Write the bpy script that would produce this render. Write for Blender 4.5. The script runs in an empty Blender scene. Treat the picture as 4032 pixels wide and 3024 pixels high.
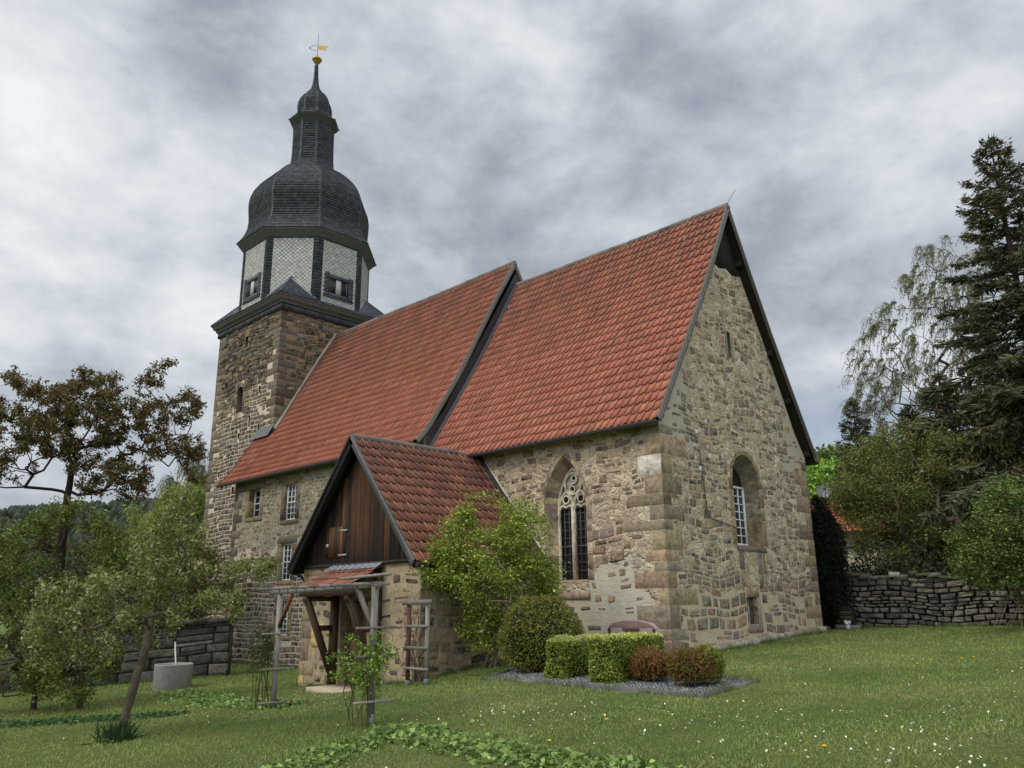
import bpy, math, random
import numpy as np
from mathutils import Vector, Matrix
from mathutils.geometry import tessellate_polygon

scene = bpy.context.scene
rad = math.radians
# ------------------------------------------------------------------ camera
CAM = np.array([10.6122, -20.029, 1.6])
YAW, PITCH, ROLL = 0.7703, 0.267, -0.0102
_fw = np.array([-math.sin(YAW) * math.cos(PITCH), math.cos(YAW) * math.cos(PITCH), math.sin(PITCH)])
_rt = np.array([math.cos(YAW), math.sin(YAW), 0.0])
_up = np.cross(_rt, _fw)
_rt, _up = (math.cos(ROLL) * _rt + math.sin(ROLL) * _up, -math.sin(ROLL) * _rt + math.cos(ROLL) * _up)
cam_data = bpy.data.cameras.new("camera")
cam_data.sensor_fit = 'HORIZONTAL'
cam_data.sensor_width = 36.0
cam_data.lens = 36.0 * 3136.6 / 4032.0
cam_data.clip_start = 0.1
cam_data.clip_end = 12000
cam = bpy.data.objects.new("camera", cam_data)
scene.collection.objects.link(cam)
cam.matrix_world = Matrix(((_rt[0], _up[0], -_fw[0], CAM[0]), (_rt[1], _up[1], -_fw[1], CAM[1]),
                           (_rt[2], _up[2], -_fw[2], CAM[2]), (0, 0, 0, 1)))
scene.camera = cam

# ------------------------------------------------------------------ view / world / sun
scene.view_settings.view_transform = 'Standard'
scene.view_settings.look = 'None'
scene.view_settings.exposure = 0.16
scene.view_settings.gamma = 1.0
SUN_DIR = Vector((-0.18, -0.68, 0.71)).normalized()
SUN_EL = math.asin(SUN_DIR.z)
SUN_ROT = math.atan2(SUN_DIR.x, SUN_DIR.y)


class NT:
    """tiny node-tree helper"""
    def __init__(self, tree):
        self.t = tree; self.n = tree.nodes; self.l = tree.links
    def node(self, typ, **kw):
        nd = self.n.new(typ)
        for k, v in kw.items():
            if k == 'ins':
                for i, val in v.items():
                    if isinstance(val, bpy.types.NodeSocket): self.l.new(val, nd.inputs[i])
                    else: nd.inputs[i].default_value = val
            else: setattr(nd, k, v)
        return nd
    def math(self, op, a, b=0.0, c=None, clamp=False):
        nd = self.node('ShaderNodeMath', operation=op, use_clamp=clamp)
        for i, v in enumerate((a, b, c)):
            if v is None: continue
            if isinstance(v, bpy.types.NodeSocket): self.l.new(v, nd.inputs[i])
            else: nd.inputs[i].default_value = v
        return nd.outputs[0]
    def smooth(self, v, a, b):
        nd = self.node('ShaderNodeMapRange', interpolation_type='SMOOTHSTEP')
        self.l.new(v, nd.inputs[0]); nd.inputs[1].default_value = a; nd.inputs[2].default_value = b
        return nd.outputs[0]
    def dot(self, v, d):
        nd = self.node('ShaderNodeVectorMath', operation='DOT_PRODUCT')
        self.l.new(v, nd.inputs[0]); nd.inputs[1].default_value = d
        return nd.outputs['Value']
    def mix(self, f, a, b, blend='MIX'):
        nd = self.node('ShaderNodeMix', data_type='RGBA', blend_type=blend)
        for i, v in ((0, f), (6, a), (7, b)):
            if isinstance(v, bpy.types.NodeSocket): self.l.new(v, nd.inputs[i])
            elif i == 0: nd.inputs[0].default_value = v
            else: nd.inputs[i].default_value = (*v, 1) if len(v) == 3 else v
        return nd.outputs[2]
    def noise(self, vec, scale, detail=4.0, rough=0.5, dist=0.0):
        nd = self.node('ShaderNodeTexNoise')
        if vec is not None: self.l.new(vec, nd.inputs['Vector'])
        nd.inputs['Scale'].default_value = scale; nd.inputs['Detail'].default_value = detail
        nd.inputs['Roughness'].default_value = rough; nd.inputs['Distortion'].default_value = dist
        return nd.outputs['Fac']
    def ramp(self, f, stops):
        nd = self.node('ShaderNodeValToRGB')
        self.l.new(f, nd.inputs[0]); e = nd.color_ramp.elements
        while len(e) < len(stops): e.new(0.5)
        for el, (p, c) in zip(e, stops):
            el.position = p; el.color = (*c, 1)
        return nd.outputs[0]
    def mapping(self, vec, scale=(1, 1, 1), rot=(0, 0, 0), loc=(0, 0, 0)):
        nd = self.node('ShaderNodeMapping')
        self.l.new(vec, nd.inputs[0]); nd.inputs['Scale'].default_value = scale
        nd.inputs['Rotation'].default_value = rot; nd.inputs['Location'].default_value = loc
        return nd.outputs[0]


def lin(r, g, b, k=1.0):
    f = lambda c: ((c / 255 / 12.92) if c / 255 <= 0.04045 else ((c / 255 + 0.055) / 1.055) ** 2.4)
    return (min(f(r) * k, 0.95), min(f(g) * k, 0.95), min(f(b) * k, 0.95))


world = bpy.data.worlds.new("World"); scene.world = world; world.use_nodes = True
w = NT(world.node_tree); w.n.clear()
wdir = w.node('ShaderNodeTexCoord').outputs['Generated']
sep = w.node('ShaderNodeSeparateXYZ', ins={0: wdir})
zz = w.math('MAXIMUM', sep.outputs[2], 0.0)
den = w.math('ADD', zz, 0.42)
px = w.math('DIVIDE', sep.outputs[0], den); py = w.math('DIVIDE', sep.outputs[1], den)
pv = w.node('ShaderNodeCombineXYZ', ins={0: px, 1: py}).outputs[0]
pm = w.mapping(wdir, rot=(0, 0, rad(30)), scale=(1.0, 1.0, 1.7), loc=(6.2, 9.1, 5))
n1 = w.noise(pm, 3.5, 14.0, 0.60, 0.10)
n2 = w.noise(w.mapping(wdir, scale=(1, 1, 2.0), loc=(11.1, 2.2, 1.3)), 2.1, 4.0, 0.5, 0.2)
n3 = w.noise(w.mapping(pv, rot=(0, 0, rad(-35)), scale=(2.4, 0.9, 1)), 2.4, 7.0, 0.6, 0.1)
cl = w.math('ADD', w.math('MULTIPLY', n1, 0.54), w.math('MULTIPLY', n2, 0.34))
cl = w.math('ADD', cl, w.math('MULTIPLY', n3, 0.12))
LEFT = Vector((-0.93, 0.12, 0.30)).normalized()
glow = w.smooth(w.dot(wdir, LEFT), 0.72, 1.0)
cl = w.math('ADD', cl, w.math('MULTIPLY', glow, 0.040))
col = w.ramp(cl, [(0.385, lin(138, 145, 159)), (0.44, lin(158, 165, 176)), (0.495, lin(181, 188, 197)), (0.555, lin(205, 210, 217)), (0.64, lin(230, 233, 235))])
sky = w.node('ShaderNodeTexSky', sky_type='NISHITA', sun_disc=False)
sky.sun_elevation = SUN_EL; sky.sun_rotation = SUN_ROT
nish = w.mix(1.0, sky.outputs[0], (0.10, 0.10, 0.10), 'MULTIPLY')
lowblue = w.math('MULTIPLY', w.smooth(sep.outputs[2], 0.27, 0.16), w.smooth(w.dot(wdir, (-0.40, 0.88, 0.2)), 0.90, 0.99))
hole = w.math('MULTIPLY', w.smooth(n1, 0.56, 0.46), lowblue)
col = w.mix(w.math('MULTIPLY', hole, 0.45), col, nish)
zen = w.smooth(sep.outputs[2], 0.66, 0.92)
BACK = Vector((0.60, -0.66, 0.42)).normalized()
back = w.smooth(w.dot(wdir, BACK), -0.15, 0.80)
gain = w.math('ADD', 1.0, w.math('ADD', w.math('MULTIPLY', zen, 0.6), w.math('MULTIPLY', back, 1.2)))  # unseen sky overhead and behind the camera brightened, added as fill for the walls
bg = w.node('ShaderNodeBackground', ins={0: col})
w.l.new(gain, bg.inputs[1])
wo = w.node('ShaderNodeOutputWorld'); w.l.new(bg.outputs[0], wo.inputs[0])
world.cycles.sampling_method = 'AUTOMATIC'

sun_data = bpy.data.lights.new("sun", 'SUN'); sun_data.energy = 1.5; sun_data.angle = rad(22); sun_data.color = (1.0, 0.94, 0.86)
sun = bpy.data.objects.new("sun", sun_data); scene.collection.objects.link(sun)
sun.rotation_euler = SUN_DIR.to_track_quat('Z', 'Y').to_euler(); sun.location = SUN_DIR * 100
scene.cycles.max_bounces = 5; scene.cycles.diffuse_bounces = 3; scene.cycles.glossy_bounces = 2
scene.cycles.transparent_max_bounces = 4; scene.cycles.use_denoising = True

# ------------------------------------------------------------------ materials
MATS = {}
def objco(t):
    g = t.node('ShaderNodeNewGeometry'); return g.outputs['Position']

def mat_col(name, rough=0.85, nscale=6.0, namp=0.35, bscale=30.0, bump=0.25, bdist=0.02, spec=0.3, stretch=(1, 1, 1), trans=0.0, detail=6.0, tint=None):
    """base colour = vertex colour x fine procedural variation"""
    if name in MATS: return MATS[name]
    m = bpy.data.materials.new(name); m.use_nodes = True; MATS[name] = m
    t = NT(m.node_tree); t.n.clear()
    at = t.node('ShaderNodeAttribute', attribute_name='Col').outputs['Color']
    p = t.mapping(objco(t), scale=stretch)
    n = t.noise(p, nscale, detail, 0.6)
    v = t.node('ShaderNodeMapRange'); t.l.new(n, v.inputs[0]); v.inputs[1].default_value = 0.25; v.inputs[2].default_value = 0.75
    v.inputs[3].default_value = 1 - namp; v.inputs[4].default_value = 1 + namp
    g = t.node('ShaderNodeCombineColor'); [t.l.new(v.outputs[0], g.inputs[i]) for i in range(3)]
    c = t.mix(1.0, at, g.outputs[0], 'MULTIPLY')
    if tint is not None:
        n5 = t.noise(p, tint[1], 4.0, 0.6)
        c = t.mix(t.math('MULTIPLY', t.smooth(n5, 0.5, 0.68), tint[2]), c, tint[0])
    b = t.node('ShaderNodeBsdfPrincipled', ins={'Base Color': c, 'Roughness': rough, 'Specular IOR Level': spec})
    if bump > 0:
        nb = t.noise(p, bscale, 5.0, 0.65)
        bp = t.node('ShaderNodeBump', ins={'Height': nb, 'Strength': bump, 'Distance': bdist})
        t.l.new(bp.outputs[0], b.inputs['Normal'])
    out = t.node('ShaderNodeOutputMaterial')
    if trans > 0:
        tr = t.node('ShaderNodeBsdfTranslucent', ins={0: c})
        mx = t.node('ShaderNodeMixShader', ins={0: trans}); t.l.new(b.outputs[0], mx.inputs[1]); t.l.new(tr.outputs[0], mx.inputs[2])
        t.l.new(mx.outputs[0], out.inputs[0])
    else: t.l.new(b.outputs[0], out.inputs[0])
    return m

def mat_mortar(name, ca, cb, cdark, patches=(), lump=9.0, bump=0.9, bdist=0.05, cells=None):
    """lime mortar / weathered render; patches = repaired areas (box centre, half size, colour, roughness of the surface)"""
    m = bpy.data.materials.new(name); m.use_nodes = True; MATS[name] = m
    t = NT(m.node_tree); t.n.clear()
    p = objco(t)
    a = t.noise(p, 2.2, 6.0, 0.62); b_ = t.noise(p, lump, 8.0, 0.7, 0.3); c_ = t.noise(p, 26.0, 4.0, 0.65)
    vo = t.node('ShaderNodeTexVoronoi', feature='F1'); t.l.new(p, vo.inputs['Vector']); vo.inputs['Scale'].default_value = lump * 1.4
    base = t.mix(t.smooth(a, 0.36, 0.66), ca, cb)
    dk = t.smooth(t.math('ADD', t.math('MULTIPLY', b_, 0.7), t.math('MULTIPLY', c_, 0.3)), 0.475, 0.37)
    base = t.mix(t.math('MULTIPLY', dk, 0.8), base, cdark)
    lt = t.smooth(b_, 0.535, 0.64)
    base = t.mix(t.math('MULTIPLY', lt, 0.7), base, tuple(min(1, x * 1.45) for x in ca))
    h = t.math('ADD', t.math('MULTIPLY', b_, 1.0), t.math('MULTIPLY', vo.outputs['Distance'], 0.35))
    flat = None
    if cells:                      # stones that only just show through the worn render
        sc, amt, cpal = cells
        wv = t.node('ShaderNodeTexNoise'); t.l.new(p, wv.inputs['Vector']); wv.inputs['Scale'].default_value = 5.0; wv.inputs['Detail'].default_value = 3.0
        off = t.node('ShaderNodeVectorMath', operation='MULTIPLY_ADD', ins={0: wv.outputs['Color'], 1: (.16, .16, .16), 2: p})
        pv = t.mapping(off.outputs[0], scale=(1, 1, 1.55))
        v1 = t.node('ShaderNodeTexVoronoi', feature='F1', ins={'Vector': pv, 'Scale': sc}); v2 = t.node('ShaderNodeTexVoronoi', feature='DISTANCE_TO_EDGE', ins={'Vector': pv, 'Scale': sc})
        cr = t.node('ShaderNodeSeparateColor', ins={0: v1.outputs['Color']})
        cc = t.ramp(cr.outputs[0], [(i / (len(cpal) - 1), x) for i, x in enumerate(cpal)])
        cc = t.mix(1.0, cc, t.ramp(b_, [(.3, (.62, .62, .62)), (.7, (1.25, 1.25, 1.25))]), 'MULTIPLY')
        ed = t.smooth(v2.outputs['Distance'], .02, .10)
        mk2 = t.math('MULTIPLY', t.math('MULTIPLY', ed, t.smooth(t.math('ADD', cr.outputs[1], t.math('MULTIPLY', a, .8)), .55, .95)), amt)
        base = t.mix(mk2, base, cc)
        h = t.math('ADD', h, t.math('MULTIPLY', ed, .35))
    for (cx, cy, cz), (hx, hy, hz), colr in patches:
        s = t.node('ShaderNodeSeparateXYZ', ins={0: p})
        wob = t.math('MULTIPLY', t.math('SUBTRACT', t.noise(p, 1.6, 5.0, 0.6), 0.5), 1.6)
        mk = None
        for o, c0, hh in ((0, cx, hx), (1, cy, hy), (2, cz, hz)):
            d = t.math('DIVIDE', t.math('ABSOLUTE', t.math('SUBTRACT', s.outputs[o], c0)), hh)
            mk = d if mk is None else t.math('MAXIMUM', mk, d)
        mk = t.smooth(t.math('ADD', mk, wob), 1.12, 0.92)
        base = t.mix(mk, base, t.mix(t.smooth(t.noise(p, 3.0, 6.0, 0.65), 0.3, 0.7), tuple(x * 0.84 for x in colr), colr))
        flat = mk if flat is None else t.math('MAXIMUM', flat, mk)
    if flat is not None:
        h = t.math('MULTIPLY', h, t.math('SUBTRACT', 1.0, t.math('MULTIPLY', flat, 0.85)))
    bp = t.node('ShaderNodeBump', ins={'Height': h, 'Strength': bump, 'Distance': bdist})
    b = t.node('ShaderNodeBsdfPrincipled', ins={'Base Color': base, 'Roughness': 0.95, 'Specular IOR Level': 0.15, 'Normal': bp.outputs[0]})
    out = t.node('ShaderNodeOutputMaterial'); t.l.new(b.outputs[0], out.inputs[0])
    return m

def mat_plain(name, colr, rough=0.5, metal=0.0, spec=0.5):
    if name in MATS: return MATS[name]
    m = bpy.data.materials.new(name); m.use_nodes = True; MATS[name] = m
    t = NT(m.node_tree); b = t.n['Principled BSDF']
    n = t.noise(objco(t), 14.0, 4.0, 0.6)
    c = t.mix(t.smooth(n, 0.3, 0.7), tuple(x * 0.82 for x in colr), tuple(min(1, x * 1.08) for x in colr))
    t.l.new(c, b.inputs['Base Color'])
    b.inputs['Roughness'].default_value = rough; b.inputs['Metallic'].default_value = metal
    b.inputs['Specular IOR Level'].default_value = spec
    return m

K = 1.30
M_STONE = mat_col('stone', 0.92, 9.0, 0.50, 24.0, 0.8, 0.03, 0.2, tint=(lin(66, 60, 53), 3.4, 0.5), detail=9.0)
M_TILE = mat_col('clay_tile', 0.8, 7.0, 0.16, 60.0, 0.2, 0.01, 0.25, tint=(lin(96, 74, 60), 1.1, 0.22))
M_SLATE = mat_col('slate', 0.55, 8.0, 0.25, 40.0, 0.25, 0.01, 0.4)
M_WHITE_SLATE = mat_col('pale_slate', 0.7, 3.0, 0.10, 40.0, 0.1, 0.01, 0.3)
M_WOOD = mat_col('weathered_wood', 0.85, 5.0, 0.45, 18.0, 0.5, 0.01, 0.2, stretch=(5, 5, 0.7))
M_WOODH = mat_col('weathered_plank', 0.85, 5.0, 0.40, 18.0, 0.5, 0.01, 0.2, stretch=(1, 3, 6))
M_METAL = mat_col('dark_metal', 0.45, 10.0, 0.2, 30.0, 0.1, 0.005, 0.5)
M_PAINT = mat_col('white_paint', 0.5, 10.0, 0.06, 30.0, 0.05, 0.003, 0.4)
M_LEAF = mat_col('leaf', 0.6, 9.0, 0.30, 10.0, 0.0, trans=0.28, spec=0.25)
M_NEEDLE = mat_col('needles', 0.8, 6.0, 0.35, 10.0, 0.0, trans=0.08, spec=0.15)
M_BARK = mat_col('bark', 0.95, 8.0, 0.45, 25.0, 0.8, 0.03, 0.1, stretch=(1, 1, 0.5))
M_CONC = mat_col('concrete', 0.9, 6.0, 0.22, 50.0, 0.35, 0.01, 0.2)
M_GRASS = mat_col('grass_blade', 0.7, 0.55, 0.35, 10.0, 0.0, trans=0.2, spec=0.2)
M_GRAVEL = mat_col('gravel_stone', 0.8, 20.0, 0.3, 50.0, 0.2, 0.01, 0.3)
M_PETAL = mat_col('petal', 0.6, 20.0, 0.08, 10.0, 0.0, trans=0.2, spec=0.2)
M_GLASS = mat_plain('window_glass', (0.012, 0.014, 0.016), 0.07, 0.0, 0.6)
M_DARK = mat_plain('dark_interior', (0.006, 0.006, 0.006), 0.9, 0.0, 0.0)
M_GOLD = mat_plain('gilding', (0.46, 0.31, 0.10), 0.42, 0.8)
M_CERAMIC = mat_plain('white_ceramic', (0.75, 0.74, 0.72), 0.25)

# ------------------------------------------------------------------ mesh helpers
ORG = {}
def tag(o, label=None, cat=None, group=None, kind=None):
    for k, v in (('label', label), ('category', cat), ('group', group), ('kind', kind)):
        if v: o[k] = v
    return o
def thing(name, loc, label, cat, group=None):
    o = bpy.data.objects.new(name, None); scene.collection.objects.link(o); o.location = loc
    o.empty_display_size = 0.2
    ORG[o.name] = np.array(loc, float)
    return tag(o, label, cat, group)

class MB:
    def __init__(self): self.ch = []
    def raw(self, V, F, col=(1, 1, 1), mi=0):
        V = np.asarray(V, float).reshape(-1, 3)
        C = np.asarray(col, float)
        if C.ndim == 1: C = np.tile(C, (len(V), 1))
        self.ch.append((V, np.asarray(F, np.int64), C, mi)); return self
    def faces(self, V, F, col=(1, 1, 1), mi=0):
        by = {}
        for f in F: by.setdefault(len(f), []).append(f)
        first = True
        base = len(self.ch)
        V = np.asarray(V, float).reshape(-1, 3)
        for k, fs in by.items(): self.raw(V, fs, col, mi)
        return self
    def box(self, c, s, col=(1, 1, 1), mi=0, R=None, taper=1.0):
        c = np.asarray(c, float); h = np.asarray(s, float) / 2
        P = np.array([(x, y, z) for z in (-1, 1) for y in (-1, 1) for x in (-1, 1)], float)
        P[4:, :2] *= taper
        P = P * h
        if R is not None: P = P @ np.asarray(R, float).T
        F = [(0, 2, 3, 1), (4, 5, 7, 6), (0, 1, 5, 4), (2, 6, 7, 3), (0, 4, 6, 2), (1, 3, 7, 5)]
        return self.raw(P + c, F, col, mi)
    def beam(self, a, b, wd, ht, col=(1, 1, 1), mi=0, up=(0, 0, 1)):
        a = np.asarray(a, float); b = np.asarray(b, float); d = b - a; L = np.linalg.norm(d); d /= L
        u = np.asarray(up, float); s = np.cross(d, u)
        if np.linalg.norm(s) < 1e-4: s = np.cross(d, (1, 0, 0))
        s /= np.linalg.norm(s); u = np.cross(s, d)
        return self.box((a + b) / 2, (L, wd, ht), col, mi, R=np.stack([d, s, u], 1))
    def tube(self, pts, r, n=8, col=(1, 1, 1), mi=0, closed=False):
        pts = np.asarray(pts, float); m = len(pts); r = np.broadcast_to(np.asarray(r, float), (m,))
        T = np.gradient(pts, axis=0) if not closed else (np.roll(pts, -1, 0) - np.roll(pts, 1, 0))
        T /= np.linalg.norm(T, axis=1)[:, None] + 1e-12
        ref = np.array((0, 0, 1.0)) if abs(T[0][2]) < 0.9 else np.array((1.0, 0, 0))
        V = []
        a = np.linspace(0, 2 * np.pi, n, endpoint=False)
        for i in range(m):
            s = np.cross(T[i], ref); s /= np.linalg.norm(s) + 1e-12; u = np.cross(s, T[i]); ref = u
            V.append(pts[i] + r[i] * (np.cos(a)[:, None] * s + np.sin(a)[:, None] * u))
        V = np.concatenate(V)
        F = []
        for i in range(m if closed else m - 1):
            j = (i + 1) % m
            for k in range(n): F.append((i * n + k, i * n + (k + 1) % n, j * n + (k + 1) % n, j * n + k))
        self.raw(V, F, col, mi)
        if not closed:
            for idx in (0, m - 1):
                self.raw(V[idx * n:(idx + 1) * n], [tuple(range(n))], col, mi)
        return self
    def lathe(self, prof, c, n=24, col=(1, 1, 1), mi=0):
        a = np.linspace(0, 2 * np.pi, n, endpoint=False); V = []
        for r, z in prof: V.append(np.stack([c[0] + r * np.cos(a), c[1] + r * np.sin(a), np.full(n, c[2] + z)], 1))
        F = [(i * n + k, i * n + (k + 1) % n, (i + 1) * n + (k + 1) % n, (i + 1) * n + k) for i in range(len(prof) - 1) for k in range(n)]
        return self.raw(np.concatenate(V), F, col, mi)
    def rings(self, polys, col=(1, 1, 1), mi=0, capt=False):
        n = len(polys[0])
        F = [(i * n + k, i * n + (k + 1) % n, (i + 1) * n + (k + 1) % n, (i + 1) * n + k) for i in range(len(polys) - 1) for k in range(n)]
        V = np.concatenate([np.asarray(p, float) for p in polys])
        self.raw(V, F, col, mi)
        if capt: self.raw(np.asarray(polys[-1], float), [tuple(range(n))], col, mi)
        return self
    def build(self, name, mats, parent=None, origin=None, smooth=False):
        if not isinstance(mats, (list, tuple)): mats = [mats]
        V = np.concatenate([c[0] for c in self.ch]); off = 0; loops = []; starts = []; mi = []; tot = 0
        C = np.concatenate([c[2] for c in self.ch])
        for v, f, c, m in self.ch:
            k = f.shape[1]; loops.append((f + off).ravel()); starts.append(tot + np.arange(len(f)) * k)
            tot += f.size; mi.append(np.full(len(f), m)); off += len(v)
        loops = np.concatenate(loops); starts = np.concatenate(starts); mi = np.concatenate(mi)
        if parent is not None: o0 = ORG[parent.name]
        else: o0 = np.array(origin if origin is not None else (0, 0, 0), float)
        V = V - o0
        me = bpy.data.meshes.new(name)
        me.vertices.add(len(V)); me.vertices.foreach_set('co', V.astype(np.float32).ravel())
        me.loops.add(len(loops)); me.loops.foreach_set('vertex_index', loops.astype(np.int32))
        me.polygons.add(len(starts)); me.polygons.foreach_set('loop_start', starts.astype(np.int32))
        me.polygons.foreach_set('material_index', mi.astype(np.int32))
        if smooth: me.polygons.foreach_set('use_smooth', np.ones(len(starts), bool))
        me.update(calc_edges=True)
        a = me.color_attributes.new('Col', 'FLOAT_COLOR', 'POINT')
        a.data.foreach_set('color', np.concatenate([C, np.ones((len(C), 1))], 1).astype(np.float32).ravel())
        for m in mats: me.materials.append(m)
        o = bpy.data.objects.new(name, me); scene.collection.objects.link(o)
        if parent is not None:
            o.parent = parent
        else: o.location = o0
        ORG[o.name] = o0
        return o

RNG = np.random.default_rng(7)
def pick(rng, pal, n, jit=0.16):
    pal = np.asarray(pal, float)
    c = pal[rng.integers(0, len(pal), n)]
    return np.clip(c * (1 + rng.normal(0, jit, (n, 1))) * (1 + rng.normal(0, 0.016, (n, 3))), 0.004, 0.92)

# ------------------------------------------------------------------ ground height (thin plate spline through surveyed points)
_CP = np.array([(10.6,-20,-.05),(4.5,-13.8,.02),(8.6,-12,.15),(3.9,-9.15,.2),(3.8,-7.3,.25),(-1,-8.9,.13),(0,-4,.29),(-3.9,-8.1,-.08),(-3.9,-5.5,.25),(-3.9,-4,.35),(-8.75,-8.1,-.44),(-6.2,-8.9,-.40),(-8.75,-5,-.5),(-15,-4.2,-.54),(-20.5,-4.2,-.58),(-15.3,-6.8,-.62),(0,4.2,.68),(.5,5.2,.72),(5,5.2,.86),(10,5,.95),(-18,-10.9,-.88),(-13.5,-9.3,-.71),(-3,-14.8,-.33),(-10,-15,-.8),(-3.5,-11.9,-.25),(0.4,-12.5,-.1),(14,-12,.35),(20,0,1.0),(-40,-10,-1.2),(-40,20,-.8),(0,30,1.3),(30,30,1.6),(-20,15,0),(0,-40,-.6),(-30,-40,-1.5),(30,-30,.6)])
def _U(r2): return np.where(r2 > 1e-9, r2 * np.log(np.maximum(r2, 1e-9)), 0)
def _fit():
    X = _CP[:, :2]; n = len(X); r2 = ((X[:, None] - X[None]) ** 2).sum(-1)
    A = np.zeros((n + 3, n + 3)); A[:n, :n] = _U(r2) + np.eye(n) * 1.5; A[:n, n] = 1; A[:n, n + 1:] = X
    A[n, :n] = 1; A[n + 1:, :n] = X.T
    return np.linalg.solve(A, np.r_[_CP[:, 2], 0, 0, 0])
_W = _fit()
def gz(x, y):
    x = np.clip(np.asarray(x, float), -40, 30); y = np.clip(np.asarray(y, float), -40, 30)
    r2 = (x[..., None] - _CP[:, 0]) ** 2 + (y[..., None] - _CP[:, 1]) ** 2
    n = len(_CP); return _U(r2) @ _W[:n] + _W[n] + _W[n + 1] * x + _W[n + 2] * y
# ------------------------------------------------------------------ masonry
class Face:
    def __init__(self, O, U, N): self.O = np.array(O, float); self.U = np.array(U, float); self.N = np.array(N, float)
    def p(self, s, t, d=0.0):
        s = np.asarray(s, float); t = np.asarray(t, float); d = np.broadcast_to(np.asarray(d, float), s.shape)
        return self.O + s[..., None] * self.U + t[..., None] * np.array((0, 0, 1.0)) + d[..., None] * self.N
def south(y): return Face((0, y, 0), (1, 0, 0), (0, -1, 0))
def north(y): return Face((0, y, 0), (1, 0, 0), (0, 1, 0))
def east(x): return Face((x, 0, 0), (0, 1, 0), (1, 0, 0))
def west(x): return Face((x, 0, 0), (0, 1, 0), (-1, 0, 0))
def rectp(a, b, c, d): return [(a, c), (b, c), (b, d), (a, d)]
def archp(a, b, c, spring, rise, pointed=False, n=10):
    """opening outline with a round or pointed head"""
    m = (a + b) / 2; hw = (b - a) / 2; pts = [(a, c), (b, c)]
    if pointed:
        R = (hw * hw + rise * rise) / (2 * hw); am = math.asin(min(1, rise / R))
        right = [(b - R + R * math.cos(t), spring + R * math.sin(t)) for t in np.linspace(0, am, n)]
        left = [(2 * m - x, z) for x, z in reversed(right[:-1])]
        pts += right + left
    else:
        pts += [(m + hw * math.cos(t), spring + rise * math.sin(t)) for t in np.linspace(0, math.pi, 2 * n)]
    return pts
def wall_face(mb, fr, outer, holes=(), col=(1, 1, 1), mi=0):
    loops = [[Vector((s, t, 0)) for s, t in outer]] + [[Vector((s, t, 0)) for s, t in h] for h in holes]
    tri = tessellate_polygon(loops)
    pts = np.array([(v.x, v.y) for lp in loops for v in lp])
    mb.raw(fr.p(pts[:, 0], pts[:, 1]), [tuple(t) for t in tri], col, mi)
def reveal(mb, fr, hole, depth, inner=None, col=(1, 1, 1), mi=1):
    inner = inner or hole; n = len(hole); h = np.array(hole); q = np.array(inner)
    V = np.concatenate([fr.p(h[:, 0], h[:, 1], 0.004), fr.p(q[:, 0], q[:, 1], -depth)])
    mb.raw(V, [(i, (i + 1) % n, n + (i + 1) % n, n + i) for i in range(n)], col, mi)
def courses(rng, s0, s1, t0, t1, hr, wr, split=0.2):
    R = []; t = t0
    while t < t1 - 0.05:
        h = min(rng.uniform(*hr), t1 - t)
        if t1 - t - h < 0.06: h = t1 - t
        s = s0 - rng.uniform(0, wr[0])
        while s < s1:
            wd = rng.uniform(*wr) * (0.75 + 0.5 * h / hr[1])
            a, b = max(s, s0), min(s + wd, s1)
            if b - a > 0.07:
                if rng.random() < split and h > 0.17:
                    k = rng.uniform(0.35, 0.65); R += [(a, b, t, t + h * k), (a, b, t + h * k, t + h)]
                else: R.append((a, b, t, t + h))
            s += wd
        t += h
    return R
def trim(R, boxes, inside=None):
    for (h0, h1, v0, v1) in boxes:
        out = []
        for a, b, c, d in R:
            if b <= h0 or a >= h1 or d <= v0 or c >= v1: out.append((a, b, c, d)); continue
            if h0 - a > 0.08: out.append((a, h0, c, d))
            if b - h1 > 0.08: out.append((h1, b, c, d))
        R = out
    if inside is not None:
        R = [r for r in R if inside(r[0], r[2]) and inside(r[1], r[2]) and inside(r[0], r[3]) and inside(r[1], r[3])]
    return R
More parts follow.
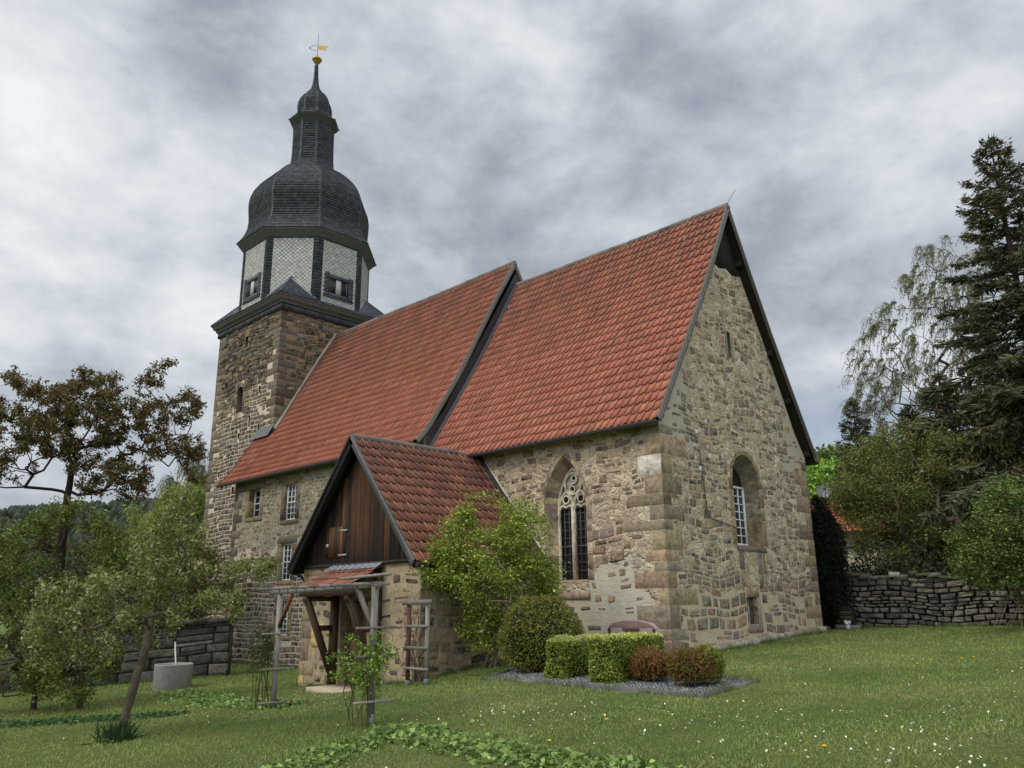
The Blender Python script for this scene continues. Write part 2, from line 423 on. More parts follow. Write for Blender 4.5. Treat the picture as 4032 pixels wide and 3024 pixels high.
def stones(mb, fr, R, rng, pal, prot=(0.008, 0.035), gap=0.014, jit=0.10, wave=0.025, shrink=(0.96, 1.02), keep=None, sq=3.2, mi=1, cj=0.17, n=10):
    if keep is not None: R = [r for r in R if rng.random() < keep((r[0] + r[1]) / 2, (r[2] + r[3]) / 2)]
    if not R: return
    R = np.array(R); m = len(R)
    cs, ct = (R[:, 0] + R[:, 1]) / 2, (R[:, 2] + R[:, 3]) / 2
    sh = rng.uniform(*shrink, m)
    hs = np.maximum((R[:, 1] - R[:, 0]) / 2 * sh - gap, 0.02); ht = np.maximum((R[:, 3] - R[:, 2]) / 2 * sh - gap, 0.02)
    # broken block outline: four corners, each cut by its own amount, edges slightly bowed
    n = 8; cut = np.clip(np.abs(rng.normal(.10, .9 / sq ** 1.6, (m, 8))), .03, .5)
    sx = np.array([1, 1, 1, -1, -1, -1, -1, 1.0]); sy = np.array([-1, 1, 1, 1, 1, -1, -1, -1.0])
    x = np.where(np.isin(np.arange(8), (0, 1, 4, 5)), sx, sx * (1 - cut)); y = np.where(np.isin(np.arange(8), (2, 3, 6, 7)), sy, sy * (1 - cut))
    kx, ky = 1 - np.abs(rng.normal(0, jit, (m, n))), 1 - np.abs(rng.normal(0, jit, (m, n)))
    x = x * kx * hs[:, None]; y = y * ky * ht[:, None]
    pr = rng.uniform(*prot, m)[:, None]
    def warp(s, t):
        return (s + wave * 0.6 * np.sin(2.3 * t + 0.7 * s), t + wave * (np.sin(1.3 * s + 0.9) + 0.6 * np.sin(3.1 * s + 1.7 * t)))
    P = []
    for sc, dz in ((1.0, -0.01), (0.965, 0.88), (0.55, 1.0)):
        s, t = warp(cs[:, None] + x * sc, ct[:, None] + y * sc)
        d = np.full((m, n), -0.01) if dz < 0 else pr * dz * (1 + rng.normal(0, 0.22, (m, n)))
        P.append(fr.p(s, t, d))
    s, t = warp(cs, ct); P.append(fr.p(s, t, pr[:, 0])[:, None])
    V = np.concatenate(P, 1)                      # m, 3n+1, 3
    st = 3 * n + 1; F4 = []; F3 = []
    for q in range(n):
        r = (q + 1) % n
        F4 += [(q, r, n + r, n + q), (n + q, n + r, 2 * n + r, 2 * n + q)]; F3.append((2 * n + q, 2 * n + r, 3 * n))
    off = (np.arange(m) * st)[:, None, None]
    C = np.repeat(pick(rng, pal, m, cj)[:, None], st, 1)
    C = np.clip(C * (1 + rng.normal(0, 0.07, (m, st, 1))), 0.004, 0.95)
    mb.raw(V.reshape(-1, 3), (np.array(F4)[None] + off).reshape(-1, 4), C.reshape(-1, 3), mi)
    mb.raw(V.reshape(-1, 3), (np.array(F3)[None] + off).reshape(-1, 3), C.reshape(-1, 3), mi)
def block(mb, fr, a, b, c, d, out, rng, col, back=0.25, mi=1, ch=0.018):
    """one dressed stone with worn arrises"""
    j = lambda: rng.normal(0, 0.012)
    o = [(a + j(), c + j()), (b + j(), c + j()), (b + j(), d + j()), (a + j(), d + j())]
    i = [(a + ch, c + ch), (b - ch, c + ch), (b - ch, d - ch), (a + ch, d - ch)]
    q = np.array(o + o + i)
    V = fr.p(q[:, 0], q[:, 1], np.array([-back] * 4 + [out - ch] * 4 + [out] * 4))
    F = [(x, (x + 1) % 4, 4 + (x + 1) % 4, 4 + x) for x in range(4)] + [(4 + x, 4 + (x + 1) % 4, 8 + (x + 1) % 4, 8 + x) for x in range(4)] + [(8, 9, 10, 11)]
    mb.raw(V, F, col, mi)
def quoins(mb, corner, da, db, z0, z1, rng, pal, la=(0.35, 0.9), lb=(0.35, 0.9), hr=(0.28, 0.5), out=0.02, special=None):
    """corner stones; da / db = outward-running directions along the two faces (away from the corner).  returns z-range list"""
    z = z0; i = 0; res = []
    da = np.array((*da, 0.0)); db = np.array((*db, 0.0)); c = np.array((*corner, 0.0))
    while z < z1 - 0.1:
        h = min(rng.uniform(*hr), z1 - z)
        A = la[1] if i % 2 else la[0]; B = lb[0] if i % 2 else lb[1]
        A *= rng.uniform(0.6, 1.3); B *= rng.uniform(0.6, 1.3)
        col = pick(rng, pal, 1, 0.10)[0]; col2 = col * rng.uniform(.76, 1.04) * (1 + rng.normal(0, .03, 3))
        if special and special[0] <= z + h / 2 <= special[1]: col = np.array(special[2])
        o = out + rng.uniform(-0.003, 0.004); g = 0.005
        base = c - da * o - db * o
        # chamfered box
        ch = 0.006
        def ring(z_, ins):
            return [base + da * ins + db * ins, base + da * (A + o) + db * ins, base + da * (A + o) + db * (B + o), base + db * (B + o) + da * ins]
        lo, hi = z + g, z + h - g
        R = []
        for zz_, ins in ((lo, ch), (lo + ch, 0), (hi - ch, 0), (hi, ch)):
            R.append(np.array([v + np.array((0, 0, zz_)) for v in ring(zz_, ins)]))
        for i0, i1, cq in ((0, 1, col), (1, 2, col), (2, 3, col2), (3, 0, col2)):      # random tone per face, second painted darker on average to shade the corner
            mb.raw(np.concatenate([np.stack([r_[i0], r_[i1]]) for r_ in R]), [(0, 1, 3, 2), (2, 3, 5, 4), (4, 5, 7, 6)], cq, 1)
        mb.raw(R[3], [(0, 1, 2, 3)], col, 1)
        res.append((z, z + h, A, B)); z += h; i += 1
    return res

PAL_TOWER = [lin(98, 87, 73, K), lin(86, 75, 64, K), lin(110, 99, 83, K), lin(96, 90, 81, K), lin(112, 95, 76, K), lin(76, 67, 58, K)]
PAL_RUBBLE = [lin(128, 112, 91, K), lin(114, 101, 85, K), lin(138, 121, 97, K), lin(118, 104, 92, K), lin(128, 107, 91, K), lin(108, 98, 86, K), lin(144, 126, 99, K)]
PAL_PURPLE = [lin(124, 100, 90, K), lin(112, 94, 86, K), lin(130, 112, 96, K), lin(98, 88, 82, K), lin(140, 118, 98, K)]
PAL_QUOIN = [lin(138, 122, 97, K), lin(127, 113, 92, K), lin(144, 127, 99, K), lin(124, 112, 95, K), lin(133, 115, 94, K)]
PAL_GREYB = [lin(114, 106, 94, K), lin(104, 97, 87, K), lin(124, 113, 97, K), lin(110, 97, 85, K)]
PAL_PORCH = [lin(118, 106, 92, K), lin(104, 94, 84, K), lin(136, 116, 88, K), lin(92, 84, 78, K), lin(126, 108, 84, K)]

church = thing('church', (-10.0, 0.0, 0.0), 'old rubble stone village church with red tiled roofs, slate domed tower and timber gabled porch', 'church')

# ------------------------------------------------------------------ tower walls
TX0, TX1, TY = -26.42, -20.47, 2.93
rng = np.random.default_rng(11)
M_MT = mat_mortar('tower_mortar', lin(112, 97, 78, K), lin(126, 108, 84, K), lin(58, 50, 42, K),
                  patches=[((-23.4, -3.3, 4.2), (4.2, .55, 6.6), lin(176, 162, 142, K)), ((-21.6, -3.3, 11.2), (1.3, .55, 1.6), lin(178, 164, 144, K))], lump=7.0)
tw = MB()
fS, fE = south(-TY), east(TX1)
slit_top = rectp(-23.72, -23.42, 13.40, 13.96)
arch_win = archp(-24.10, -23.52, 10.26, 11.22, 0.29)
slits = [(-22.78, -22.64, 9.42, 9.92), (-23.70, -23.55, 8.98, 9.25), (-22.05, -21.9, 10.85, 11.2), (-25.2, -25.08, 9.7, 9.95), (-23.86, -23.66, 6.45, 6.78), (-25.0, -24.88, 5.2, 5.45), (-24.6, -24.46, 3.2, 3.5), (-25.35, -25.2, 7.4, 7.65), (-21.9, -21.75, 9.1, 9.4)]
holesS = [slit_top, arch_win] + [rectp(*s) for s in slits]
wall_face(tw, fS, rectp(TX0, TX1, -1.4, 14.6), holesS)
for h, dpt in [(slit_top, 0.4), (arch_win, 0.55)] + [(rectp(*s), 0.3) for s in slits]:
    reveal(tw, fS, h, dpt, col=lin(92, 80, 66, K)); q = np.array(h); tw.raw(fS.p(q[:, 0], q[:, 1], -dpt), [tuple(range(len(h)))], (1, 1, 1), 2)
wall_face(tw, fE, rectp(-TY, TY, -1.4, 14.6)); wall_face(tw, west(TX0), rectp(-TY, TY, -1.4, 14.6)); wall_face(tw, north(TY), rectp(TX0, TX1, -1.4, 14.6))
q1 = quoins(tw, (TX1, -TY), (-1, 0), (0, 1), -1.2, 14.55, rng, PAL_TOWER[:4], (0.35, 0.8), (0.4, 0.95), (0.2, 0.46), 0.004)
q2 = quoins(tw, (TX0, -TY), (1, 0), (0, 1), -1.2, 14.55, rng, PAL_TOWER[:4], (0.35, 0.85), (0.35, 0.8), (0.2, 0.5), 0.006)
bx = [(-23.80, -23.34, 13.3, 14.1), (-24.34, -23.34, 10.15, 11.75)] + [(s[0] - .02, s[1] + .02, s[2] - .02, s[3] + .02) for s in slits]
bx += [(TX1 - A, TX1 + 1, a, b) for a, b, A, B in q1] + [(TX0 - 1, TX0 + A, a, b) for a, b, A, B in q2]
R = trim(courses(rng, TX0, TX1, -1.2, 11.3, (0.12, 0.25), (0.14, 0.42), 0.08), bx)
stones(tw, fS, R, rng, PAL_TOWER, (0.004, 0.028), 0.017, 0.05, 0.03, (0.97, 1.0), sq=6.0, keep=lambda s, t: 0.97)
R = trim(courses(rng, TX0, TX1, 11.3, 14.55, (0.11, 0.28), (0.16, 0.5), 0.25), bx)
stones(tw, fS, R, rng, PAL_TOWER, (0.01, 0.07), 0.008, 0.09, 0.05, (0.95, 1.04), sq=4.5)
bxe = [(-TY - 1, -TY + B, a, b) for a, b, A, B in q1]
R = trim(courses(rng, -TY, TY, 8.2, 14.55, (0.11, 0.27), (0.16, 0.5), 0.3), bxe)
stones(tw, fE, R, rng, PAL_TOWER + [lin(128, 110, 88, K)], (0.01, 0.05), 0.014, 0.11, 0.05, (0.9, 1.02), sq=3.6, keep=lambda s, t: 0.93)
for a_, b_ in ((-24.3, -24.12), (-23.5, -23.32)):                     # dressed jambs round the arched opening
    z = 10.2
    while z < 11.1: block(tw, fS, a_, b_, z, z + 0.3, 0.015, rng, pick(rng, PAL_TOWER, 1)[0]); z += 0.31
for k in range(7):
    t0, t1 = math.pi * k / 7, math.pi * (k + 1) / 7
    cx, cz = -23.81, 11.22
    q = np.array([(cx + r * math.cos(t), cz + r * math.sin(t)) for r, t in ((.3, t0), (.5, t0), (.5, t1), (.3, t1))])
    tw.raw(fS.p(q[:, 0], q[:, 1], 0.02), [(0, 1, 2, 3)], pick(rng, PAL_TOWER, 1)[0], 1)
tw.build('tower_wall', [M_MT, M_STONE, M_DARK], church)

# ------------------------------------------------------------------ tower cornice, skirt roof, belfry, dome
OC = np.array((-23.42, 0.0))
def sqr(h, z, hy=None):
    hy = h if hy is None else hy; cx = (TX0 + TX1) / 2
    return np.array([(cx - h - .05, -hy, z), (cx + h + .05, -hy, z), (cx + h + .05, hy, z), (cx - h - .05, hy, z)])
def octo(R, z):
    d = max(0.0, (z - 19.0)) * 0.018
    a = np.radians(22.5 + 45 * np.arange(8))
    return np.stack([OC[0] - .5 * d + R * np.cos(a), OC[1] - .86 * d + R * np.sin(a), np.full(8, z)], 1)
C_SL = lin(56, 59, 66); C_SL2 = lin(68, 72, 79)
PAL_SLATE = [lin(55, 58, 64, 1.0), lin(62, 65, 71, 1.0), lin(49, 52, 58, 1.0), lin(70, 73, 79, 1.0)]
C_WOODG = lin(100, 99, 97, 1.05)
def slate_rows(mb, A0, A1, B0, B1, rows, wd, rng, pal, lift=0.012, mi=0):
    """slates on the quad A0-A1 (bottom) / B0-B1 (top), each a small lapped plate"""
    A0, A1, B0, B1 = map(lambda v: np.asarray(v, float), (A0, A1, B0, B1))
    nrm = np.cross(A1 - A0, B0 - A0); nrm /= np.linalg.norm(nrm) + 1e-9
    V = []; C = []; 
    for r in range(rows):
        f0, f1 = r / rows, min(1.0, (r + 1.18) / rows)
        L0, R0 = A0 + (B0 - A0) * f0, A1 + (B1 - A1) * f0
        L1, R1 = A0 + (B0 - A0) * f1, A1 + (B1 - A1) * f1
        n = max(1, int(round(np.linalg.norm(R0 - L0) / wd))); o = 0.5 * (r % 2) / n
        e = np.clip(np.concatenate([[0], (np.arange(1, n + 1) - 0.5 * (r % 2)) / n, [1]] if r % 2 else [np.arange(n + 1) / n]), 0, 1)
        e = np.unique(e); m = len(e) - 1
        lf = lift * (1 + rng.normal(0, 0.25, m))[:, None]
        a = L0 + (R0 - L0) * e[:-1, None]; b = L0 + (R0 - L0) * e[1:, None]
        c = L1 + (R1 - L1) * e[1:, None]; d = L1 + (R1 - L1) * e[:-1, None]
        und = nrm * 0.001
        V.append(np.stack([a + und, b + und, a + nrm * (lf + .008), b + nrm * (lf + .008), c + nrm * .003, d + nrm * .003], 1).reshape(-1, 3))
        C.append(np.repeat(pick(rng, pal, m, 0.13), 6, 0))
    V = np.concatenate(V); m = len(V) // 6; off = (np.arange(m) * 6)[:, None]
    mb.raw(V, np.concatenate([np.array([[0, 1, 3, 2]]) + off, np.array([[2, 3, 4, 5]]) + off]), np.concatenate(C), mi)

cn = MB()
cn.rings([sqr(3.0, 14.50, 2.97), sqr(3.03, 14.52, 3.0), sqr(3.03, 14.80, 3.0)], C_SL)
cn.rings([sqr(3.10, 14.80, 3.05), sqr(3.12, 14.84, 3.08), sqr(3.14, 14.92, 3.1), sqr(3.22, 14.97, 3.18), sqr(3.25, 15.03, 3.21), sqr(3.25, 15.08, 3.21), sqr(3.31, 15.12, 3.27), sqr(3.31, 15.17, 3.27)], C_WOODG, 1)
for i in range(4):
    a, b = sqr(3.035, 14.54, 3.005)[i], sqr(3.035, 14.54, 3.005)[(i + 1) % 4]
    c, d = sqr(3.035, 14.78, 3.005)[i], sqr(3.035, 14.78, 3.005)[(i + 1) % 4]
    slate_rows(cn, a, b, c, d, 1, 0.16, rng, PAL_SLATE, 0.012)
cn.build('tower_cornice', [M_SLATE, M_WOOD], church)

sk = MB()
o0 = octo(3.17, 15.45); s0 = sqr(3.34, 15.18, 3.30)
sk.raw(s0, [(0, 1, 2, 3)], C_SL)
cx = (TX0 + TX1) / 2
pk = {}
for i, (sx, sy) in enumerate(((-1, -1), (1, -1), (1, 1), (-1, 1))):
    pk[i] = np.array((OC[0] + sx * 2.12, OC[1] + sy * 2.12, 16.52))
vs = octo(3.17, 15.40)      # vertices 22.5,67.5,...
ids = {0: (4, 5), 1: (6, 7), 2: (0, 1), 3: (2, 3)}   # pairs bounding each diagonal face
for i in range(4):
    a, b = vs[ids[i][0]], vs[ids[i][1]]; c = s0[i]; p = pk[i]
    # the two roof planes of the little hip over each tower corner, with the strips running on to the next corner
    ca = s0[i]; prv = s0[(i - 1) % 4]; nxt = s0[(i + 1) % 4]
    am = ca + (prv - ca) * 0.5; bm = ca + (nxt - ca) * 0.5
    for far, v in ((am, a), (bm, b)):
        edge = ca + (far - ca) * 0.62
        up = v + np.array((0, 0, 0.06))
        if far is am: slate_rows(sk, edge, ca, up, p, 9, 0.2, rng, PAL_SLATE)
        else: slate_rows(sk, ca, edge, p, up, 9, 0.2, rng, PAL_SLATE)
        sk.raw([ca, edge, up, p], [(0, 1, 2, 3)], C_SL)
        fc = np.cross(up - edge, (0, 0, 1.0))
    sk.tube([c + (0, 0, .02), p + (0, 0, .02)], 0.035, 6, C_SL2)
    for v in (a, b): sk.tube([p + (0, 0, .01), v + np.array((0, 0, .09))], 0.03, 6, lin(150, 152, 155))
for i in range(4):      # strips between the hips
    a = vs[ids[i][1]]; b = vs[ids[(i + 1) % 4][0]]; c0, c1 = s0[i], s0[(i + 1) % 4]
    sk.raw([c0 + (c1 - c0) * 0.28, c0 + (c1 - c0) * 0.72, b + (0, 0, .06), a + (0, 0, .06)], [(0, 1, 2, 3)], C_SL)
    slate_rows(sk, c0 + (c1 - c0) * 0.29, c0 + (c1 - c0) * 0.71, a + (0, 0, .07), b + (0, 0, .07), 2, 0.2, rng, PAL_SLATE)
sk.build('tower_skirt_roof', [M_SLATE], church)

bf = MB()
RB = 3.17
lo, hi = octo(RB - .03, 15.2), octo(RB - .03, 18.85)
bf.rings([lo, hi], lin(70, 72, 76, 1.0), 0)
PAL_PALE = [lin(178, 178, 170, .95), lin(172, 172, 165, .95), lin(182, 182, 174, .95)]
C_LINE = lin(62, 62, 58)
belf = bf
for k in range(8):
    A, B = octo(RB, 15.35)[k], octo(RB, 15.35)[(k + 1) % 8]
    u = (B - A); Lf = np.linalg.norm(u); u /= Lf; nrm = np.cross(u, (0, 0, 1.0)); ang = 22.5 + 45 * k + 22.5
    fr = Face(A - np.array((0, 0, A[2])), u, nrm)
    win = abs(((ang + 45) % 90) - 45) < 1e-3        # cardinal faces carry the sound openings
    diag = not win
    b0, t0_, t1_ = 0.25, 15.45, 18.62
    s_lo, s_hi = b0, Lf - b0
    q = np.array(rectp(s_lo, s_hi, t0_, t1_)); bf.raw(fr.p(q[:, 0], q[:, 1], 0.004), [(0, 1, 2, 3)], C_LINE, 1)
    # pale scale slates as single diamond plates
    dw, dh = 0.215, 0.20
    V = []; n_ = 0
    rows = int((t1_ - t0_) / (dh / 2)) + 2
    for r in range(rows):
        zc = t0_ + r * dh / 2
        for c in range(int(Lf / dw) + 2):
            sc = s_lo + (c + 0.5 * (r % 2)) * dw
            g = 0.445
            pts = [(sc, zc - dh * g), (sc + dw * g, zc), (sc, zc + dh * g), (sc - dw * g, zc)]
            pts = [(min(max(s, s_lo), s_hi), min(max(z, t0_), t1_)) for s, z in pts]
            if max(p[0] for p in pts) - min(p[0] for p in pts) < 0.02 or max(p[1] for p in pts) - min(p[1] for p in pts) < 0.02: continue
            if win and abs(sc - Lf / 2) < 0.80 and 15.80 < zc < 16.95: continue
            if diag and abs(sc - Lf / 2) < (16.62 - zc) * 0.95 - 0.05: continue
            V.append([(*pts[0], 0.020), (*pts[1], 0.013), (*pts[2], 0.008), (*pts[3], 0.013)])
    V = np.array(V); m = len(V); V[..., :2] += rng.normal(0, .003, (m, 1, 2)); V[..., 2] += np.abs(rng.normal(0, .003, (m, 1)))
    bf.raw(fr.p(V[..., 0].ravel(), V[..., 1].ravel(), V[..., 2].ravel()), np.arange(m * 4).reshape(-1, 4), np.repeat(pick(rng, PAL_PALE, m, 0.06), 4, 0), 1)
    for (a, b, c, d, wd) in ((0.0, b0, 15.3, 18.8, .24), (Lf - b0, Lf, 15.3, 18.8, .24), (b0, Lf - b0, t1_, 18.8, .2)):
        P = [fr.p(np.array(s), np.array(z), np.array(0.012)) for s, z in ((a, c), (b, c), (a, d), (b, d))]
        slate_rows(bf, P[0], P[1], P[2], P[3], max(1, int((d - c) / 0.15)), wd, rng, PAL_SLATE, 0.012)
    if diag:
        P = [fr.p(np.array(s), np.array(z), np.array(0.03)) for s, z in ((Lf / 2, 16.62), (Lf / 2, 16.36), (b0 - .1, 15.46), (b0 + .25, 15.46), (Lf - b0 + .1, 15.46), (Lf - b0 - .25, 15.46))]
        bf.raw(P, [(0, 1, 3, 2), (1, 0, 4, 5)], C_SL)
    if win:
        wn = MB(); m0 = Lf / 2
        F = lambda a, b, c, d, e, f, cl, mi=0: wn.raw(*(lambda q: (np.concatenate([fr.p(q[:, 0], q[:, 1], e), fr.p(q[:, 0], q[:, 1], f)]), [(0, 1, 2, 3), (4, 5, 6, 7), (0, 1, 5, 4), (1, 2, 6, 5), (2, 3, 7, 6), (3, 0, 4, 7)]))(np.array(rectp(a, b, c, d))), cl, mi)
        F(m0 - .80, m0 - .55, 15.80, 16.95, 0.0, 0.05, C_SL); F(m0 + .55, m0 + .80, 15.80, 16.95, 0.0, 0.05, C_SL)
        F(m0 - .55, m0 + .55, 16.74, 16.95, 0.0, 0.052, C_SL); F(m0 - .55, m0 + .55, 15.80, 16.0, 0.0, 0.052, C_SL)
        F(m0 - .55, m0 + .55, 16.0, 16.74, 0.006, 0.010, (0.012, 0.011, 0.010))
        F(m0 - .15, m0 + .13, 16.0, 16.74, 0.011, 0.028, PAL_PALE[0], 1)
        F(m0 - .5, m0 - .44, 16.0, 16.74, 0.011, 0.02, lin(70, 62, 52)); F(m0 + .42, m0 + .5, 16.0, 16.74, 0.011, 0.02, lin(84, 76, 66))
        F(m0 - .85, m0 + .85, 15.76, 15.80, 0.0, 0.09, C_SL2)
        for sgn in (-1, 1):
            for zz_ in np.arange(15.86, 16.92, 0.13):
                F(m0 + sgn * .68 - .12, m0 + sgn * .68 + .12, zz_, zz_ + .115, 0.05, 0.058, pick(rng, PAL_SLATE, 1, .12)[0])
        wn.build('belfry_opening', [M_SLATE, M_WHITE_SLATE], church)
bf.build('belfry_wall', [M_SLATE, M_WHITE_SLATE], church)

bc = MB()
bc.rings([octo(3.16, 18.70), octo(3.24, 18.74), octo(3.26, 18.80), octo(3.34, 18.84), octo(3.37, 18.90), octo(3.48, 18.97), octo(3.52, 19.02), octo(3.52, 19.07)], C_WOODG)
bc.build('belfry_cornice', [M_WOOD], church)
DOME = [(3.56, 19.05), (3.36, 19.30), (3.19, 19.58), (3.06, 19.95), (3.02, 20.4), (3.06, 20.9), (3.08, 21.3), (3.02, 21.75), (2.84, 22.2), (2.54, 22.65), (2.14, 23.08), (1.74, 23.42), (1.38, 23.66), (1.20, 23.86), (1.10, 24.15), (1.06, 24.7), (1.05, 25.4), (1.05, 26.45)]
ONION = [(1.34, 26.72), (1.12, 26.86), (0.95, 27.05), (0.88, 27.3), (0.90, 27.62), (0.87, 27.9), (0.76, 28.2), (0.58, 28.47), (0.36, 28.70), (0.20, 28.95), (0.125, 29.3), (0.09, 29.7), (0.06, 30.5)]
def slate_oct(mb, prof, rowh, wd):
    prof = np.array(prof); d = np.r_[0, np.cumsum(np.hypot(*np.diff(prof, axis=0).T))]
    nr = int(d[-1] / rowh); q = np.linspace(0, d[-1], nr + 1)
    Rr, Z = np.interp(q, d, prof[:, 0]), np.interp(q, d, prof[:, 1])
    mb.rings([octo(r - 0.012, z) for r, z in zip(Rr, Z)], C_SL)
    for i in range(nr):
        a, b = octo(Rr[i], Z[i]), octo(Rr[i + 1], Z[i + 1])
        for k in range(8):
            slate_rows(mb, a[k], a[(k + 1) % 8], b[k], b[(k + 1) % 8], 1, wd, rng, PAL_SLATE, 0.012)
    for k in range(8):
        pts = np.array([octo(r + .012, z)[k] for r, z in zip(Rr, Z)])
        ins = np.maximum(np.minimum(0.07, Rr * 0.14), 0.012)
        c = np.array([(*OC, 0)]); 
        L = np.array([octo(r + .014, z)[k] + (octo(r + .014, z)[(k + 1) % 8] - octo(r + .014, z)[k]) * (i_ / max(r * .765, .02)) for r, z, i_ in zip(Rr, Z, ins)])
        Rg = np.array([octo(r + .014, z)[k] + (octo(r + .014, z)[(k - 1) % 8] - octo(r + .014, z)[k]) * (i_ / max(r * .765, .02)) for r, z, i_ in zip(Rr, Z, ins)])
        top = np.array([octo(r + .035, z)[k] for r, z in zip(Rr, Z)])
        for i in range(nr):
            j = i + 1; cl = pick(rng, PAL_SLATE, 1, .10)[0] * .6; nz = np.array((0, 0, 0))
            o = 0.012 * (top[i] - np.array((*OC, top[i][2]))) / max(Rr[i], .1)
            mb.raw([L[i] + o, top[i] + o, Rg[i] + o, L[j], top[j], Rg[j]], [(0, 1, 4, 3), (1, 2, 5, 4)], cl)
dm = MB(); slate_oct(dm, DOME, 0.145, 0.17); dm.build('dome', [M_SLATE], church)
lc = MB()
lc.rings([octo(1.06, 26.40), octo(1.12, 26.44), octo(1.14, 26.52), octo(1.26, 26.58), octo(1.30, 26.66), octo(1.33, 26.68), octo(1.33, 26.73)], lin(90, 89, 87, 1.0))
lc.build('lantern_cornice', [M_WOOD], church)
on = MB(); slate_oct(on, ONION, 0.125, 0.15); on.build('onion_cap', [M_SLATE], church)
tip = octo(0.001, 30.5)[0]
fb = MB(); fb.lathe([(0.0, .0), (.06, .02), (.07, .08), (.10, .12), (.19, .22), (.235, .34), (.27, .36), (.27, .40), (.235, .42), (.17, .53), (.08, .60), (.03, .62)], tip - (0, 0, .05), 20)
fb.build('finial_ball', [M_GOLD], church, smooth=True)
vn = MB(); z0 = tip[2] + .5
vn.tube([tip + (0, 0, .5), tip + (0, 0, 2.15)], [.022, .010], 6, lin(60, 55, 48))
vp = np.array((0.72, 0.69, 0.0))
arc = [tip + vp * (-0.02 - 0.42 * math.sin(a) ) + np.array((0, 0, 1.12 + .19 * math.cos(a))) for a in np.linspace(0.1, math.pi - .1, 9)]
vn.tube(arc, .012, 5, lin(60, 55, 48)); vn.lathe([(0, -.05), (.05, 0), (0, .05)], tip + vp * -.46 + (0, 0, 1.12), 8, lin(70, 64, 50))
fl = [(0.02, 1.28), (0.5, 1.24), (0.62, 1.13), (0.42, 1.08), (0.52, .93), (0.02, 1.0)]
for sd in (-.006, .006):
    off = np.cross(vp, (0, 0, 1.0)) * sd
    vn.raw([tip + vp * a + off + (0, 0, b) for a, b in fl], [(0, 1, 2, 3), (0, 3, 4, 5)], lin(196, 160, 70, 1.2), 1)
vn.build('weather_vane', [M_METAL, M_GOLD], church)
# ------------------------------------------------------------------ windows
def bars_window(fr, hole, depth, ncol, nrow, frame=0.05, bar=0.022, colr=(0.74, 0.74, 0.72), parent=church, mid=True, lead=False, name='window'):
    h = np.array(hole); s0, s1, t0, t1 = h[:, 0].min(), h[:, 0].max(), h[:, 1].min(), h[:, 1].max()
    f = MB()
    def bar_(a, b, c, d, e0, e1):
        q = np.array(rectp(a, b, c, d))
        f.raw(np.concatenate([fr.p(q[:, 0], q[:, 1], -depth + e0), fr.p(q[:, 0], q[:, 1], -depth + e1)]),
              [(4, 5, 6, 7), (0, 1, 5, 4), (1, 2, 6, 5), (2, 3, 7, 6), (3, 0, 4, 7)], colr)
    bar_(s0, s0 + frame, t0 + frame, t1 - frame, .01, .055); bar_(s1 - frame, s1, t0 + frame, t1 - frame, .01, .055)
    bar_(s0, s1, t0, t0 + frame, .01, .058); bar_(s0, s1, t1 - frame, t1, .01, .058)
    for i in range(1, ncol):
        x = s0 + frame + (s1 - s0 - 2 * frame) * i / ncol; w_ = bar
        bar_(x - w_ / 2, x + w_ / 2, t0 + frame, t1 - frame, .012, .042)
    for j in range(1, nrow):
        z = t0 + frame + (t1 - t0 - 2 * frame) * j / nrow; w_ = bar * (2.0 if mid and j == nrow // 2 else 1)
        bar_(s0 + frame, s1 - frame, z - w_ / 2, z + w_ / 2, .012, .045)
    o = f.build(name, [M_PAINT], parent)
    g = MB(); q = h
    g.raw(fr.p(q[:, 0], q[:, 1], -depth + 0.005), [tuple(range(len(h)))])
    g.build('pane', [M_GLASS], o)
    return o

NY, NX0, NX1 = 4.2, -20.9, -8.56
CY = 4.0
rng = np.random.default_rng(23)
# ------------------------------------------------------------------ nave
M_MN = mat_mortar('nave_render', lin(152, 144, 125, K), lin(138, 129, 110, K), lin(88, 80, 68, K), lump=7.0, cells=(5.0, .55, [lin(104, 94, 80, K), lin(128, 114, 94, K), lin(116, 102, 90, K)]),
                  patches=[((-16, -4.3, 1.2), (6.5, 2, 2.3), lin(176, 164, 146, K))])
nv = MB(); fS = south(-NY)
wins = {'w1': rectp(-19.68, -18.78, 4.98, 6.10), 'w2': rectp(-16.92, -16.08, 4.66, 6.02), 'w3': rectp(-16.95, -16.14, 2.44, 3.80), 'w4': rectp(-16.92, -16.16, 0.50, 1.66)}
nslit = [rectp(-19.25, -19.13, 2.62, 2.98), rectp(-18.4, -18.3, .4, .6)]
wall_face(nv, fS, rectp(NX0, NX1, -1.2, 6.75), list(wins.values()) + nslit)
for h in nslit:
    reveal(nv, fS, h, 0.3, col=lin(92, 80, 66, K)); q = np.array(h); nv.raw(fS.p(q[:, 0], q[:, 1], -.3), [tuple(range(len(h)))], (1, 1, 1), 2)
wall_face(nv, west(NX0), rectp(-NY, NY, -1.2, 6.75)); wall_face(nv, north(NY), rectp(NX0, NX1, -1.2, 6.75))
gab = [(-NY, -1.2), (NY, -1.2), (NY, 6.7), (3.5, 7.6), (1.6, 10.8), (0.0, 13.5), (-1.6, 10.8), (-3.5, 7.6), (-NY, 6.7)]
wall_face(nv, west(NX0), [(-NY, 6.7), (NY, 6.7), (3.5, 7.6), (1.6, 10.8), (0, 13.5), (-1.6, 10.8), (-3.5, 7.6)])
bx = []
PS = [lin(112, 102, 84, K), lin(124, 108, 80, K), lin(100, 92, 78, K)]
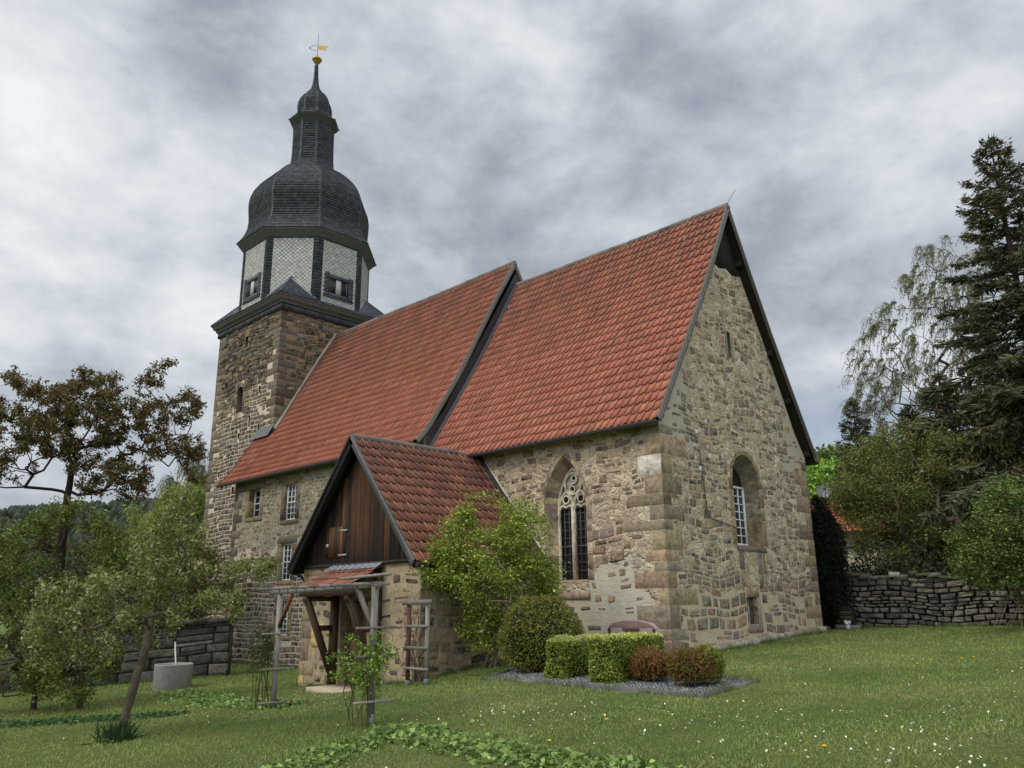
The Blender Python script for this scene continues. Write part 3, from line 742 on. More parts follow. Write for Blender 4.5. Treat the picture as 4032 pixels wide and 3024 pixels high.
for k, h in wins.items():
    q = np.array(h); a, b, c, d = q[:, 0].min(), q[:, 0].max(), q[:, 1].min(), q[:, 1].max()
    reveal(nv, fS, h, 0.26 if k == 'w1' else 0.15, col=lin(104, 94, 78, K))
    sw = 0.25
    for (x0, x1) in ((a - sw, a), (b, b + sw)):
        zc = c
        while zc < d - .05:
            hh = min(rng.uniform(.4, .8), d - zc); block(nv, fS, x0, x1, zc, zc + hh, .02, rng, pick(rng, PS, 1, .1)[0]); zc += hh
    block(nv, fS, a - sw, b + sw, d, d + .26, .022, rng, pick(rng, PS, 1, .1)[0]); block(nv, fS, a - sw + .05, b + sw - .02, c - .16, c, .04, rng, np.array(lin(140, 112, 70, K)) if k in ('w3',) else pick(rng, PS, 1, .1)[0])
    bx.append((a - sw, b + sw, c - .18, d + .28))
    bars_window(fS, h, 0.26 if k == 'w1' else 0.15, 2 if k == 'w1' else 3, 4 if k == 'w1' else 6)
bx += [(-19.3, -19.08, 2.58, 3.02), (-18.42, -18.28, .38, .62)]
qn = quoins(nv, (NX0, -NY), (1, 0), (0, 1), -1.1, 6.6, rng, PAL_TOWER, (0.3, 0.75), (0.3, 0.5), (0.25, 0.42), 0.02)
bx += [(NX0 - 1, NX0 + A, a, b) for a, b, A, B in qn]
R = trim(courses(rng, NX0, -13.0, -1.0, 3.35, (0.12, 0.23), (0.14, 0.42), 0.06), bx)
stones(nv, fS, R, rng, PAL_TOWER + [lin(120, 104, 92, K)] * 2, (0.01, 0.035), 0.020, 0.05, 0.025, (0.96, 1.0), sq=6.0)
R = trim(courses(rng, NX0, -9.0, 3.35, 6.6, (0.11, 0.24), (0.15, 0.42), 0.15), bx)
stones(nv, fS, R, rng, [lin(126, 112, 90, K), lin(112, 98, 80, K), lin(136, 122, 98, K), lin(120, 100, 84, K)], (0.0, 0.015), 0.015, 0.14, 0.04, (0.6, 0.98), sq=3.6, cj=.13,
       keep=lambda s, t: 0.85 if s < -19.6 else (0.6 if t < 4.4 or t > 6.1 else 0.74))
nv.build('nave_wall', [M_MN, M_STONE, M_DARK], church)
ng = MB()
ng.raw(east(NX1).p(np.array([g[0] for g in gab[2:]]), np.array([g[1] for g in gab[2:]])), [(0, 1, 2, 3, 4, 5, 6)], lin(44, 44, 46))
wall_face(ng, east(NX1 - .002), rectp(-NY, NY, 0, 6.7), (), lin(60, 56, 50))
ng.build('nave_gable_cladding', [M_SLATE], church)

# ------------------------------------------------------------------ choir
M_MC = mat_mortar('choir_render', lin(190, 174, 148, 1.4), lin(170, 155, 131, 1.4), lin(92, 79, 64, K), lump=10.0, cells=(4.2, .45, [lin(104, 92, 76, K), lin(136, 118, 94, K), lin(118, 100, 90, K), lin(148, 128, 100, K), lin(108, 100, 88, K)]),
                  patches=[((-1.45, -4, 1.35), (0.95, 1.0, 1.15), lin(172, 165, 148, K)), ((-2.8, -4, 1.0), (.6, 1.0, .75), lin(168, 158, 140, K)), ((0.0, -3.3, 3.6 + 3.6), (.6, .75, 1.9), lin(160, 152, 132, K)), ((0.0, 3.1, 6.8), (.6, .8, 2.0), lin(160, 150, 130, K)), ((0, 0.2, 1.0), (.6, 3.6, .9), lin(166, 151, 127, 1.4))], bump=1.0, bdist=0.075)
ch = MB(); fS, fE = south(-CY), east(0.0)
goth = archp(-3.78, -2.34, 2.08, 3.95, 1.42, True, 10)
goth_in = archp(-3.54, -2.52, 2.14, 4.02, 1.02, True, 10)
ewin = archp(-0.64, 0.80, 2.98, 4.76, 0.70)
ewin_in = archp(-0.52, 0.62, 3.02, 4.62, 0.57)
esm = rectp(-0.42, 0.15, 0.98, 1.66)
eslit = rectp(-0.27, -0.11, 8.22, 9.0)
wall_face(ch, fS, rectp(NX1, 0, -0.6, 6.0), [goth])
top = [(-4, -.6), (4, -.6), (4, 5.85), (3.45, 6.55), (2.9, 7.55), (1.84, 9.35), (.83, 11.0), (.4, 10.86), (0, 11.0), (-.4, 10.9), (-.83, 11.0), (-1.84, 9.35), (-2.9, 7.55), (-3.45, 6.55), (-4, 5.85)]
wall_face(ch, fE, top, [ewin, esm, eslit])
wall_face(ch, north(CY), rectp(NX1, 0, -.6, 6.0))
reveal(ch, fS, goth, 0.42, goth_in, lin(148, 130, 108, K)); reveal(ch, fE, ewin, 0.42, ewin_in, lin(128, 112, 88, K)); reveal(ch, fE, esm, 0.28, None, lin(124, 108, 86, K)); reveal(ch, fE, eslit, 0.3, None, lin(110, 100, 84, K))
q = np.array(eslit); ch.raw(fE.p(q[:, 0], q[:, 1], -.3), [(0, 1, 2, 3)], (1, 1, 1), 2)
bxS, bxE = [(-3.95, -2.28, 1.72, 4.1), (-3.75, -2.45, 4.1, 4.75), (-3.5, -2.7, 4.75, 5.2), (-3.25, -2.95, 5.2, 5.42)], []
# dressed voussoirs of the gothic reveal: banded stones with thin joints
h = np.array(goth); hi = np.array(goth_in)
def band(a, b, ai, bi, n, pal, fr, dep):
    a, b, ai, bi = map(np.array, (a, b, ai, bi))
    for i in range(n):
        f0, f1 = (i + .02) / n, (i + .98) / n
        P = [fr.p(*(a + (b - a) * f0), -.012), fr.p(*(a + (b - a) * f1), -.012), fr.p(*(ai + (bi - ai) * f1), -dep + .01), fr.p(*(ai + (bi - ai) * f0), -dep + .01)]
        mid = fr.p(*((a + b) / 2), 0); ctr = fr.p(-3.03, 3.5, -.2) if abs(fr.N[1]) > .5 else fr.p(.08, 4.0, -.2)
        P = [p + (ctr - p) / np.linalg.norm(ctr - p) * .012 for p in P]
        ch.raw(P, [(0, 1, 2, 3)], pick(rng, pal, 1, .13)[0], 1)
PG = [lin(150, 132, 110, K), lin(134, 116, 100, K), lin(158, 142, 116, K), lin(124, 106, 94, K)]
nh = len(h)
band(h[1], h[2], hi[1], hi[2], 6, PG, fS, .42); band(h[-1], h[0], hi[-1], hi[0], 6, PG, fS, .42)
for i in range(2, nh - 1):
    if i % 1 == 0: band(h[i], h[i + 1], hi[i], hi[i + 1], 1, PG, fS, .42)
for i in range(2, nh - 1):                                       # outer arch stones flush in the wall face
    c_ = np.array((-3.06, 3.6)); a, b = h[i], h[i + 1]
    oa, ob = a + (a - c_) / np.linalg.norm(a - c_) * .13, b + (b - c_) / np.linalg.norm(b - c_) * .13
    qv = np.array([a, b, ob, oa]); ch.raw(fS.p(qv[:, 0], qv[:, 1], .012), [(0, 1, 2, 3)], pick(rng, PG, 1, .1)[0], 1)
z = 2.1
while z < 3.9:
    hh = rng.uniform(.25, .42); block(ch, fS, -3.93, -3.78, z, z + hh, .012, rng, pick(rng, PG, 1, .12)[0]); block(ch, fS, -2.33, -2.16, z, z + hh, .012, rng, pick(rng, PG, 1, .12)[0]); z += hh
# sloping sill under the gothic window
ch.raw(np.concatenate([fS.p(np.array([-3.6, -2.42]), np.array([2.14, 2.14]), -.42), fS.p(np.array([-3.72, -2.3]), np.array([1.78, 1.76]), .07), fS.p(np.array([-3.72, -2.3]), np.array([1.68, 1.66]), .05), fS.p(np.array([-3.72, -2.3]), np.array([1.6, 1.6]), -.02)]), [(0, 1, 3, 2), (2, 3, 5, 4), (4, 5, 7, 6)], lin(136, 120, 104, K), 1)
nh = len(ewin); h = np.array(ewin); hi = np.array(ewin_in)
PE_ = [lin(126, 110, 86, K), lin(110, 100, 84, K), lin(138, 120, 92, K), lin(120, 112, 98, K)]
band(h[1], h[2], hi[1], hi[2], 4, PE_, fE, .42); band(h[-1], h[0], hi[-1], hi[0], 4, PE_, fE, .42)
for i in range(2, nh - 1, 1): band(h[i], h[i + 1], hi[i], hi[i + 1], 1, PE_ if i % 3 else PE_[1:2], fE, .42)
for i in range(2, nh - 1):
    c_ = np.array((.08, 4.76)); a, b = h[i], h[i + 1]
    oa, ob = a + (a - c_) / np.linalg.norm(a - c_) * .12, b + (b - c_) / np.linalg.norm(b - c_) * .12
    qv = np.array([a, b, ob, oa]); ch.raw(fE.p(qv[:, 0], qv[:, 1], .01), [(0, 1, 2, 3)], pick(rng, PE_, 1, .08)[0], 1)
for a_, b_ in ((-.86, -.64), (.80, 1.02)):
    z = 3.0
    while z < 4.7:
        hh = min(rng.uniform(.35, .75), 4.76 - z); block(ch, fE, a_, b_, z, z + hh, .012, rng, pick(rng, PE_, 1, .1)[0]); z += hh
block(ch, fE, -.7, .9, 2.84, 2.98, .03, rng, np.array(lin(112, 100, 88, K)))
for s_, e_ in ((-.62, -.36), (.36, .62), (.66, .8)):                # walled-up lower half of the old opening
    z = 1.95
    while z < 2.84:
        hh = min(rng.uniform(.25, .5), 2.84 - z); block(ch, fE, s_, e_, z, z + hh, .012, rng, pick(rng, PE_, 1, .1)[0]); z += hh
block(ch, fE, -.40, .28, 1.66, 1.92, .012, rng, np.array(lin(144, 120, 94, K))); block(ch, fE, .15, .34, .95, 1.66, .012, rng, np.array(lin(138, 126, 108, K)))
block(ch, fE, -.42, .3, .78, .98, .04, rng, np.array(lin(112, 100, 88, K)))
block(ch, fE, -.40, -.27, 8.1, 9.1, .01, rng, np.array(lin(116, 108, 92, K))); block(ch, fE, -.11, .04, 8.1, 9.1, .01, rng, np.array(lin(140, 128, 106, K)))
bxE += [(-.88, 1.04, 2.8, 4.8), (-.82, .98, 4.8, 5.35), (-.5, .66, 5.35, 5.62), (-.64, .82, 1.95, 2.84), (-.44, .36, .76, 1.95), (-.42, .06, 8.08, 9.12)]
qse = quoins(ch, (0, -CY), (-1, 0), (0, 1), .05, 5.75, rng, PAL_QUOIN, (0.4, 0.95), (0.45, 0.95), (0.2, 0.52), 0.005, special=(4.70, 5.12, lin(186, 178, 164, K)))
qne = quoins(ch, (0, CY), (-1, 0), (0, -1), .3, 5.7, rng, PAL_QUOIN, (0.4, 0.8), (0.4, 0.8), (0.3, 0.5), 0.005)
bxS += [(-A, 1, a, b) for a, b, A, B in qse]; bxE += [(-CY - 1, -CY + B, a, b) for a, b, A, B in qse] + [(CY - B, CY + 1, a, b) for a, b, A, B in qne]
R = trim(courses(rng, -5.6, 0, 2.4, 5.72, (0.10, 0.27), (0.14, 0.5), 0.25), bxS)
stones(ch, fS, R, rng, PAL_RUBBLE * 2 + PAL_PURPLE, (-0.006, 0.014), 0.006, 0.13, 0.06, (0.8, 1.04), sq=4.2, cj=.12, keep=lambda s, t: .88 if t > 4.3 else .66)
R = trim(courses(rng, -5.6, 0, .0, 2.4, (0.16, 0.36), (0.2, 0.6), 0.2), bxS)
stones(ch, fS, R, rng, PAL_RUBBLE, (0.0, 0.015), 0.02, 0.16, 0.05, (0.5, .95), sq=3.2, keep=lambda s, t: .42)
x = -8.5                                                         # dressed course under the eaves
while x < -.25:
    wd = min(rng.uniform(.5, 1.0), -.02 - x); block(ch, fS, x, x + wd, 5.74, 5.97, .10, rng, pick(rng, [lin(150, 136, 108, K), lin(136, 122, 98, K)], 1, .08)[0]); x += wd
def inE(s, t): return t < np.interp(abs(s), [0, .83, 1.84, 2.9, 3.45, 4.0], [10.95, 10.95, 9.3, 7.5, 6.5, 5.8])
R = trim(courses(rng, -4, 4, .05, 2.3, (0.17, 0.38), (0.18, 0.52), 0.25), bxE, inE)
stones(ch, fE, R, rng, [tuple(min(1, v * q_) for v, q_ in zip(c_, (1.16, 1.14, 1.10))) for c_ in PAL_GREYB * 2 + PAL_RUBBLE], (-0.003, 0.014), 0.010, 0.10, 0.07, (0.86, 1.02), sq=4.2, cj=.12, keep=lambda s, t: .98)
R = trim(courses(rng, -4, 4, 2.3, 10.95, (0.10, 0.27), (0.13, 0.44), 0.25), bxE, inE)
stones(ch, fE, R, rng, [tuple(min(1, v * q_) for v, q_ in zip(c_, (1.16, 1.14, 1.10))) for c_ in PAL_RUBBLE + PAL_GREYB], (-0.006, 0.012), 0.006, 0.13, 0.08, (0.8, 1.04), sq=4.0, cj=.11, keep=lambda s, t: (.93 if abs(s) > 2.6 else .82))
# footing: mortar skirt and rough plinth stones
for y in np.arange(-4.0, 3.9, .5):
    g0 = float(gz(0.1, y + .25)); ch.box((0.03, y + .25, g0 + .02), (0.16 + rng.uniform(0, .05), .52, .26), pick(rng, [lin(150, 142, 128, K), lin(132, 122, 106, K)], 1, .08)[0], 1)
ch.box((.02, -4.02, .26), (.42, .42, .3), lin(112, 98, 82, K), 1, R=Matrix.Rotation(.1, 3, 'Z')); 
ch.build('choir_wall', [M_MC, M_STONE, M_DARK], church)
# east window: white casement in the arched opening
o = bars_window(fE, rectp(-.52, .62, 3.02, 4.64), 0.42, 4, 7, 0.055, 0.028, mid=False); g = MB(); q = np.array(ewin_in); g.raw(fE.p(q[:, 0], q[:, 1], -.425), [tuple(range(len(q)))]); g.build('pane', [M_GLASS], o)
o = bars_window(fE, esm, 0.28, 2, 3, 0.04, 0.022, mid=False)
gr = MB()
for s_ in (-.26, -.1, .04): gr.beam(fE.p(s_, .98, -.1), fE.p(s_, 1.66, -.1), .016, .016, lin(40, 38, 36))
for t_ in (1.2, 1.45): gr.beam(fE.p(-.42, t_, -.1), fE.p(.15, t_, -.1), .014, .014, lin(40, 38, 36))
gr.build('iron_grille', [M_METAL], o)
# gothic tracery
C_TR = np.array(lin(182, 172, 152, K)); trc = MB(); dp = -.40
T = lambda s, t, d=0.0: fS.p(np.asarray(s, float), np.asarray(t, float), dp + .06 + d)
def curve(pts, r=.035, cl=C_TR): trc.tube(np.array([T(a, b) for a, b in pts]), r, 6, cl)
gi = np.array(goth_in); curve([tuple(p) for p in gi[1:]] + [tuple(gi[0])], .045)
cm = -3.03
trc.beam(T(cm, 2.12), T(cm, 4.05), .085, .14, C_TR, up=(0, 1, 0))
plate = [q_ for q_ in archp(-3.54, -2.52, 4.0, 4.02, 1.02, True, 10)]; pq = np.array(plate); trc.raw(fS.p(pq[:, 0], pq[:, 1], dp + .03), [tuple(range(len(pq)))], C_TR * .62)
circ = lambda cx, cz, r, a0=0, a1=2 * math.pi, n=22: [(cx + r * math.cos(t), cz + r * math.sin(t)) for t in np.linspace(a0, a1, n)]
curve(circ(cm, 4.63, .285), .034)
curve(circ(cm, 4.63 + .1425, .1425, math.pi / 2, -math.pi / 2, 12), .026); curve(circ(cm, 4.63 - .1425, .1425, math.pi / 2, 3 * math.pi / 2, 12), .026)
curve(circ(cm + .03, 4.775, .075), .022); curve(circ(cm - .03, 4.485, .085), .022)
for sx in (-1, 1):
    c0 = cm + sx * .255
    arc1 = [(cm, 3.98), (cm + sx * .04, 4.16), (cm + sx * .13, 4.33), (cm + sx * .22, 4.42)]
    arc2 = [(cm + sx * .5, 3.95), (cm + sx * .48, 4.12), (cm + sx * .40, 4.30), (cm + sx * .25, 4.43)]
    curve(arc1, .034); curve(arc2, .034)
    curve(circ(c0, 4.22, .105), .026)
    curve([(cm + sx * .03, 3.93), (cm + sx * .08, 4.05), (cm + sx * .16, 4.06), (c0, 4.0), (cm + sx * .35, 4.06), (cm + sx * .43, 4.05), (cm + sx * .49, 3.93)], .028)
for cx_, cz_, rr_ in ((cm + .03, 4.775, .062), (cm - .03, 4.485, .045), (cm - .255, 4.22, .088), (cm + .255, 4.22, .088), (cm, 4.13, .05), (cm - .36, 4.56, .05), (cm + .36, 4.56, .05)):
    cq = np.array(circ(cx_, cz_, rr_)[:-1]); trc.raw(fS.p(cq[:, 0], cq[:, 1], dp + .034), [tuple(range(len(cq)))], (.02, .022, .025), 1)
win = trc.build('tracery_window', [M_STONE, M_GLASS], church)
for sx in (-1, 1):          # leaded lights
    ld = MB(); a, b = (cm - .5, cm - .045) if sx < 0 else (cm + .045, cm + .5)
    for k in range(1, 3): ld.beam(T(a + (b - a) * k / 3, 2.15, -.03), T(a + (b - a) * k / 3, 4.0, -.03), .012, .012, lin(92, 94, 98))
    for k in range(1, 9): z = 2.15 + 1.9 * k / 9; ld.beam(T(a, z, -.03), T(b, z, -.03), .030 if k in (4,) else .012, .012, lin(84, 86, 90), up=(0, 1, 0))
    ld.beam(T(a, 3.98, -.02), T(b, 3.98, -.02), .03, .03, lin(50, 50, 50)); ld.build('leaded_light', [M_METAL], win)
g = MB(); g.raw(fS.p(gi[:, 0], gi[:, 1], dp - .012), [tuple(range(len(gi)))]); g.build('pane', [M_GLASS], win)
# insulators and conduit on the east gable
for y, z in ((-2.05, 6.02), (-2.55, 5.68), (-1.98, 5.12), (-2.48, 4.75)):
    ins = MB(); p = np.array((0.0, y, z))
    ins.tube([p, p + (.10, 0, -.05), p + (.14, .0, -.01)], .010, 6, lin(60, 56, 52)); io_ = ins.build('insulator', [M_METAL], church)
    cap = MB(); cap.lathe([(.0, -.05), (.03, -.045), (.045, -.01), (.035, .01), (.05, .03), (.03, .06), (.0, .07)], p + (.14, 0, .03), 12); cap.build('ceramic_cap', [M_CERAMIC], io_, smooth=True)
cd = MB(); cd.tube([(.05, -2.28, 5.32), (.05, -2.22, 4.6), (.05, -2.12, 3.68), (.05, -2.05, 3.60), (.05, -.68, 3.42)], .014, 6, lin(92, 84, 75))
for z in (5.3, 4.95, 4.55, 4.15, 3.8): cd.box((.03, -2.28 + (5.32 - z) * .1, z), (.05, .05, .025), lin(78, 72, 66))
cd.build('conduit', [M_METAL], church)

# ------------------------------------------------------------------ roofs
PAL_T = [lin(163, 102, 81, 1.16), lin(159, 98, 78, 1.16), lin(167, 106, 85, 1.16), lin(155, 95, 76, 1.16)]
PAL_TP = [lin(144, 92, 72, 1.08), lin(134, 86, 68, 1.08), lin(152, 100, 79, 1.08), lin(124, 82, 66, 1.08)]
C_DIRT = np.array(lin(84, 76, 70, 1.05))
def sag(a, a0, a1, amp):
    f = (np.asarray(a, float) - a0) / (a1 - a0)
    return -amp * (np.sin(np.pi * np.clip(f, 0, 1)) + .45 * np.sin(3.3 * np.pi * f + .6) * np.sin(np.pi * np.clip(f, 0, 1)))
def tile_slope(mb, path, place, a0, a1, rng, pal, tw=0.212, tl=0.335, skip=None, dirt=0.0, dirt_top=0.45, flip=1, hr=0.044, sg=0.0):
    """pantiles: path = [(out, z)] eaves -> ridge; place(a, out, z) -> xyz ; normal offset in the (out, z) plane"""
    path = np.array(path, float); d = np.r_[0, np.cumsum(np.hypot(*np.diff(path, axis=0).T))]; L = d[-1]
    nc = int(round(L / tl)); tl = L / nc; nt = int(round((a1 - a0) / tw)); tw = (a1 - a0) / nt
    u = np.linspace(0, 1, 9); u = np.array([0, .12, .34, .50, .62, .74, .86, .95, 1.0]); prof = np.array([.006, .0, .0, .004, .022, .045, .051, .036, .018]) * hr / .044
    def at(l):
        l_ = np.clip(l, -.08, L)
        o, z = np.interp(l_, d, path[:, 0]), np.interp(l_, d, path[:, 1])
        e = np.where(l_ < 0, l_, 0)
        t0 = (path[1] - path[0]) / np.linalg.norm(path[1] - path[0])
        return o + e * t0[0], z + e * t0[1]
    Vs, Cs = [], []
    for i in range(nc):
        l0, l1 = i * tl - .05, min((i + 1) * tl + .03, L)
        oo, zo = at(np.array([l0, l1])); to = np.array((oo[1] - oo[0], zo[1] - zo[0])); to /= np.linalg.norm(to)
        nr = np.array((to[1], -to[0]))          # outward normal in (out, z)
        if nr[1] < 0: nr = -nr
        j = np.arange(nt)
        if skip is not None:
            am = a0 + (j + .5) * tw; om, zm = at(np.array([(l0 + l1) / 2])); j = j[~skip(am, om[0])]
        m = len(j)
        if m == 0: continue
        jl = rng.normal(0, .0025, (m, 1)); ja = rng.normal(0, .002, (m, 1)); jd = rng.normal(0, .003, (m, 1))
        A = (a0 + (j[:, None] + u[None]) * tw + ja) if flip > 0 else (a1 - (nt - 1 - j[:, None] + u[None]) * tw + ja)
        base = pick(rng, pal, m, .03)
        C = np.repeat(base[:, None], 9, 1)
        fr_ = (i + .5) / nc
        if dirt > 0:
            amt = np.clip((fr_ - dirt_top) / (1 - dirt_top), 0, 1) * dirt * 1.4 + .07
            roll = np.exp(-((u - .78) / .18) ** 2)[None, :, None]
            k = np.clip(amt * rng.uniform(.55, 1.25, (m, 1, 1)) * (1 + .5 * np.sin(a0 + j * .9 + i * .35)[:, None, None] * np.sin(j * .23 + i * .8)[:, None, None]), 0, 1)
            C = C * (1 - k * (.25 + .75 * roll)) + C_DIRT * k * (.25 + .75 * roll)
        rows = []
        for l, up in ((l0 + .002, .030), (l0, .050), (l1, .003)):
            o, z = at(np.array([l])); n_ = prof[None] + up + jl
            O = o[0] + nr[0] * n_ + to[0] * jd; Z = z[0] + nr[1] * n_ + to[1] * jd
            if up < 0: O = O - nr[0] * prof[None] * .0; 
            rows.append(place(A, O, Z + sag(A, a0, a1, sg) * (.3 + .7 * fr_)))
        V = np.stack(rows, 1)                    # m,3,9,3
        C3 = np.repeat(C[:, None], 3, 1); C3[:, 0] *= .16; Vs.append(V.reshape(-1, 3)); Cs.append(C3.reshape(-1, 3))     # tile noses painted near-black as the shadow line under each course
    V = np.concatenate(Vs); m = len(V) // 27
    F = np.array([(r * 9 + c, r * 9 + c + 1, (r + 1) * 9 + c + 1, (r + 1) * 9 + c) for r in range(2) for c in range(8)])
    mb.raw(V, (F[None] + (np.arange(m) * 27)[:, None, None]).reshape(-1, 4), np.concatenate(Cs))
def path_board(mb, path, place, a, th, n0, n1, col, mi=0, ext=0.0):
    path = np.array(path, float); T_ = np.gradient(path, axis=0); T_ /= np.linalg.norm(T_, axis=1)[:, None]
    N_ = np.stack([T_[:, 1], -T_[:, 0]], 1); N_[N_[:, 1] < 0] *= -1
    rings = []
    for p, n_ in zip(path, N_):
        c = [(a, p + n_ * n0), (a + th, p + n_ * n0), (a + th, p + n_ * n1), (a, p + n_ * n1)]
        rings.append(np.array([place(np.array(x), np.array(q[0]), np.array(q[1])) for x, q in c]))
    n = 4; V = np.concatenate(rings); F = [(i * 4 + k, i * 4 + (k + 1) % 4, (i + 1) * 4 + (k + 1) % 4, (i + 1) * 4 + k) for i in range(len(rings) - 1) for k in range(4)] + [(0, 1, 2, 3), tuple(range(len(V) - 4, len(V)))]
    mb.faces(V, F, col, mi)
def ridge_caps(mb, p0, p1, r, rng, cols, step=.38, sgp=None):
    p0, p1 = np.array(p0, float), np.array(p1, float); n = int(np.linalg.norm(p1 - p0) / step); d = (p1 - p0) / n
    for i in range(n):
        q0, q1 = p0 + d * i, p0 + d * (i + 1.06)
        if sgp: q0 = q0 + (0, 0, float(sag(q0[0], *sgp))); q1 = q1 + (0, 0, float(sag(q1[0], *sgp)))
        mb.tube([q0, q1], [r * 1.08, r * .94], 10, pick(rng, cols, 1, .12)[0])
plS = lambda a, o, z: np.stack(np.broadcast_arrays(a, -o, z), -1)
plN = lambda a, o, z: np.stack(np.broadcast_arrays(a, o, z), -1)
NAVE_P = [(4.53, 6.50), (4.22, 6.83), (3.96, 7.18), (3.74, 7.56), (2.87, 8.88), (2.5, 9.52), (1.72, 10.95), (.89, 12.43), (0, 13.93)]
CHOIR_P = [(4.36, 5.78), (4.16, 6.08), (3.96, 6.38), (3.63, 6.90), (3.37, 7.30), (2.98, 7.90), (2.05, 9.38), (1.11, 10.97), (0, 12.98)]
C_VERGE = lin(100, 97, 93, 1.1)
COL_RIDGE = [lin(112, 104, 96, 1.1), lin(126, 108, 96, 1.1), lin(98, 94, 88, 1.1)]
for nm, P, x0, x1, dirt, skip in (('nave_roof', NAVE_P, -21.8, -8.62, .55, lambda a, o: (a < TX1 + .06) & (o < TY + .06)), ('choir_roof', CHOIR_P, -8.5, .22, .55, None)):
    r = MB()
    sv = .045 if nm == 'nave_roof' else .028
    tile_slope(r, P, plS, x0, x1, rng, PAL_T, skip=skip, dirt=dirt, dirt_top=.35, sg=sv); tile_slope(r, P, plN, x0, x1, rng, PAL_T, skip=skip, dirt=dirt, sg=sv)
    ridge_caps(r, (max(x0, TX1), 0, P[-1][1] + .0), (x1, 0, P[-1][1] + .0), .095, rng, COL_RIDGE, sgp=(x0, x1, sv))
    ob = r.build(nm, [M_TILE], church)
    u = MB(); Pa = np.array(P)
    for pl in (plS, plN):           # boarded underside
        segs = [(x0, x1, 0, len(P))] if skip is None else [(TX1, x1, 0, len(P)), (x0, TX1, 0, 4)]
        for xa, xb, i0, i1 in segs:
            q = Pa[i0:i1] - (0.02, .07); V = np.concatenate([pl(np.full(len(q), xa), q[:, 0], q[:, 1]), pl(np.full(len(q), xb), q[:, 0], q[:, 1])]); n = len(q)
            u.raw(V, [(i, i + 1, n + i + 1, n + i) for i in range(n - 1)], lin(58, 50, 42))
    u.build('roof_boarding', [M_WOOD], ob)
    for pl in (plS, plN):
        v = MB()
        path_board(v, P, pl, x1 + .0, .035, -.12, .055, C_VERGE)
        path_board(v, P, pl, x1 + .034, .03, -.09, -.02, lin(96, 92, 86, 1.1)); v.build('verge_board', [M_WOODH], ob)
        if nm == 'nave_roof':
            v = MB(); q = [p for p in P if p[0] > 2.8]; path_board(v, q, pl, x0 - .035, .035, -.18, .06, lin(52, 50, 48)); v.build('verge_board', [M_WOODH], ob)
        gt = MB(); e = P[0]
        a = np.linspace(math.pi, 2 * math.pi, 9); prof_ = [(e[0] + .05 + .068 * math.cos(t), e[1] - .055 + .068 * math.sin(t)) for t in a]
        prof2 = [(e[0] + .05 + .058 * math.cos(t), e[1] - .05 + .058 * math.sin(t)) for t in a[::-1]]
        pp = np.array(prof_ + prof2); n = len(pp); V = np.concatenate([pl(np.full(n, x0 - .02), pp[:, 0], pp[:, 1]), pl(np.full(n, x1 + .03), pp[:, 0], pp[:, 1])])
        gt.raw(V, [(i, (i + 1) % n, n + (i + 1) % n, n + i) for i in range(n)], lin(62, 60, 58)); gt.raw(V[:n], [tuple(range(n))], lin(62, 60, 58)); gt.raw(V[n:], [tuple(range(n))], lin(62, 60, 58))
        gt.tube([pl(np.array(x0), np.array(e[0] + .12), np.array(e[1] - .045)), pl(np.array(x1), np.array(e[0] + .12), np.array(e[1] - .045))], .012, 6, lin(74, 72, 70))
        gt.build('gutter', [M_METAL], ob)
fl = MB()            # mortar flashing of the nave roof against the tower, lead strip beside it
q = [(o, z + .05) for o, z in NAVE_P if o < 3.0]
path_board(fl, q, plS, TX1 + .0, .10, -.02, .10, lin(150, 140, 124, 1.2)); path_board(fl, q, plN, TX1 + .0, .10, -.02, .10, lin(150, 140, 124, 1.2))
fl.raw([(-21.8, -2.96, 9.12), (-20.4, -2.96, 9.12), (-20.4, -3.25, 8.62), (-21.8, -3.25, 8.62)], [(0, 1, 2, 3)], lin(96, 98, 102, 1.1))
fl.build('roof_flashing', [M_CONC], church)
gv = MB()           # dark junction of the choir roof against the nave gable
Pc = np.array(CHOIR_P)
for pl in (plS, plN):
    path_board(gv, [(o, z) for o, z in CHOIR_P], pl, -8.60, .14, -.1, .10, lin(58, 58, 60))
gv.build('valley_flashing', [M_SLATE], church)
# boarded top of the east gable, purlin ends, braces
bt = MB()
for i, y in enumerate(np.arange(-1.0, 1.0, .12)):
    zt = 12.85 - abs(y + .06) * 1.82
    if zt > 10.75: bt.box((-.05, y + .06, (zt + 10.7) / 2), (.03, .112, zt - 10.7), pick(rng, [lin(44, 40, 36), lin(36, 33, 30), lin(54, 48, 42)], 1, .15)[0])
bt.build('gable_boarding', [M_WOOD], church)
for sy in (-1, 1):
    for o, z in ((4.05, 5.96), (2.2, 8.85), (.75, 11.35), (3.1, 7.5)): pu = MB(); pu.box((-.05, sy * o, z), (.40, .15, .17), lin(48, 43, 38)); pu.build('purlin_end', [M_WOOD], church)
lr = MB(); lr.tube([(.2, 0, 13.0), (.5, .06, 13.42)], .009, 5, lin(120, 120, 120)); lr.build('lightning_rod', [M_METAL], church)
lr = MB(); lr.tube([(-8.65, 0, 13.97), (-8.95, -.05, 14.22)], .009, 5, lin(120, 120, 120)); lr.build('lightning_rod', [M_METAL], church)
for x, y, z in ((-.9, -.62, 11.95), (-8.15, -.75, 11.72)): hk = MB(); hk.tube([(x, y, z), (x, y - .08, z + .06), (x, y - .1, z + .16)], .018, 5, lin(170, 160, 150)); hk.build('roof_hook', [M_METAL], church)
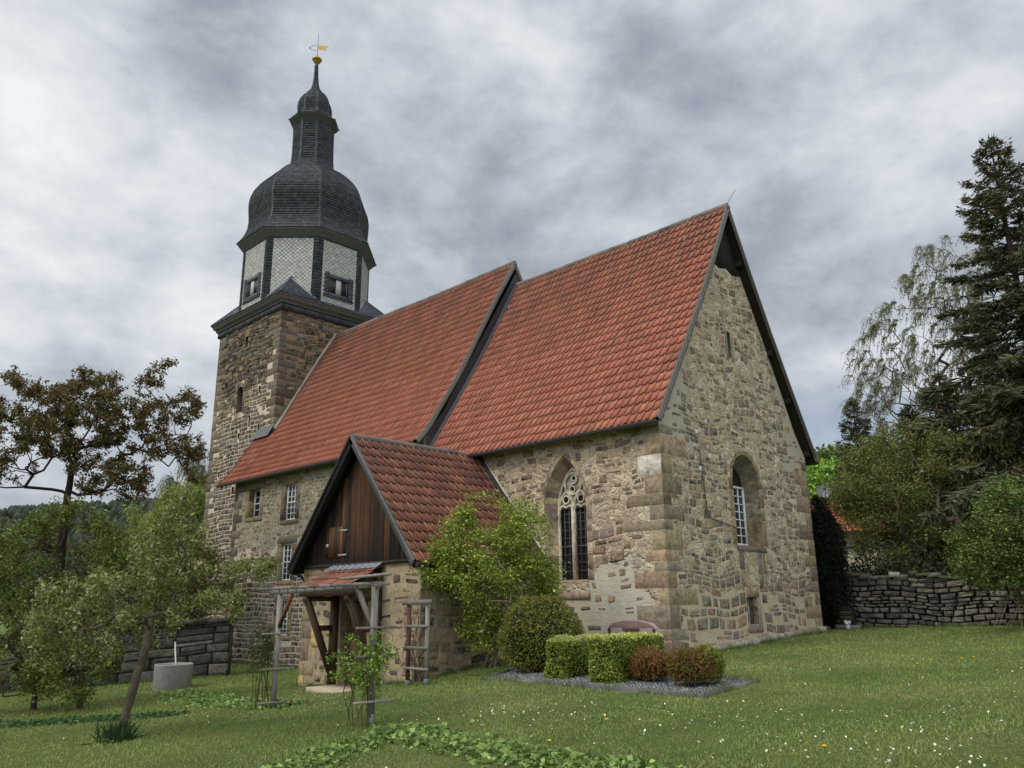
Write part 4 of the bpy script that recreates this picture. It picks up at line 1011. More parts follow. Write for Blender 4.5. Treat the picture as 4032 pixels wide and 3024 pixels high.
# ------------------------------------------------------------------ porch
PX, PYF, PYR, PW = -6.38, -8.1, -8.45, 2.45
PZ = 2.56
rng = np.random.default_rng(31)
M_MP = mat_mortar('porch_render', lin(146, 131, 106, K), lin(134, 119, 97, K), lin(96, 84, 69, K), lump=5.0, bump=.7, bdist=.04)
po = MB(); fF = south(PYF); fPE = east(PX + PW); fPW = west(PX - PW)
door = rectp(-7.04, -5.92, -.6, 1.78)
wall_face(po, fF, rectp(PX - PW, PX + PW, -1.0, PZ), [door]); reveal(po, fF, door, .22, col=lin(120, 104, 84, K))
wall_face(po, fPE, rectp(PYF, -CY, -1.0, PZ + .1)); wall_face(po, fPW, rectp(PYF, -CY, -1.0, PZ + .1))
bx = [(-7.3, -5.6, -1, 2.0)]
qpl = quoins(po, (PX - PW, PYF), (1, 0), (0, 1), -.7, 2.5, rng, [lin(150, 132, 92, K), lin(134, 118, 92, K), lin(118, 104, 88, K)], (0.35, 0.7), (0.3, 0.5), (0.3, 0.55), 0.012)
bx += [(PX - PW - 1, PX - PW + A, a, b) for a, b, A, B in qpl]
stones(po, fF, [(-8.35, -7.75, .52, 1.12)], rng, [lin(156, 134, 88, K)], (.02, .025), .0, .04, .0, (1, 1), sq=2.6)
bx.append((-8.4, -7.7, .5, 1.15))
R = trim(courses(rng, PX - PW, PX + PW, -.7, PZ - .05, (0.18, 0.34), (0.2, 0.6), 0.2), bx)
stones(po, fF, R, rng, PAL_PORCH, (0.002, 0.02), 0.03, 0.13, 0.04, (0.62, 0.98), sq=3.0, keep=lambda s, t: .75 if t < .5 else .62)
R = trim(courses(rng, PYF, -CY, -.5, PZ, (0.18, 0.36), (0.25, 0.7), 0.2), [])
stones(po, fPE, R, rng, PAL_PORCH, (0.003, 0.03), 0.02, 0.13, 0.05, (0.75, 1.0), sq=3.0, keep=lambda s, t: .8)
R = trim(courses(rng, -8.0, -4.3, -.7, PZ, (0.18, 0.36), (0.25, 0.7), 0.2), [])
stones(po, fPW, R, rng, PAL_PORCH, (0.003, 0.03), 0.02, 0.13, 0.05, (0.75, 1.0), sq=3.0, keep=lambda s, t: .8)
po.build('porch_wall', [M_MP, M_STONE], church)
# entrance door, panelled
dr = MB(); yb = PYF + .20; CD = lin(96, 76, 56); 
dr.box((-6.48, yb + .03, .6), (1.08, .05, 2.36), CD)
for x in (-6.98, -6.48, -5.98): dr.box((x, yb - .005, .6), (.10, .03, 2.34), pick(rng, [CD], 1, .08)[0])
for z in (-.36, .15, .85, 1.35, 1.74): dr.box((-6.48, yb - .008, z), (1.04, .034, .11), pick(rng, [CD], 1, .08)[0])
for x in (-6.73, -6.23):
    for z, hh in ((-.1, .3), (.5, .46), (1.1, .3), (1.55, .2)): dr.box((x, yb + .0, z), (.30, .03, hh * .8), lin(108, 84, 62))
do = dr.build('door', [M_WOOD], church)
hd = MB(); hd.tube([(-6.42, yb - .03, .72), (-6.42, yb - .08, .72), (-6.30, yb - .085, .71)], .012, 6, lin(60, 58, 54)); hd.build('handle', [M_METAL], do)
# boarded gable
gb = MB(); zb = PZ + .02
PB = [lin(104, 69, 42), lin(80, 55, 37), lin(62, 46, 35), lin(124, 82, 48), lin(84, 58, 39)]
x = PX - 2.42; i = 0
while x < PX + 2.42:
    wd = rng.uniform(.08, .12); c = x + wd / 2; zt = 5.55 - abs(c - PX) * 1.19
    if zt > zb + .08:
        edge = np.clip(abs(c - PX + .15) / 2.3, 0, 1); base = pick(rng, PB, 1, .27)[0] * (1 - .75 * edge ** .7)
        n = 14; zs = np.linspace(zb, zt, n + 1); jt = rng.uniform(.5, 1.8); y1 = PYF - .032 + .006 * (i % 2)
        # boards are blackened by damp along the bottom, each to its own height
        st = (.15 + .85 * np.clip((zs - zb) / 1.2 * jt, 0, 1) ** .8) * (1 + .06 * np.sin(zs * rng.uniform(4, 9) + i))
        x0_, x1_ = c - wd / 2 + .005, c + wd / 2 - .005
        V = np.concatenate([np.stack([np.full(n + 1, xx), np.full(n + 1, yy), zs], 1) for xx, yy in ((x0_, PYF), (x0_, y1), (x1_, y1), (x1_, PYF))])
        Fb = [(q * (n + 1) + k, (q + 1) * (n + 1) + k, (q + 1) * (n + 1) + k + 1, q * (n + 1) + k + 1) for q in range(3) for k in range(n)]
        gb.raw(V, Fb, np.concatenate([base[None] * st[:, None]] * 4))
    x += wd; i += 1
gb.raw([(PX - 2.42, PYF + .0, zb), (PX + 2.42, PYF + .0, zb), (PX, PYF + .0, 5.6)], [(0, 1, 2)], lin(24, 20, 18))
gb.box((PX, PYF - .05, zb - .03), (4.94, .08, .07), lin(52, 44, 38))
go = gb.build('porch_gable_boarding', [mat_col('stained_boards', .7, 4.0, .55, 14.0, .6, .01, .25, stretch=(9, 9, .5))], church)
ld = MB()
for k in range(7):
    c = -7.74 + .125 * k; ld.box((c, PYF - .042, 3.14), (.112, .022, .78), (np.array(lin(118, 76, 46)) if k == 5 else pick(rng, PB, 1, .2)[0] * (.35 + .09 * k)))
lo_ = ld.build('loft_door', [MATS['stained_boards']], church)
for z in (3.42, 2.80):
    hg = MB(); hg.box((-7.02, PYF - .06, z), (.36, .012, .045), lin(150, 150, 148)); hg.build('strap_hinge', [M_METAL], lo_)
lt = MB(); lt.box((-7.72, PYF - .058, 3.06), (.10, .02, .09), lin(150, 150, 150)); lt.build('latch', [M_METAL], lo_)
# porch roof
PP = [(2.66, 2.50), (2.2, 3.05), (1.2, 4.27), (0, 5.74)]
plE_ = lambda a, o, z: np.stack(np.broadcast_arrays(PX + o, a, z), -1)
plW_ = lambda a, o, z: np.stack(np.broadcast_arrays(PX - o, a, z), -1)
r = MB()
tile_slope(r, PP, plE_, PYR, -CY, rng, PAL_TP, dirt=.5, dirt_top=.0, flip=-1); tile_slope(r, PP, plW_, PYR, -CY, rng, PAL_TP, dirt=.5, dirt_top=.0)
ridge_caps(r, (PX, PYR, 5.75), (PX, -CY, 5.75), .085, rng, COL_RIDGE)
ro = r.build('porch_roof', [M_TILE], church)
for pl in (plE_, plW_):
    u = MB(); q = np.array(PP) - (.02, .08); n = len(q)
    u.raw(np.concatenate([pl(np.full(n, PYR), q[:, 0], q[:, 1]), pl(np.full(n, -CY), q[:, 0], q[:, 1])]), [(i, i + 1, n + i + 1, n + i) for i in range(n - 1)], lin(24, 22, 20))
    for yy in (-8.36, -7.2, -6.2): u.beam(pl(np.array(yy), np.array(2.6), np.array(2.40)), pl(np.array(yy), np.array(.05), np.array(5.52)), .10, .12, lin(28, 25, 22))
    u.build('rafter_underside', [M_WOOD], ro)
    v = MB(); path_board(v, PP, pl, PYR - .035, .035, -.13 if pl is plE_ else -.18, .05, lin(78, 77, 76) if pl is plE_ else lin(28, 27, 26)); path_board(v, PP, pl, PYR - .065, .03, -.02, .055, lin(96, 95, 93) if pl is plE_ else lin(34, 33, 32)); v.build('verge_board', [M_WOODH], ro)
    g_ = MB(); e = PP[0]; g_.tube([pl(np.array(PYR), np.array(e[0] + .06), np.array(e[1] - .06)), pl(np.array(-CY), np.array(e[0] + .06), np.array(e[1] - .06))], .055, 8, lin(44, 42, 40))
    if pl is plW_:
        b = pl(np.array(PYR + .1), np.array(e[0] + .06), np.array(e[1] - .06)); g_.tube([b, b + (.1, .25, -.12), b + (.2, .34, -.3), b + (.2, .34, -.62)], .04, 8, lin(44, 42, 40))
    g_.build('gutter', [M_METAL], ro)
sd = MB(); path_board(sd, PP, plE_, -CY - .14, .13, -.05, .13, lin(52, 54, 54)); path_board(sd, PP, plE_, -CY - .03, .03, .10, .17, lin(190, 182, 166)); path_board(sd, PP, plW_, -CY - .14, .13, -.05, .13, lin(52, 54, 54)); sd.build('porch_flashing', [M_CONC], church)
# canopy over the door
cp = MB(); CX0, CX1 = -7.42, -5.30
CPP = [(1.02, 1.98), (0.0, 2.46)]
plC = lambda a, o, z: np.stack(np.broadcast_arrays(a, PYF - o, z), -1)
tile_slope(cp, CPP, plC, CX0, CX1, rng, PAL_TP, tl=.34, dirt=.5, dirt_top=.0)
co = cp.build('canopy', [M_TILE], church)
zf = MB(); zf.raw([(CX0 - .02, PYF - .005, 2.58), (CX1 + .05, PYF - .005, 2.60), (CX1 + .05, PYF - .30, 2.425), (CX0 - .02, PYF - .30, 2.415)], [(0, 1, 2, 3)], lin(136, 141, 146))
for k in range(8): x = CX0 + (k + .5) * (CX1 - CX0) / 8; zf.tube([(x, PYF - .01, 2.58), (x, PYF - .30, 2.43)], .022, 6, lin(134, 139, 145))
zf.build('zinc_flashing', [M_METAL], co)
WD = [lin(78, 62, 46), lin(66, 52, 40), lin(88, 70, 50)]
def timber(a, b, w_, h_, nm, par=co, pal=WD, mat=None):
    t = MB(); t.beam(a, b, w_, h_, pick(rng, pal, 1, .15)[0], up=(0, 1, 0.01)); return t.build(nm, [mat or M_WOOD], par)
for x in (CX0 + .22, CX1 - .12):
    timber((x, PYF - .09, -.42), (x, PYF - .09, 2.2), .16, .16, 'post'); timber((x, PYF - .14, -.02), (x, PYF - .90, 1.72), .14, .13, 'brace')
    timber((x, PYF - .05, 1.02), (x, PYF - .62, 1.02), .12, .13, 'tie'); timber((x, PYF - .02, 2.30), (x, PYF - 1.0, 1.84), .11, .13, 'rafter'); timber((x, PYF - .05, 1.72), (x, PYF - 1.0, 1.72), .12, .12, 'arm')
timber((CX0, PYF - .92, 1.84), (CX1 + .05, PYF - .92, 1.84), .13, .14, 'beam'); timber((CX0, PYF - .1, 2.2), (CX1, PYF - .1, 2.2), .12, .12, 'beam')
u = MB(); u.raw([(CX0, PYF, 2.42), (CX1, PYF, 2.42), (CX1, PYF - 1.02, 1.94), (CX0, PYF - 1.02, 1.94)], [(0, 1, 2, 3)], lin(56, 46, 38)); u.build('canopy_boarding', [M_WOOD], co)

# ------------------------------------------------------------------ boundary walls
def at_dir(p, q): 
    d = np.array(q, float) - np.array(p, float); L = np.linalg.norm(d); return d / L, L
M_DRY = mat_mortar('wall_core', lin(52, 48, 42), lin(44, 42, 38), lin(20, 19, 17), lump=8.0)
rng = np.random.default_rng(41)
A, B = (0.25, 5.25), (16.0, 5.25)
d, L = at_dir(A, B); wr = MB()
fr = Face((*A, 0), (*d, 0), (d[1], -d[0], 0))
zt = lambda s: 2.16 + .16 * math.sin(s * .9 + 1.0) * (s < 8) - .012 * s + (.12 if 1.9 < s < 3.6 else 0) - (.10 if .6 < s < 1.5 else 0)
wr.box((A[0] + L / 2, 5.25 + .30, 1.15), (L, .44, 1.65), lin(60, 56, 50), 0)
R = [r for r in courses(rng, 0, 9.0, .45, 2.32, (0.08, 0.21), (0.11, 0.46), .2) if r[3] < zt((r[0] + r[1]) / 2) + .05]
stones(wr, Face((*A, 0), (1, 0, 0), (0, -1, 0)), R, rng, [lin(108, 103, 93, 1.15), lin(98, 94, 86, 1.15), lin(116, 109, 96, 1.15), lin(90, 86, 80, 1.15)], (0.03, 0.10), 0.007, .12, .05, (.92, 1.03), sq=3.0, cj=.15)
R = [r for r in courses(rng, 9.0, L, .45, 2.2, (0.2, 0.3), (0.4, 0.8), .1)]
stones(wr, Face((*A, 0), (1, 0, 0), (0, -1, 0)), R, rng, [lin(116, 110, 98, 1.25), lin(100, 96, 88, 1.25)], (0.04, 0.11), 0.010, .08, .03, (.95, 1.03), sq=3.6)
for s in np.arange(.1, 10, .28):            # loose capping stones, some mossy
    m_ = rng.random() < .4; hh = rng.uniform(.07, .16)
    wr.box((A[0] + s, 5.3 + rng.uniform(-.03, .1), zt(s) - .06 + hh / 2), (rng.uniform(.2, .42), rng.uniform(.3, .5), hh), pick(rng, [lin(78, 80, 50)] if m_ else [lin(118, 112, 102, 1.2), lin(96, 92, 84, 1.2)], 1, .2)[0], 1, R=Matrix.Rotation(rng.uniform(-.3, .3), 3, 'Z') @ Matrix.Rotation(rng.uniform(-.12, .12), 3, 'Y'), taper=.85)
tag(wr.build('dry_stone_wall', [M_DRY, M_STONE], None, (A[0], A[1], .7)), 'rough grey dry stone wall behind the lawn beneath the dark spruce', 'wall')

A, B = (-15.2, -6.85), (-20.6, -14.9)
d, L = at_dir(A, B); wl = MB(); nrm = np.array((-d[1], d[0], 0)); nrm = nrm if nrm @ np.array((1, -1, 0)) > 0 else -nrm
fr = Face((*A, 0), (*d, 0), nrm)
zl = lambda s: 1.08 - .06 * s
def seg(s0, s1, zlo, zhi, off0, off1, col, mi=0):
    P = []
    for s in (s0, s1):
        for o in (off0, off1):
            b = fr.p(np.array(s), np.array(0.0), np.array(o)); P += [b + (0, 0, zlo - (.06 * s)), b + (0, 0, zhi - .06 * s)]
    wl.raw(P, [(0, 1, 3, 2), (4, 6, 7, 5), (0, 4, 5, 1), (2, 3, 7, 6), (1, 5, 7, 3), (0, 2, 6, 4)], col, mi)
seg(0, L, -1.3, 1.05, -.5, 0, lin(40, 38, 35), 0)
class Sloped(Face):
    def p(self, s, t, d=0.0):
        q = Face.p(self, s, t, d); q[..., 2] -= .06 * np.asarray(s, float); return q
stones(wl, Sloped((*A, 0), (*d, 0), nrm), courses(rng, 0, L, -.95, 1.04, (.22, .38), (.45, 1.1), .12), rng, [lin(90, 87, 80, .9), lin(78, 75, 69, .9), lin(100, 95, 86, .9), lin(70, 67, 61, .9)], (.02, .05), .008, .04, .03, (.98, 1.0), sq=6.0)
for s in np.arange(-.15, L, .9):
    seg(s + .01, s + .88, 1.06, 1.2 + rng.uniform(-.02, .03), -.62, .16, pick(rng, [lin(62, 58, 52), lin(54, 50, 46), lin(76, 72, 64)], 1, .12)[0], 1)
seg(-.03, 0, -1.2, 1.06, -.5, .02, lin(62, 56, 50), 1)
tag(wl.build('block_wall', [M_DRY, M_STONE], None, (*A, -.6)), 'dark squared block wall with coping slabs behind the concrete planter', 'wall')
# ------------------------------------------------------------------ ground
rng = np.random.default_rng(51)
def axis(lo, hi, fine_lo, fine_hi, step):
    f = np.arange(fine_lo, fine_hi + step, step)
    up = [f[-1]]; s = step
    while up[-1] < hi: s *= 1.25; up.append(up[-1] + s)
    dn = [f[0]]; s = step
    while dn[-1] > lo: s *= 1.25; dn.append(dn[-1] - s)
    return np.r_[dn[:0:-1], f, up[1:]]
gx = axis(-6000, 6000, -24, 14, .35); gy = axis(-6000, 6000, -22, 9, .35)
X, Y = np.meshgrid(gx, gy, indexing='ij'); Z = gz(X, Y)
near = np.exp(-((X + 3) / 26) ** 2 - ((Y + 8) / 22) ** 2)
Z = Z + near * .018 * (np.sin(1.7 * X + .6 * Y) * np.sin(1.3 * Y - .4 * X) + rng.normal(0, .35, X.shape))
n0, n1_ = X.shape; idx = np.arange(n0 * n1_).reshape(n0, n1_)
F = np.stack([idx[:-1, :-1], idx[1:, :-1], idx[1:, 1:], idx[:-1, 1:]], -1).reshape(-1, 4)
gm = bpy.data.materials.new('lawn'); gm.use_nodes = True; t = NT(gm.node_tree); p = objco(t); b = t.n['Principled BSDF']
a1 = t.noise(p, .35, 4.0, .6); a2 = t.noise(p, 1.6, 6.0, .65, .4); a3 = t.noise(p, 22.0, 6.0, .7)
c = t.mix(t.smooth(a1, .35, .65), lin(80, 98, 46, 1.25), lin(100, 112, 60, 1.25))
c = t.mix(t.math('MULTIPLY', t.smooth(a2, .54, .70), .6), c, lin(122, 116, 76, 1.2))
c = t.mix(t.math('MULTIPLY', t.smooth(a3, .60, .35), .55), c, lin(38, 46, 24))
c = t.mix(t.math('MULTIPLY', t.smooth(a3, .58, .72), .4), c, lin(118, 124, 78, 1.1))
t.l.new(c, b.inputs['Base Color']); b.inputs['Roughness'].default_value = .95; b.inputs['Specular IOR Level'].default_value = .1
bp = t.node('ShaderNodeBump', ins={'Height': t.math('ADD', a3, t.math('MULTIPLY', t.noise(p, 70.0, 4.0, .7), .6)), 'Strength': .9, 'Distance': .05}); t.l.new(bp.outputs[0], b.inputs['Normal'])
g = MB(); g.raw(np.stack([X, Y, Z], -1).reshape(-1, 3), F); tag(g.build('ground', [gm], smooth=True), kind='structure')

def in_building(x, y):
    m = (x > -8.6) & (x < .12) & (np.abs(y) < 4.05)
    m |= (x > -20.9) & (x < -8.5) & (np.abs(y) < 4.25)
    m |= (x > -8.85) & (x < -3.9) & (y > -8.15) & (y < -4)
    m |= (x > -26.5) & (x < -20.4) & (np.abs(y) < 3)
    return m
PLOT = np.array([(-1.35, -8.55), (3.80, -9.05), (3.66, -7.05), (-2.3, -6.2)])
def in_plot(x, y, g=0.0):
    m = np.ones(np.shape(x), bool)
    for i in range(4):
        a, b_ = PLOT[i], PLOT[(i + 1) % 4]; e = b_ - a; nn = np.array((-e[1], e[0])) / np.linalg.norm(e)
        m &= ((np.asarray(x) - a[0]) * nn[0] + (np.asarray(y) - a[1]) * nn[1]) > -g
    return m
# blades: density falls with distance, size grows a little so the turf keeps its texture
def sample_lawn(n, power=1.0, rmin=5.5, rmax=36):
    r = rmin * (rmax / rmin) ** (rng.random(n) ** power); a = rng.uniform(rad(84), rad(187), n)
    x, y = CAM[0] + r * np.cos(a), CAM[1] + r * np.sin(a)
    ok = ~in_building(x, y) & ~in_plot(x, y, .1) & (y < 5.2) & (np.abs(np.interp(x, [-20.6, -15.2], [-14.9, -6.85]) - y) > -50) & ~((x < -15.2) & (y > np.interp(x, [-20.6, -15.2], [-14.9, -6.85])) & (y < -4.3) & False)
    return x[ok], y[ok], r[ok]
def patchy(x, y):
    return .5 + .25 * np.sin(.9 * x + 1.3 * np.sin(.6 * y)) + .25 * np.sin(1.1 * y - .7 * x + 2 * np.sin(.35 * x))
x, y, r = sample_lawn(520000, .85)
n = len(x); h = rng.uniform(.016, .042, n) * (.8 + .02 * r); wd = .0016 + .00034 * r
th = rng.uniform(0, 2 * np.pi, n); ln = rng.uniform(.2, 1.0, n) * h
z = gz(x, y)
dx, dy = np.cos(th), np.sin(th); la = rng.uniform(0, 2 * np.pi, n)
B = np.stack([x, y, z], 1); S_ = np.stack([dx, dy, 0 * dx], 1) * wd[:, None]
tip_ = B + np.stack([np.cos(la) * ln, np.sin(la) * ln, h], 1)
V = np.stack([B - S_, B + S_, tip_], 1).reshape(-1, 3)
pt = patchy(x, y); k = np.clip(pt + rng.normal(0, .25, n), 0, 1)[:, None]
C = (1 - k) * np.array(lin(95, 112, 56, 1.55)) + k * np.array(lin(117, 127, 73, 1.55))
dry = (rng.random(n) < .10 + .22 * (pt > .8))[:, None]; C = np.where(dry, np.array(lin(150, 140, 98, 1.2)), C) * rng.uniform(.65, 1.25, (n, 1))
gb_ = MB(); gb_.raw(V, np.arange(n * 3).reshape(-1, 3), np.repeat(C, 3, 0))

# longer tufts the mower misses, along walls, kerbs and posts            (lawn_edge)
ln_ = [((.16, -4.1), (.2, 3.95)), ((-3.85, -4.1), (-3.85, -8.15)), ((-3.9, -4.08), (0, -4.08)), ((-3.9, -8.16), (-5.4, -8.16)), ((-7.2, -8.16), (-8.85, -8.16)), ((-8.9, -4.3), (-20.6, -4.3)), ((.6, 5.08), (12, 5.08)), ((-15.1, -7.0), (-20.0, -14.4))] + [(tuple(PLOT[i]), tuple(PLOT[(i + 1) % 4])) for i in range(4)]
pts_ = []
for a_, b_ in ln_:
    L_ = math.hypot(b_[0] - a_[0], b_[1] - a_[1]); k = int(L_ * 420); f = rng.random(k); q = np.array(a_) + (np.array(b_) - np.array(a_)) * f[:, None]; nn_ = np.array((-(b_[1] - a_[1]), b_[0] - a_[0])) / L_; keep_ = np.sin(f * L_ * 3.1) + np.sin(f * L_ * 7.7 + 1) + rng.normal(0, .6, k) > -.3
    pts_.append((q + nn_ * rng.normal(0, .05, (k, 1)))[keep_])
for q in ((-3.41, -11.93), (.53, -12.63), (-3.39, -8.84), (-2.62, -8.97), (-2.48, -14.96), (-13.45, -9.0)): pts_.append(np.array(q) + rng.normal(0, .10, (110, 2)))
pts_ = np.concatenate(pts_); n = len(pts_); z = gz(pts_[:, 0], pts_[:, 1]) - .01; h = rng.uniform(.05, .15, n); th = rng.uniform(0, 6.28, n); la = rng.uniform(0, 6.28, n)
B = np.column_stack([pts_, z]); S_ = np.stack([np.cos(th), np.sin(th), 0 * th], 1) * .0055; tip_ = B + np.stack([np.cos(la) * h * .45, np.sin(la) * h * .45, h], 1)
gb_.raw(np.stack([B - S_, B + S_, tip_], 1).reshape(-1, 3), np.arange(n * 3).reshape(-1, 3), np.repeat(pick(rng, [lin(78, 100, 44, 1.3), lin(98, 114, 54, 1.3), lin(66, 86, 38, 1.3)], n, .2), 3, 0))
tag(gb_.build('grass', [M_GRASS]), 'short mown spring grass covering the churchyard lawn', 'grass', kind='stuff')

# daisies and dandelions
dz_ = []
for cx_, cy_, sd, m in ((2.3, -11.2, .55, 75), (1.2, -11.9, .6, 22), (3.6, -11.2, .9, 40), (5.6, -10.6, 1.0, 60), (6.7, -11.3, .8, 70), (7.9, -11.6, .45, 40), (7.4, -9.4, 1.0, 40), (6.8, -6.5, 1.2, 30), (-1.6, -11.6, .6, 24), (-6.9, -9.8, .9, 30), (-6.4, -10.6, .35, 26), (-3.5, -13.8, 1.2, 14), (5.2, -3.2, 1.5, 22), (3.5, -11.5, 3.0, 60), (6, -8.5, 2.5, 60)):
    dz_.append(np.stack([rng.normal(cx_, sd, m), rng.normal(cy_, sd, m)], 1))
D_ = np.concatenate(dz_); ok = ~in_building(D_[:, 0], D_[:, 1]) & ~in_plot(D_[:, 0], D_[:, 1], .1); D_ = D_[ok]; m = len(D_)
zc = gz(D_[:, 0], D_[:, 1]) + rng.uniform(.045, .075, m); rr = rng.uniform(.0075, .013, m)
a = np.arange(8) * np.pi / 4; tx, ty = rng.normal(0, .45, (2, m))
ring = np.stack([D_[:, 0, None] + rr[:, None] * np.cos(a), D_[:, 1, None] + rr[:, None] * np.sin(a), zc[:, None] + rr[:, None] * (np.cos(a) * tx[:, None] + np.sin(a) * ty[:, None])], -1)
dd = MB(); dd.raw(ring.reshape(-1, 3), np.arange(m * 8).reshape(-1, 8), lin(235, 235, 228))
r2 = ring * .35 + ring.mean(1, keepdims=True) * .65 + (0, 0, .004); dd.raw(r2.reshape(-1, 3), np.arange(m * 8).reshape(-1, 8), lin(220, 180, 50))
tag(dd.build('daisies', [M_PETAL]), 'tiny white daisies scattered through the mown lawn', 'daisies', kind='stuff')
for i, (x_, y_) in enumerate(((6.9, -11.9), (5.75, -3.3), (5.9, -3.1), (5.0, -3.6), (5.35, -3.7), (5.3, -4.3), (.6, -2.6), (-3.2, -11.75), (-7.6, -9.5), (-7.9, -9.4), (-10.2, -14.1), (-9.6, -13.9), (4.3, -13.0), (-6.6, -12.0), (4.0, -11.6))):
    t_ = MB(); z_ = float(gz(x_, y_)); tp = np.array((x_ + .01, y_, z_ + .085))
    t_.tube([(x_, y_, z_), tp], .003, 5, lin(110, 130, 60)); t_.lathe([(.0, -.008), (.022, .002), (.026, .008), (.014, .016), (0, .018)], tp, 10, lin(232, 188, 20))
    tag(t_.build('dandelion', [M_PETAL], None, (x_, y_, z_)), 'small yellow dandelion flower standing in the mown lawn', 'flower', 'dandelions in the lawn')

# ------------------------------------------------------------------ plants
def grow(rng, trunk, targets, step=.25, jitter=.06, up=.0, zpref=.25, r0=.012, expo=.45, bend=.35):
    """branch skeleton: every target is joined to the nearest suitable node"""
    N = [np.array(trunk[0], float)]; Pn = [-1]
    for a, b in zip(trunk[:-1], trunk[1:]):
        a, b = np.array(a, float), np.array(b, float); k = max(1, int(np.linalg.norm(b - a) / step))
        for i in range(1, k + 1): N.append(a + (b - a) * i / k + rng.normal(0, jitter * .3, 3)); Pn.append(len(N) - 2)
    nt = len(N); T = np.array(targets); base = N[max(1, int(nt * .6))]
    T = T[np.argsort(np.linalg.norm(T - base, axis=1))]
    arr = np.zeros((nt + 40 * len(T) + 10, 3)); arr[:nt] = N; par = list(Pn); cnt = nt; pdir = np.zeros_like(arr)
    for i in range(1, nt): pdir[i] = arr[i] - arr[par[i]]
    tips = []; lo = max(1, int(nt * .35))
    for tg in T:
        dv = tg - arr[lo:cnt]; d = np.linalg.norm(dv, axis=1)
        cost = d + zpref * np.maximum(0, arr[lo:cnt, 2] - tg[2] + .0 * d)
        j = int(np.argmin(cost)) + lo; p0 = arr[j]; L = np.linalg.norm(tg - p0)
        if L < .03: continue
        k = min(38, max(1, int(L / step))); dirn = pdir[j] / (np.linalg.norm(pdir[j]) + 1e-9)
        ctrl = p0 + dirn * L * bend + np.array((0, 0, up * L)); prev = j
        for i in range(1, k + 1):
            f = i / k; q = (1 - f) ** 2 * p0 + 2 * f * (1 - f) * ctrl + f * f * tg
            if i < k: q = q + rng.normal(0, jitter, 3)
            arr[cnt] = q; par.append(prev); pdir[cnt] = q - arr[prev]; prev = cnt; cnt += 1
        tips.append(prev)
    arr = arr[:cnt]; par = np.array(par[:cnt]); c = np.zeros(cnt); c[tips] = 1
    for i in range(cnt - 1, 0, -1):
        c[par[i]] += c[i]
    return arr, par, r0 * np.maximum(c, .6) ** expo, np.array(tips), c
def branch_mesh(mb, arr, par, rr, col, rng, sides=5, rmax=None, flare=None):
    i = np.arange(1, len(arr)); p = par[i]; ok = p >= 0; i, p = i[ok], p[ok]
    A, B_ = arr[p], arr[i]; rb = rr[i]; ra = np.minimum(rr[p], rb * 1.35)
    if rmax is not None: ra, rb = np.minimum(ra, rmax), np.minimum(rb, rmax)
    d = B_ - A; L = np.linalg.norm(d, axis=1, keepdims=True) + 1e-9; d = d / L
    ref = np.where(np.abs(d[:, 2:3]) > .9, np.array((1.0, 0, 0)), np.array((0, 0, 1.0)))
    s = np.cross(d, ref); s /= np.linalg.norm(s, axis=1, keepdims=True); u = np.cross(s, d)
    a = np.arange(sides) * 2 * np.pi / sides
    cs, sn = np.cos(a)[None, :, None], np.sin(a)[None, :, None]
    o = cs * s[:, None] + sn * u[:, None]
    V = np.concatenate([A[:, None] - d[:, None] * ra[:, None, None] * .3 + o * ra[:, None, None], B_[:, None] + o * rb[:, None, None]], 1)
    k = np.arange(sides); f = np.stack([k, (k + 1) % sides, sides + (k + 1) % sides, sides + k], 1)
    F = (f[None] + (np.arange(len(A)) * 2 * sides)[:, None, None]).reshape(-1, 4)
    C = np.clip(np.array(col) * rng.uniform(.75, 1.2, (len(A), 1)), 0, 1)
    mb.raw(V.reshape(-1, 3), F, np.repeat(C, 2 * sides, 0))
def leaf_quads(mb, rng, P, ln, wd, pal, upb=.5, fold=.25, cj=.18, down=0.0, jl=.3, mi=0, axis=None, cl=None):
    n = len(P)
    nv = rng.normal(0, 1, (n, 3)); nv[:, 2] = np.abs(nv[:, 2]) + upb; nv /= np.linalg.norm(nv, axis=1, keepdims=True)
    tv = rng.normal(0, 1, (n, 3)); tv[:, 2] -= down
    if axis is not None: tv = tv * .55 + axis
    tv -= nv * (tv * nv).sum(1, keepdims=True); tv /= np.linalg.norm(tv, axis=1, keepdims=True) + 1e-9
    bv = np.cross(nv, tv); l = ln * (1 + rng.normal(0, jl, (n, 1))).clip(.4, 1.8); w_ = wd * l / ln
    a = P; b = P + tv * l * .45 + bv * w_ * .5 + nv * fold * w_ * .5; c = P + tv * l - nv * fold * l * .25; d = P + tv * l * .45 - bv * w_ * .5 + nv * fold * w_ * .5
    C = pick(rng, pal, n, cj) if cl is None else cl
    V = np.stack([a, b, c, d], 1).reshape(-1, 3); q = np.arange(n)[:, None] * 4
    mb.raw(V, np.concatenate([q + [[0, 1, 2]], q + [[0, 2, 3]]]), np.repeat(C, 4, 0), mi)
def ellip(rng, n, c, r, shell=.0, zmin=None):
    v = rng.normal(0, 1, (n, 3)); v /= np.linalg.norm(v, axis=1, keepdims=True)
    q = rng.random(n) ** (1 / 3); q = shell + (1 - shell) * q
    p = np.array(c) + v * q[:, None] * np.array(r)
    if zmin is not None: p = p[p[:, 2] > zmin]
    return p
def along(rng, arr, par, cnt, maxc, n, spread):
    """points scattered along the thin twigs"""
    i = np.arange(1, len(arr)); i = i[(cnt[i] <= maxc) & (par[i] >= 0)]
    L = np.linalg.norm(arr[i] - arr[par[i]], axis=1) + 1e-6
    j = rng.choice(i, n, p=L / L.sum()); f = rng.random((n, 1)); d = arr[j] - arr[par[j]]
    return arr[par[j]] + d * f + rng.normal(0, spread, (n, 3)), d / (np.linalg.norm(d, axis=1, keepdims=True) + 1e-9)
